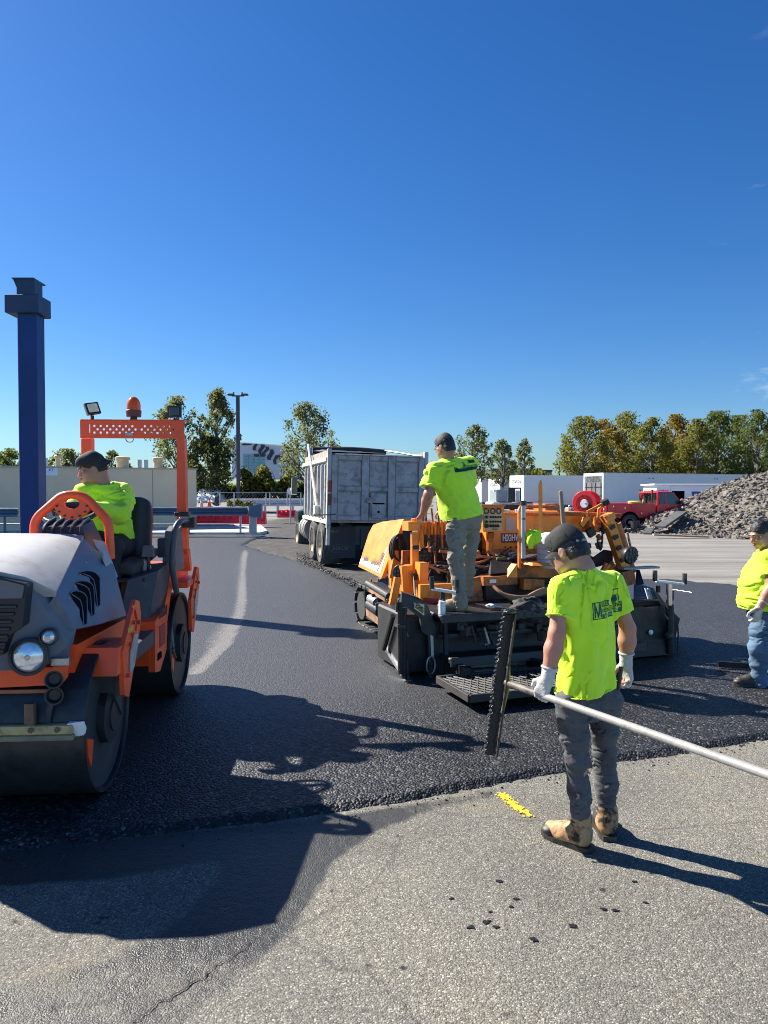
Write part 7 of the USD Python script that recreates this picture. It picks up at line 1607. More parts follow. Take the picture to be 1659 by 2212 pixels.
skin = mat('skin_tan', (0.34, 0.17, 0.105), 0.5, var=0.10, vs=14, sss=.12, bump=.08, bs=150)
skin2 = mat('skin_light', (0.36, 0.185, 0.12), 0.5, var=0.10, vs=14, sss=.12, bump=.08, bs=150)
hv = mat('hi_vis_shirt', (0.55, 0.86, 0.012), 0.75, var=0.05, vs=3, sheen=.2, bump=.05, bs=300, sss=.0)
hvd = mat('hi_vis_shirt_worn', (0.52, 0.82, 0.014), 0.75, var=0.07, vs=3, dirt=(.25, .40, .05), da=.25, ds=9, sheen=.2)
jean_g = mat('grey_jeans', (0.075, 0.077, 0.082), 0.85, var=0.22, vs=7, dirt=(.03, .028, .026), da=.6, ds=6, bump=.15, bs=160)
khaki = mat('khaki_trousers', (0.235, 0.205, 0.155), 0.85, var=0.10, vs=6, dirt=(.12, .10, .075), da=.5, ds=6, bump=.15, bs=160)
jean_b = mat('blue_jeans', (0.07, 0.13, 0.20), 0.85, var=0.35, vs=5, bump=.15, bs=160)
black_t = mat('black_trousers', (0.013, 0.013, 0.015), 0.85, var=0.2)
hairm = mat('black_hair', (0.010, 0.009, 0.009), 0.45, var=0.3, vs=30, bump=.6, bs=120)
capk = mat('charcoal_cap', (0.013, 0.014, 0.015), 0.85, var=0.12, bump=.2, bs=250)
capb = mat('black_cap', (0.014, 0.014, 0.017), 0.8, var=0.2, bump=.2, bs=250)
capn = mat('brown_cap', (0.045, 0.038, 0.033), 0.8, var=0.2, bump=.2, bs=250)
gwhite = mat('white_knit_glove', (0.47, 0.47, 0.455), 0.85, var=0.06, bump=.3, bs=220, dirt=(.3, .3, .3), da=.5, ds=12)
gblue = mat('blue_palm', (0.02, 0.03, 0.12), 0.5, var=.2)
gblk = mat('black_glove', (0.016, 0.016, 0.018), 0.6, var=.3)
boot = mat('tan_boot', (0.40, 0.235, 0.11), 0.7, var=0.2, vs=12, dirt=(.014, .013, .012), da=1.0, ds=6, dt=(.46, .54), bump=.2, bs=60)
boott = mat('tarry_boot', (0.02, 0.018, 0.016), 0.5, var=0.4, vs=12, dirt=(.10, .075, .05), da=.5, ds=9)
eyew = mat('eye_white', (.42, .38, .35), .4); eyed = mat('eye_dark', (.012, .008, .006), .15)
lipm = mat('lip', (.25, .10, .08), .5)
inkg = mat('shirt_print_green', (0.012, 0.11, 0.10), .7); inkd = mat('shirt_print_dark', (0.012, 0.03, 0.06), .7)

class Head:
    def __init__(s, c, fwd, up=(0, 0, 1), sc=1.0):
        s.c = np.asarray(c, float); s.f = nrm(fwd); u = np.asarray(up, float); s.u = nrm(u - s.f * (u @ s.f)); s.r = np.cross(s.f, s.u); s.s = sc; s.B = [s.r, s.f, s.u]
    def __call__(s, x, y, z): return s.c + s.s * (s.r * x + s.f * y + s.u * z)
    def skin(s, F, full=0.0):
        k = s.s; E = lambda c, r, kk=.02, cut=False: F.ell(s(*c), np.array(r) * k, s.B, kk, cut)
        E((0, -.015, .035), (.074, .095, .090)); E((0, .03, -.035), (.058 + full * .012, .068, .082)); E((0, .055, -.085), (.034 + full * .012, .032, .030), .03)
        for q in (-1, 1):
            E((q * .045, .045, -.015), (.026 + full * .01, .03, .026), .025); E((q * .047, .03, -.065), (.022 + full * .014, .04, .03), .03)
            E((q * .030, .094, .012), (.017, .012, .011), .008, True)
            E((q * .076, -.005, -.005), (.009, .024, .034), .006); E((q * .0855, .004, -.002), (.006, .012, .020), .004, True); E((q * .014, .098, -.030), (.011, .010, .009), .006)
        F.limb(s(-.036, .086, .033), s(.036, .086, .033), .011 * k, .011 * k, .012)
        F.limb(s(0, .088, .018), s(0, .113, -.022), .009 * k, .014 * k, .010)
        F.limb(s(-.022, .090, -.053), s(.022, .090, -.053), .009 * k, .009 * k, .010); F.limb(s(-.018, .090, -.066), s(.018, .090, -.066), .010 * k, .010 * k, .010)
        F.limb(s(-.020, .1015, -.0595), s(.020, .1015, -.0595), .0028 * k, .0028 * k, .003, True)
        E((0, .082, -.098), (.020, .016, .014), .015)
    def extras(s, t, brow=True, stubble=None):
        for q in (-1, 1):
            part(t, 'eye', TM(trimesh.creation.icosphere(2, .0125 * s.s).vertices + s(q * .030, .0745, .011), trimesh.creation.icosphere(2, 1).faces), eyew, smooth=True)
            part(t, 'pupil', TM(trimesh.creation.icosphere(1, .0062 * s.s).vertices + s(q * .030, .0832, .009), trimesh.creation.icosphere(1, 1).faces), eyed, smooth=True)
            if brow: part(t, 'eyebrow', tube(curve([s(q * .012, .099, .033), s(q * .030, .098, .040), s(q * .048, .083, .034)], 4), np.array([.004, .005, .005, .005, .005, .004, .004, .003, .002]) * s.s, 6), hairm, smooth=50)
        part(t, 'lips', tube(curve([s(-.021, .0945, -.060), s(-.008, .1015, -.0565), s(.008, .1015, -.0565), s(.021, .0945, -.060)], 4), np.array([.002, .003, .004, .0045, .005, .005, .005, .005, .005, .0045, .004, .003, .002]) * s.s, 6), lipm, smooth=50)
    def hair(s, t, h=.004, low=-.06, front=.085):
        F = Field(s.c - .15, s.c + .15, h); k = s.s
        F.ell(s(0, -.02, .040), np.array([.080, .099, .092]) * k, s.B, .01); F.ell(s(0, -.058, -.030), np.array([.074, .058, .072]) * k, s.B, .03)
        F.plane(s(0, front, .06), s.f * .7 - s.u * .55); F.plane(s(0, .035, .0), s.f * .9 - s.u * .6); F.plane(s(0, -.03, low), -s.u)
        return part(t, 'hair', jitter(F.mesh(1), .004, 60, 3), hairm, smooth=True)
    def cap(s, t, mt, back=False, snap=False, zc=.028, h=.004):
        """Baseball cap: crown panels, brim, button; worn backwards if asked."""
        d = -1 if back else 1; F = Field(s.c - .19, s.c + .19, h); k = s.s
        F.ell(s(0, -.012, .050), np.array([.084, .103, .092]) * k, s.B, .01); F.limb(s(0, .06, .080), s(0, -.03, .098), .048 * k, .048 * k, .03)
        F.plane(s(0, 0, zc), -s.u - s.f * .18 * (1 if not back else -.3))
        if snap: F.ell(s(0, -.118, .050), np.array([.034, .04, .030]) * k, s.B, .004, True)
        m = F.mesh(1); c = part(t, 'cap', folds(m, .003, 20, 4), mt, smooth=60)
        b = []
        for i in range(13):
            a = math.pi * (i / 12 - .5) * .92; x = .076 * math.sin(a); y0 = .090 * math.cos(a) ** .9 + (.0 if not back else .006)
            ln = .062 * math.cos(a) ** .7; dz = -.014 * (1 - math.cos(a)) * 4
            b.append([s(x, d * y0 - .012, zc + .012 + dz * .4 - (.01 if not back else 0)), s(x * 1.0, d * (y0 + ln) - .012, zc - .012 + dz + (.0 if not back else -.01))])
        b = np.array(b); up = s.u * .006
        br = cat_([quadstrip(b[:, 0] + up, b[:, 1] + up), quadstrip(b[:, 1], b[:, 0]), quadstrip(b[:, 1] + up, b[:, 1])])
        part(c, 'brim', br, mt, smooth=50); part(c, 'button', TM(trimesh.creation.icosphere(1, .009).vertices + s(0, -.012, .143), trimesh.creation.icosphere(1, 1).faces), mt, smooth=True)
        for a in np.arange(0, np.pi, np.pi / 3):
            p = [s(.0850 * math.sin(th) * math.cos(a + .5) , -.012 + .104 * math.sin(th) * math.sin(a + .5), .050 + .0930 * math.cos(th)) for th in np.linspace(-1.35, 1.35, 25)]
            part(c, 'seam', tube(p, .0016, 4), mt, smooth=False)
        if snap: part(c, 'strap', tube(curve([s(-.05, -.095, .026), s(0, -.115, .022), s(.05, -.095, .026)], 5), .008, 6), mat('cap_strap_grey', (.30, .30, .31), .7), smooth=50)
        return c

def hand(F, wrist, pd, pn, side, curl=(.5, .9, .7), sp=.0, r=.0085, k=.006, thumb=(.6, .5), sc=1.0):
    """Palm, four unequal bent fingers and a thumb from the palm's side. pd: along the hand, pn: out of the palm, side: towards the thumb."""
    pd = nrm(pd); pn = nrm(pn - pd * (np.asarray(pn) @ pd)); sd = nrm(np.asarray(side) - pd * (np.asarray(side) @ pd) - pn * (np.asarray(side) @ pn)); W = np.asarray(wrist, float)
    F.limb(W - pd * .03, W + pd * .015, .026 * sc, .026 * sc, .012)
    for o in (-.028, -.009, .010, .028): F.limb(W + pd * .012 + sd * o * .7 * sc, W + pd * .080 * sc + sd * o * sc, .016 * sc, .0135 * sc, .014)
    for o, L in ((.030, .92), (.010, 1.0), (-.010, .94), (-.029, .76)):
        p = W + pd * .085 * sc + sd * o * sc; d = nrm(pd + sd * o * sp); seg = np.array([.042, .027, .022]) * L * sc; a = 0; pts = [p]
        for q in range(3):
            a += curl[q]; pts.append(pts[-1] + (d * math.cos(a) + pn * math.sin(a)) * seg[q])
        F.chain(pts, np.array([r * 1.12, r * 1.05, r * .95, r * .82]) * sc, k)
    p = W + pd * .022 * sc + sd * .030 * sc + pn * .004; d0 = nrm(pd * .65 + sd * .75 + pn * .25 * thumb[0]); d1 = nrm(pd * .85 + sd * .25 + pn * thumb[0]); d2 = nrm(pd * .85 - sd * .15 + pn * thumb[1])
    F.chain([p, p + d0 * .040 * sc, p + d0 * .040 * sc + d1 * .034 * sc, p + d0 * .040 * sc + d1 * .034 * sc + d2 * .026 * sc], np.array([.016, .0125, .011, .009]) * sc, .010)

def boots(t, ank, toe, mt, sole, nm='boot', sc=1.0, ground=0.0, h=.007):
    """Work boot: shaft, heel counter, vamp, toe cap, flat sole on the ground."""
    ank, toe = np.asarray(ank, float), np.asarray(toe, float); d = toe - ank; d[2] = 0; d = nrm(d); g0 = ground; s = np.cross([0, 0, 1.0], d)
    heel = np.array([ank[0], ank[1], 0]) - d * .055 * sc; L = .29 * sc
    F = Field(np.minimum(heel, heel + d * L) + [-.1, -.1, g0 - .03], np.maximum(heel, heel + d * L) + [.1, .1, ank[2] + .16], h)
    z = lambda q: np.array([0, 0, g0 + q])
    F.limb(ank + [0, 0, .07], heel + d * .055 + z(.08), .055, .050, .02); F.limb(heel + d * .05 + z(.055), heel + d * .13 + z(.055), .044, .047, .03)
    F.limb(heel + d * .055 + z(.09), heel + d * .165 + z(.066), .045, .041, .03); F.limb(heel + d * .16 + z(.050), heel + d * .235 + z(.045), .047, .043, .03)
    F.plane(z(.0), (0, 0, -1)); b = part(t, nm, folds(F.mesh(2), .006, 22, 6), mt, smooth=True)
    part(b, 'toe_cap', lobed(heel + d * .235 * 1.0 + z(.043), (.055, .055, .034), 4, .12, 6, 2) if True else None, sole, smooth=True)
    o = Polygon([(heel + d * x + s * y)[:2] for x, y in [(0, -.032), (.03, -.042), (.12, -.040), (.19, -.050), (.25, -.042), (.288, -.015), (.288, .015), (.25, .042), (.19, .050), (.12, .040), (.03, .042), (0, .032)]]).buffer(.004)
    part(b, 'sole', plate(o, .026, (0, 0, g0 + .001), (1, 0, 0), (0, 1, 0)), sole)
    for k in range(4):
        c = heel + d * (.085 + .022 * k) + z(.125 - .012 * k); part(b, 'lace', tube(curve([c - s * .03, c + d * .012 + z(.01) - z(0) + [0, 0, .0], c + s * .03], 3), .004, 5), sole)
    return b

def person(label, loc): return thing('person', label, 'person', loc)
def bb(pts, pad=.25): pts = np.asarray(pts, float); return pts.min(0) - pad, pts.max(0) + pad

def on_shirt(F, m, eye_dir):
    """Presses flat print onto a shirt: each point slides along eye_dir until it meets the cloth."""
    from scipy.spatial import cKDTree
    n = nrm(eye_dir); a, b, _ = frame_of(n); V = F.vertices; nn = meshkit.arrays(F, True)[2]; f = (nn @ n) < -.05
    T = cKDTree(np.c_[V[f] @ a, V[f] @ b]); dep = V[f] @ n
    def put(p, lift):
        p = np.asarray(p, float); d, i = T.query(np.c_[p @ a, p @ b], k=6); w = 1 / (d + 1e-4); z = (dep[i] * w).sum(1) / w.sum(1)
        return p + n * (z - p @ n - lift)[:, None]
    return put(m[0], m[1])
def print_on(t, cloth, mesh, mt, n, lift=.002, nm='shirt_print', sub=.012):
    v, f = trimesh.remesh.subdivide_to_size(mesh.vertices, mesh.faces, sub)
    base = mesh.vertices @ nrm(n); top = v @ nrm(n); ex = (base.max() - top) 
    return part(t, nm, TM(on_shirt(cloth, (v, lift), n) - nrm(n) * 0 , f), mt, smooth=False)
# ------------------------------------------------------------------ the young worker with the lute, seen from behind
def W1(px, py, dy=0.0): return at(px - 10, py, 3.86 + dy)
F1 = nrm((-.55, .83, 0)); R1 = nrm((.83, .55, 0)); UP = np.array([0, 0, 1.0])
org = np.array([1.08, 3.9, 0.0])
T1 = person('young worker in black cap and grey jeans holding a lute', org)
L1 = lambda *a: W1(*a) - org
neck, pel = L1(1268, 1226), L1(1276, 1500)
shL, shR = L1(1221, 1275, -.10), L1(1333, 1262, .10)
elL, elR = L1(1213, 1368, -.15), L1(1366, 1358, .10); wrL, wrR = L1(1192, 1466, -.16), L1(1362, 1432, .12)
hipL, hipR = L1(1243, 1530, -.06), L1(1313, 1524, .06); knL, knR = L1(1257, 1650, -.07), L1(1316, 1632, .07); anL, anR = L1(1266, 1785, -.05), L1(1322, 1768, .08)
hd = Head(L1(1237, 1192, .02), nrm(F1 * .82 - R1 * .20 - UP * .40), sc=.97)
lo, hi = bb([neck, pel, anL, anR, wrL, wrR, hd.c])
lo[2] = -.02
S = Field(lo, hi, .008)
hd.skin(S); S.limb(hd(0, -.035, -.035), neck + [0, 0, -.01], .056, .062, .02); S.limb(neck, neck - [0, 0, .10], .055, .055, .03)
for a, b, c in ((shL, elL, wrL), (shR, elR, wrR)):
    S.chain([a, a * .55 + b * .45, b, b * .65 + c * .35, c], [.036, .040, .041, .046, .029], .02)
S.loft(pel, neck, R1, [(0, 0, 0, .12, .09), (.5, 0, 0, .12, .08), (.8, 0, 0, .12, .07), (.9, 0, 0, .07, .05), (1, 0, 0, .04, .04)])
for a, b, c in ((hipL, knL, anL), (hipR, knR, anR)): S.chain([a, b, c], [.07, .05, .04], .02)
GL = L1(1186, 1486, -.16); pole_d = nrm(at(1700, 1688, 2.55) - at(1094, 1475, 3.99))
hand(S, wrL, L1(1180, 1495, -.15) - wrL, R1 * .9 + F1 * .2, pole_d * -1, (.7, 1.1, .8), sc=.85, r=.0075)
hand(S, wrR, L1(1364, 1465, .13) - wrR, -R1, F1, (.6, .9, .7), sc=.85, r=.0075)
body = part(T1, 'body', S.mesh(2), skin2, smooth=True)
hd.extras(T1); hd.hair(T1, low=-.055); hd.cap(T1, capk, snap=True)
# shirt
C = Field(lo, hi, .007)
C.loft(L1(1276, 1520), neck + [0, 0, .0], R1, [(0, .0, 0, .186, .140), (.16, 0, 0, .176, .134), (.32, 0, 0, .170, .126), (.55, 0, 0, .176, .120), (.74, 0, .0, .178, .110), (.86, 0, .0, .142, .095), (.92, 0, 0, .108, .080), (1.0, 0, 0, .066, .062)], .03)
for a, b in ((shL, elL), (shR, elR)):
    C.sleeve(a, b, 0, .62, .066, .074); C.limb(neck - [0, 0, .035] + (a - neck) * .12, a, .050, .054, .04)
C.limb(shL - [0, 0, .01], shR - [0, 0, .01], .056, .056, .05)
C.ell(hd(0, -.03, -.06), (.03, .03, .03), None, .01)
C.limb(neck - [0, 0, .02], hd(0, -.035, -.04), .060, .060, .0, True)
C.plane(L1(1278, 1486), (-.02, -.0, -1) + R1 * .16)
sm = C.mesh(2); sm = folds(folds(sm, .034, 7, 3, (1.5, 1.5, .30), crease=.45, width=.04), .010, 13, 5, (1, 1, .6))
shirt1 = part(T1, 'shirt', sm, hv, smooth=True)
# print on the back
BN = nrm(F1 + np.array([0, 0, -.05])); cB = L1(1306, 1304); U1 = R1; V1 = np.array([0, 0, 1.0]); sl = .10
def pr(m, mt, lift=.002): print_on(shirt1, sm, m, mt, BN, lift)
def pos(x, z): return cB - F1 * .25 + U1 * x * .82 + V1 * (z + sl * x * .82)
tx = lambda s_, h, x, z, w, mt, lift=.004: pr(text(s_, h, pos(x, z), U1 + V1 * sl, V1, .001, w * .82), mt, lift)
def rect(x0, x1, z0, z1): return plate([(x0 * .82, z0), (x1 * .82, z0), (x1 * .82, z1), (x0 * .82, z1)], .001, pos(0, 0), U1 + V1 * sl, V1)
for r_ in ((-.145, .142, -.046, -.042), (-.145, -.141, -.046, .040), (-.145, -.02, .036, .040), (.138, .142, -.046, .008), (-.024, .142, .006, .010)): pr(rect(*r_), inkd, .0015)
tx('M', .070, -.137, -.036, .042, inkg); tx('MILLER', .022, -.088, .012, .064, inkd); tx('PAVING & EXCAVATING', .020, -.090, -.016, .226, inkd)
pr(rect(-.090, .138, -.043, -.022), inkg, .0015); tx('ASPHALT  MASONRY', .010, -.07, -.037, .19, mat('print_light', (.30, .60, .10), .7), .005)
for q in ([(.065, .012), (.125, .012), (.130, .035), (.118, .048), (.072, .048), (.060, .035)],): pr(plate([(x * .82, z) for x, z in q], .001, pos(0, 0), U1 + V1 * sl, V1), inkg, .0015)
for r_ in ((.074, .078, .048, .078), (.108, .112, .048, .078), (.070, .118, .076, .081), (.085, .098, .02, .03)): pr(rect(*r_), inkd, .003)
# trousers
J = Field(lo, hi, .007)
J.loft(L1(1278, 1545), L1(1278, 1470), R1, [(0, 0, 0, .155, .115), (.6, 0, 0, .150, .108), (1, 0, 0, .148, .104)], .02)
for a, b, c, q in ((hipL, knL, anL, 1), (hipR, knR, anR, 2)):
    J.chain([a + [0, 0, .03], a * .5 + b * .5, b, b * .55 + c * .45, c + [0, 0, -.01]], [.083, .073, .059, .056, .047], .03)
J.ell(L1(1255, 1515) - F1 * .05, (.085, .075, .085), None, .04); J.ell(L1(1305, 1510, .05) - F1 * .05, (.08, .075, .085), None, .04)
jm = J.mesh(2); lowz = jm.vertices[:, 2]
jm = folds(folds(jm, .008, 9, 2, (.8, .8, 1.2)), .009, 13, 8, (.6, .6, 1.5), crease=.9)
jn = part(T1, 'jeans', jm, jean_g, smooth=True)
for x, z in ((1248, 1525), (1318, 1518)): q = L1(x, z, -.14 if x < 1280 else -.02); part(jn, 'pocket_seam', tube([q + R1 * d + UP * e for d, e in ((-.05, .03), (-.05, -.06), (0, -.09), (.05, -.06), (.05, .03))], .0025, 4), jean_g)
boots(T1, anL + [0, 0, -.02], L1(1182, 1790, .12), boot, boott); boots(T1, anR + [0, 0, -.02], L1(1288, 1752, .45), boot, boott)
# gloves
def glove(t, Wr, pd, pn, side, curl, mt, cuff_d, sc=1.0):
    G = Field(Wr - .2, Wr + .2, .004); hand(G, Wr, pd, pn, side, curl, sc=sc, r=.0098)
    G.limb(Wr - nrm(cuff_d) * .0, Wr - nrm(cuff_d) * .055, .031, .036, .015); G.plane(Wr - nrm(cuff_d) * .06, -nrm(cuff_d))
    g = part(t, 'glove', folds(G.mesh(2), .002, 40, 2), mt, smooth=True)
    c = Wr - nrm(cuff_d) * .055; a, b, _ = frame_of(cuff_d)
    part(g, 'cuff', tube([c + .037 * (a * math.cos(q) + b * math.sin(q)) for q in np.linspace(0, 2 * np.pi, 19)[:-1]], .007, 6, closed=True), mt, smooth=50)
    return g
glove(T1, wrL, L1(1180, 1495, -.15) - wrL, R1 * .9 + F1 * .2, pole_d * -1, (.7, 1.1, .8), gwhite, wrL - elL)
glove(T1, wrR, L1(1364, 1465, .13) - wrR, -R1, F1, (.6, .9, .7), gwhite, wrR - elR)
part(T1, 'holstered_knife', tube([L1(1352, 1440, .0), L1(1344, 1500, -.02)], [.012, .010], 8), mat('dark_handle', (.05, .035, .03), .5))

# lute: long pipe handle and toothed straightedge held upright
pA, pB = at(1094, 1475, 3.99), at(1700, 1688, 2.55)
lt = thing('lute', 'long grey pipe lute with upright black toothed board held by the young worker', 'lute', pA)
part(lt, 'handle', tube([(0, 0, 0), (pB - pA) * .5, pB - pA], .0180, 14), mat('pipe_grey', (.27, .26, .24), .5, metal=0.0, var=.15, vs=8, dirt=(.12, .11, .1), da=.6, ds=16, bump=.15, bs=50), smooth=50)
part(lt, 'dark_collar', tube([(pB - pA) * .0, (pB - pA) * .155], .0188, 14), mat('pipe_stained', (.13, .11, .085), .6, var=.4, vs=20, dirt=(.02, .02, .02), da=.7, ds=14), smooth=50)
t0, t1 = at(1102, 1317, 4.02), at(1060, 1634, 3.96)
ax = nrm(t1 - t0); Lb = np.linalg.norm(t1 - t0); perp = nrm(np.cross(ax, [0.05, 1, 0])); perp = perp if perp[0] < 0 else -perp
tarb = mat('tarred_board', (.010, .009, .009), .35, var=.5, vs=14, bump=.5, bs=60)
pts = [(0, -.024), (Lb, -.022)]; nT = 33; r = np.random.default_rng(3)
for k in range(nT, -1, -1):
    x = Lb * k / nT; pts += [(x, .022), (min(Lb, x) - .012 if x > .02 else x, .032 + r.uniform(0, .008))]
pts = [p for p in pts if 0 <= p[0] <= Lb]
part(lt, 'toothed_board', plate(Polygon(pts).buffer(.001), .05, t0 - pA + np.array([0, .02, 0]), ax, perp), tarb, smooth=False)
side = np.array([.03, -.028, 0]); part(lt, 'wood_back', hull([t0 - pA - perp * .024 + ax * s + np.array([0, d, 0]) for s in (.02, Lb - .01) for d in (-.03, .02)] + [t0 - pA - perp * .034 + ax * s + np.array([0, d, 0]) for s in (.02, Lb - .01) for d in (-.03, .02)]), mat('dark_wood', (.035, .026, .02), .6, var=.4, vs=12))
part(lt, 'end_pad', lobed(t0 - pA + ax * .012, (.036, .03, .016), 2, .3, 6, 2), tarb, smooth=True)
part(lt, 'brace', tube([t0 - pA + ax * Lb * .38 - perp * .03, (pB - pA) * .015, t0 - pA + ax * Lb * .70 - perp * .03], .010, 6), mat('yellow_brace', (.25, .22, .06), .6, var=.4, vs=14))
clods = []
for k in range(46):
    x = r.uniform(0, Lb); clods.append(ball(t0 - pA + ax * x + perp * r.uniform(.022, .034) + np.array([0, r.uniform(-.03, .015), 0]), r.uniform(.004, .011, 3), 1))
part(lt, 'stuck_mix', jitter(cat_(clods), .002, 60), tarb, smooth=False, kind='stuff')

# ------------------------------------------------------------------ the operator standing on the paver
Y2 = 7.40
def W2(px, py, dy=0.0): return at(px, py, Y2 + dy)
org = W2(1000, 1317); org2 = org.copy()
T2 = person('sturdy worker in khaki trousers and brown cap standing on the paver', org)
L2_ = lambda *a: W2(*a) - org2
F2 = nrm((-.62, .78, 0)); R2 = nrm((.78, .62, 0))
neck, pel = L2_(968, 990), L2_(1000, 1120)
shL, shR = L2_(936, 1018, -.10), L2_(1014, 1004, .12)
elL, wrL = L2_(926, 1068, -.16), L2_(914, 1108, -.02); elR, wrR = L2_(1012, 1060, .34), L2_(960, 1100, .55)
hipL, hipR = L2_(986, 1128, -.08), L2_(1020, 1124, .10); knL, knR = L2_(984, 1208, -.12), L2_(1012, 1200, .12); anL, anR = L2_(995, 1296, -.06), L2_(1008, 1272, .30)
hd = Head(L2_(961, 966), nrm(F2 * .94 - R2 * .14 - UP * .25), sc=.95)
lo, hi = bb([neck, pel, anL, anR, wrL, wrR, hd.c]); lo[2] = -.03
S = Field(lo, hi, .011)
hd.skin(S, .5); S.limb(hd(0, -.035, -.04), neck - [0, 0, .04], .064, .060, .02)
for a, b, c in ((shL, elL, wrL), (shR, elR, wrR)): S.chain([a, a * .5 + b * .5, b, b * .65 + c * .35, c], [.046, .052, .050, .052, .033], .02)
S.loft(pel, neck, R2, [(0, 0, 0, .15, .11), (.5, 0, 0, .15, .10), (.8, 0, 0, .13, .08), (.9, 0, 0, .08, .06), (1, 0, 0, .05, .05)])
for a, b, c in ((hipL, knL, anL), (hipR, knR, anR)): S.chain([a, b, c], [.08, .055, .045], .02)
hand(S, wrL, nrm(L2_(903, 1120, .05) - wrL), (.2, .3, -1), (.6, .6, .2), (.45, .7, .5)); hand(S, wrR, (-.6, .2, -.3), (0, .2, -1), (-.3, .8, 0), (.5, .7, .5))
part(T2, 'body', S.mesh(2), skin, smooth=True)
hd.extras(T2); hd.hair(T2, .006, low=-.065); hd.cap(T2, capn, snap=False, h=.006)
C = Field(lo, hi, .011)
C.loft(L2_(1004, 1128), neck, R2, [(0, 0, .02, .225, .19), (.2, 0, .02, .22, .185), (.45, 0, .01, .205, .165), (.72, 0, 0, .205, .145), (.84, 0, 0, .175, .12), (.92, 0, 0, .125, .095), (1, 0, 0, .075, .07)], .03)
for a, b in ((shL, elL), (shR, elR)):
    C.sleeve(a, b, 0, .72, .086, .092); C.limb(neck - [0, 0, .04] + (a - neck) * .12, a, .062, .074, .04)
C.limb(shL - [0, 0, .01], shR - [0, 0, .01], .07, .07, .05); C.limb(neck - [0, 0, .02], hd(0, -.035, -.05), .070, .070, .0, True)
C.plane(L2_(1004, 1114), np.array([0, 0, -1]) + R2 * .22)
sm2 = C.mesh(2); sm2 = folds(folds(sm2, .036, 5, 6, (.9, .9, .8), crease=.4), .008, 10, 9, (.8, .8, 1.0))
sh2 = part(T2, 'shirt', sm2, hvd, smooth=True)
BN2 = nrm(F2); c2 = L2_(1000, 1006)
def pos2(x, z): return c2 - F2 * .35 + R2 * x + UP * (z + .12 * x)
def rect2(x0, x1, z0, z1): return plate([(x0, z0), (x1, z0), (x1, z1), (x0, z1)], .001, pos2(0, 0), R2 + UP * .12, UP)
for r_ in ((-.17, .16, -.052, -.022), (-.17, .0, .03, .036)): print_on(sh2, sm2, rect2(*r_), inkg, BN2, .003)
for s_, h_, x, z, w_ in (('M', .07, -.165, -.04, .045), ('MILLER', .026, -.11, .0, .10), ('PAVING & EXCAVATING', .024, -.10, -.022, .25)): print_on(sh2, sm2, text(s_, h_, pos2(x, z), R2 + UP * .12, UP, .001, w_), inkg, BN2, .005)
print_on(sh2, sm2, plate([(.05, .02), (.12, .02), (.12, .05), (.05, .05)], .001, pos2(0, 0), R2 + UP * .12, UP), inkg, BN2, .003)
J = Field(lo, hi, .011)
J.loft(L2_(1003, 1140), L2_(1003, 1100), R2, [(0, 0, 0, .172, .14), (1, 0, 0, .172, .14)], .02)
for a, b, c in ((hipL, knL, anL), (hipR, knR, anR)): J.chain([a + [0, 0, .02], a * .5 + b * .5, b, b * .5 + c * .5, c + [0, 0, -.055]], [.100, .088, .074, .070, .072], .03)
J.ell(L2_(1000, 1128) - F2 * .05, (.11, .10, .12), None, .05)
jm = folds(folds(J.mesh(2), .020, 6, 3, (.9, .9, 1.0), crease=.5), .014, 11, 4, (.6, .6, 1.3), crease=.8)
part(T2, 'trousers', jm, khaki, smooth=True)
boots(T2, anL + [0, 0, -.02], L2_(950, 1312, -.02), mat('tan_dusty_boot', (.30, .21, .14), .8, var=.2, vs=10), mat('sole_brown', (.10, .075, .055), .8), ground=0.0, h=.009)
boots(T2, anR + [0, 0, -.02], L2_(985, 1275, .5), mat('tan_dusty_boot', (.30, .21, .14), .8), mat('sole_brown', (.10, .075, .055), .8), ground=anR[2] - .10, h=.009)

# ------------------------------------------------------------------ the roller driver
Y3 = 6.32
def W3(px, py, dy=0.0): return at(px, py, Y3 + dy)
org3 = W3(258, 1290)
T3 = person('heavy set driver in backwards black cap and long sleeves steering the roller', org3)
L3 = lambda *a: W3(*a) - org3
F3 = nrm((-.50, -.86, 0)); R3 = nrm(np.cross(F3, UP))
neck, pel = L3(224, 1046), L3(236, 1160, .06)
shN, shF = L3(263, 1066, .10), L3(182, 1068, -.08)      # near the seat edge, and the one towards the hood
elN, wrN = L3(262, 1112, -.16), L3(193, 1093, -.42); elF, wrF = L3(152, 1112, -.22), L3(160, 1092, -.46)
hd = Head(L3(200, 1015, -.03), nrm(np.array([-.86, -.42, 0]) - UP * .30), sc=1.06)
lo, hi = bb([neck, pel, L3(225, 1290, -.5), wrN, wrF, hd.c, L3(290, 1290)]); 
S = Field(lo, hi, .010)
hd.skin(S, 1.0); S.limb(hd(0, -.035, -.05), neck - [0, 0, .05], .072, .065, .03)
S.chain([shN, elN, wrN], [.06, .05, .035], .02); S.chain([shF, elF, wrF], [.06, .05, .035], .02)
S.loft(pel, neck, R3, [(0, 0, 0, .16, .13), (.5, 0, .02, .16, .13), (.8, 0, 0, .13, .08), (.9, 0, 0, .08, .06), (1, 0, 0, .05, .05)])
hpN, hpF = L3(266, 1178, .12), L3(240, 1172, -.06); knN, knF = L3(212, 1186, -.36), L3(180, 1180, -.42); anN, anF = L3(240, 1282, -.42), L3(190, 1280, -.45)
knN = L3(238, 1184, -.32); anN = L3(243, 1275, -.30)
for a, b, c in ((hpN, knN, anN), (hpF, knF, anF)): S.chain([a, b, c], [.08, .055, .045], .02)
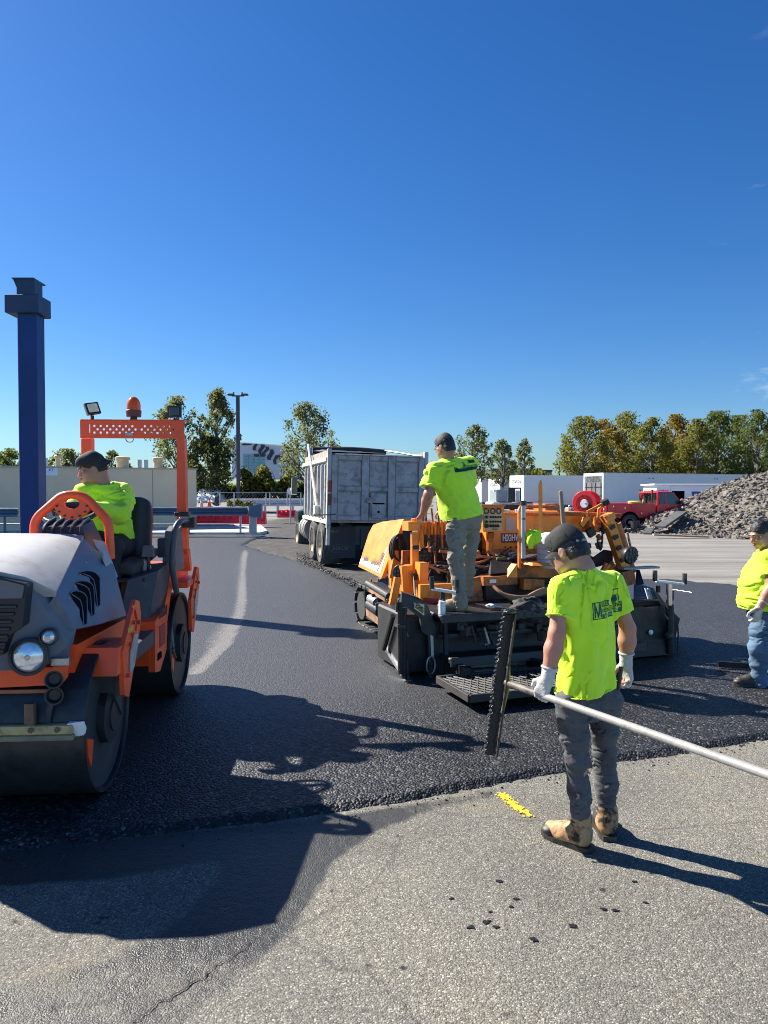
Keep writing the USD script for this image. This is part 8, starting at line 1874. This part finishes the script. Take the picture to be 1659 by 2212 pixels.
hand(S, wrN, (-.9, -.3, -.1), (0, -.2, -1), (0, -.8, .2), (.4, .8, .6)); hand(S, wrF, (-.6, -.3, .0), (0, -.2, -1), (.5, .5, 0), (.4, .8, .6))
part(T3, 'body', S.mesh(2), skin, smooth=True)
hd.extras(T3); hd.hair(T3, .005, low=-.03)
hd.cap(T3, capb, back=True, zc=.050, h=.005)
part(T3, 'moustache', tube(curve([hd(-.024, .097, -.048), hd(0, .107, -.044), hd(.024, .097, -.048)], 4), [.002, .004, .005, .005, .005, .005, .005, .004, .002], 6), hairm)
C = Field(lo, hi, .009)
C.loft(pel - [0, 0, .06], neck, R3, [(0, 0, .02, .20, .20), (.2, 0, .05, .225, .235), (.45, 0, .045, .22, .225), (.72, 0, .0, .205, .165), (.84, 0, -.01, .18, .12), (.93, 0, 0, .125, .095), (1, 0, 0, .085, .08)], .03)
C.limb(shN, shF, .075, .075, .05)
for a in (shN, shF): C.limb(neck - [0, 0, .035] + (a - neck) * .1, a, .07, .078, .04)
C.chain([shN, shN * .5 + elN * .5, elN, elN * .5 + wrN * .5, wrN], [.088, .086, .074, .060, .046], .04); C.chain([shF, elF, wrF], [.085, .072, .046], .04)
for e, q in ((elN, wrN), (elF, wrF)): n = nrm(q - e); C.plane(q - n * .01, n, near=q + n * .04, rad=.05)
C.limb(neck + [0, 0, .0], hd(0, -.03, -.05), .078, .080, .0, True); C.plane(pel - [0, 0, .045], (0, 0, -1))
sm3 = folds(folds(C.mesh(2), .024, 5, 11, (1, 1, 1.0), crease=.6), .010, 12, 12)
part(T3, 'shirt', sm3, hvd, smooth=True)
J = Field(lo, hi, .011)
J.ell(pel - [0, 0, .03], (.20, .19, .12), None, .04)
for a, b, c in ((hpN, knN, anN), (hpF, knF, anF)): J.chain([a, a * .5 + b * .5, b, b * .5 + c * .5, c], [.115, .105, .085, .078, .07], .04)
part(T3, 'trousers', folds(J.mesh(2), .016, 8, 5), black_t, smooth=True)
for a, q in ((anN, (-.2, -.3, 0)), (anF, (-.2, -.3, 0))): boots(T3, a, a + np.array(q), boott, boott, ground=a[2] - .09, h=.010)
def glove3(w, pd, pn, sd, e):
    G = Field(w - .2, w + .2, .006); hand(G, w, pd, pn, sd, (.4, .8, .6), sc=1.15, r=.010); G.limb(w, w - nrm(w - e) * .05, .036, .042, .015); G.plane(w - nrm(w - e) * .055, -nrm(w - e)); part(T3, 'glove', G.mesh(2), gblk, smooth=True)
glove3(wrN, (-.9, -.3, -.1), (0, -.2, -1), (0, -.8, .2), elN); glove3(wrF, (-.6, -.3, .0), (0, -.2, -1), (.5, .5, 0), elF)

# ------------------------------------------------------------------ the heavy worker at the right edge
Y4 = 6.98
def W4(px, py, dy=0.0): return at(px, py, Y4 + dy)
org4 = np.array([3.55, 6.95, .036])
T4 = person('stout bare headed worker in blue jeans at the right edge', org4)
L4 = lambda *a: W4(*a) - org4
F4 = nrm((-.93, -.30, 0)); R4 = nrm(np.cross(F4, UP))
neck, pel = L4(1659, 1190), L4(1655, 1318)
shN, shF = L4(1664, 1207, -.17), L4(1650, 1205, .16)
elN, wrN = L4(1668, 1266, -.24), L4(1641, 1312, -.26); elF, wrF = L4(1690, 1262, .3), L4(1660, 1310, .34)
hpN, hpF = L4(1655, 1326, -.09), L4(1655, 1322, .10); knN, knF = L4(1640, 1396, -.12), L4(1668, 1392, .10); anN, anF = L4(1640, 1468, -.08), L4(1672, 1455, .14)
hd = Head(L4(1643, 1155), nrm(F4 * .9 + np.array([0, .05, 0]) - UP * .38), sc=1.02)
lo, hi = bb([neck, pel, anN, anF, wrN, wrF, hd.c]); lo[2] = -.03
S = Field(lo, hi, .010)
hd.skin(S, .8); S.limb(hd(0, -.035, -.045), neck - [0, 0, .04], .066, .06, .03)
for a, b, c in ((shN, elN, wrN), (shF, elF, wrF)): S.chain([a, b, b * .6 + c * .4, c], [.062, .048, .050, .033], .02)
S.loft(pel, neck, R4, [(0, 0, 0, .15, .12), (.5, 0, .02, .15, .12), (.8, 0, 0, .12, .08), (.9, 0, 0, .08, .06), (1, 0, 0, .05, .05)])
for a, b, c in ((hpN, knN, anN), (hpF, knF, anF)): S.chain([a, b, c], [.08, .055, .045], .02)
hand(S, wrN, (-.25, 0, -1), (-.2, .9, 0), (-1, 0, 0), (.3, .6, .5)); hand(S, wrF, (-.2, 0, -1), (0, -1, 0), (-1, 0, 0), (.3, .6, .5))
part(T4, 'body', S.mesh(2), skin, smooth=True)
hd.extras(T4); hd.hair(T4, .005, low=-.05, front=.075)
C = Field(lo, hi, .009)
C.loft(L4(1657, 1328), neck, R4, [(0, 0, .03, .19, .185), (.2, 0, .06, .205, .215), (.45, 0, .055, .205, .215), (.72, 0, .02, .195, .165), (.84, 0, 0, .17, .125), (.92, 0, 0, .12, .095), (1, 0, 0, .078, .076)], .03)
C.limb(shN, shF, .07, .07, .05)
for a, b in ((shN, elN), (shF, elF)):
    C.sleeve(a, b, 0, .62, .085, .092); C.limb(neck - [0, 0, .035] + (a - neck) * .1, a, .062, .075, .04)
C.limb(neck, hd(0, -.03, -.05), .072, .074, .0, True); C.plane(L4(1655, 1314), (0, 0, -1))
sm4 = folds(folds(C.mesh(2), .022, 5, 21, (.6, .6, 1.8), crease=.7), .008, 12, 22)
part(T4, 'shirt', sm4, hv, smooth=True)
J = Field(lo, hi, .010)
J.ell(pel - [0, 0, .03], (.17, .165, .13), None, .04)
for a, b, c in ((hpN, knN, anN), (hpF, knF, anF)): J.chain([a, a * .5 + b * .5, b, b * .5 + c * .5, c + [0, 0, -.02]], [.112, .102, .085, .080, .078], .03)
part(T4, 'jeans', folds(folds(J.mesh(2), .014, 7, 31, (.8, .8, 1.2)), .016, 11, 32, (.5, .5, 1.5), crease=.9), jean_b, smooth=True)
boots(T4, anN + [0, 0, -.0], L4(1580, 1478, -.05), mat('dark_work_boot', (.045, .035, .028), .6, var=.4), boott, h=.009, sc=1.05); boots(T4, anF, anF + np.array([-.3, .05, 0]), mat('dark_work_boot', (.045, .035, .028), .6), boott, h=.009, sc=1.05)
glove(T4, wrN, (-.25, 0, -1), (-.2, .9, 0), (-1, 0, 0), (.3, .6, .5), mat('cream_glove', (.60, .54, .42), .85, bump=.3, bs=200, dirt=(.35, .15, .1), da=.4, ds=10), wrN - elN)
# his rake lying on the mat
a_, b_ = gr(1552, 1452), gr(1700, 1462)
a_[2] = b_[2] = .075
rk = thing('asphalt_rake', 'black flat asphalt rake board lying on the new mat before the right hand worker', 'rake', a_)
part(rk, 'board', hull([(0, 0, -.02), (0, 0, .035), b_ - a_ + [0, 0, -.02], b_ - a_ + [0, 0, .035], (0, .05, -.02), b_ - a_ + [0, .05, -.02], (0, .03, .035), b_ - a_ + [0, .03, .035]]), tarb); part(rk, 'handle', tube([(b_ - a_) * .8, (b_ - a_) * 1.0 + [.5, .6, .9]], .018, 8), M['wood'])
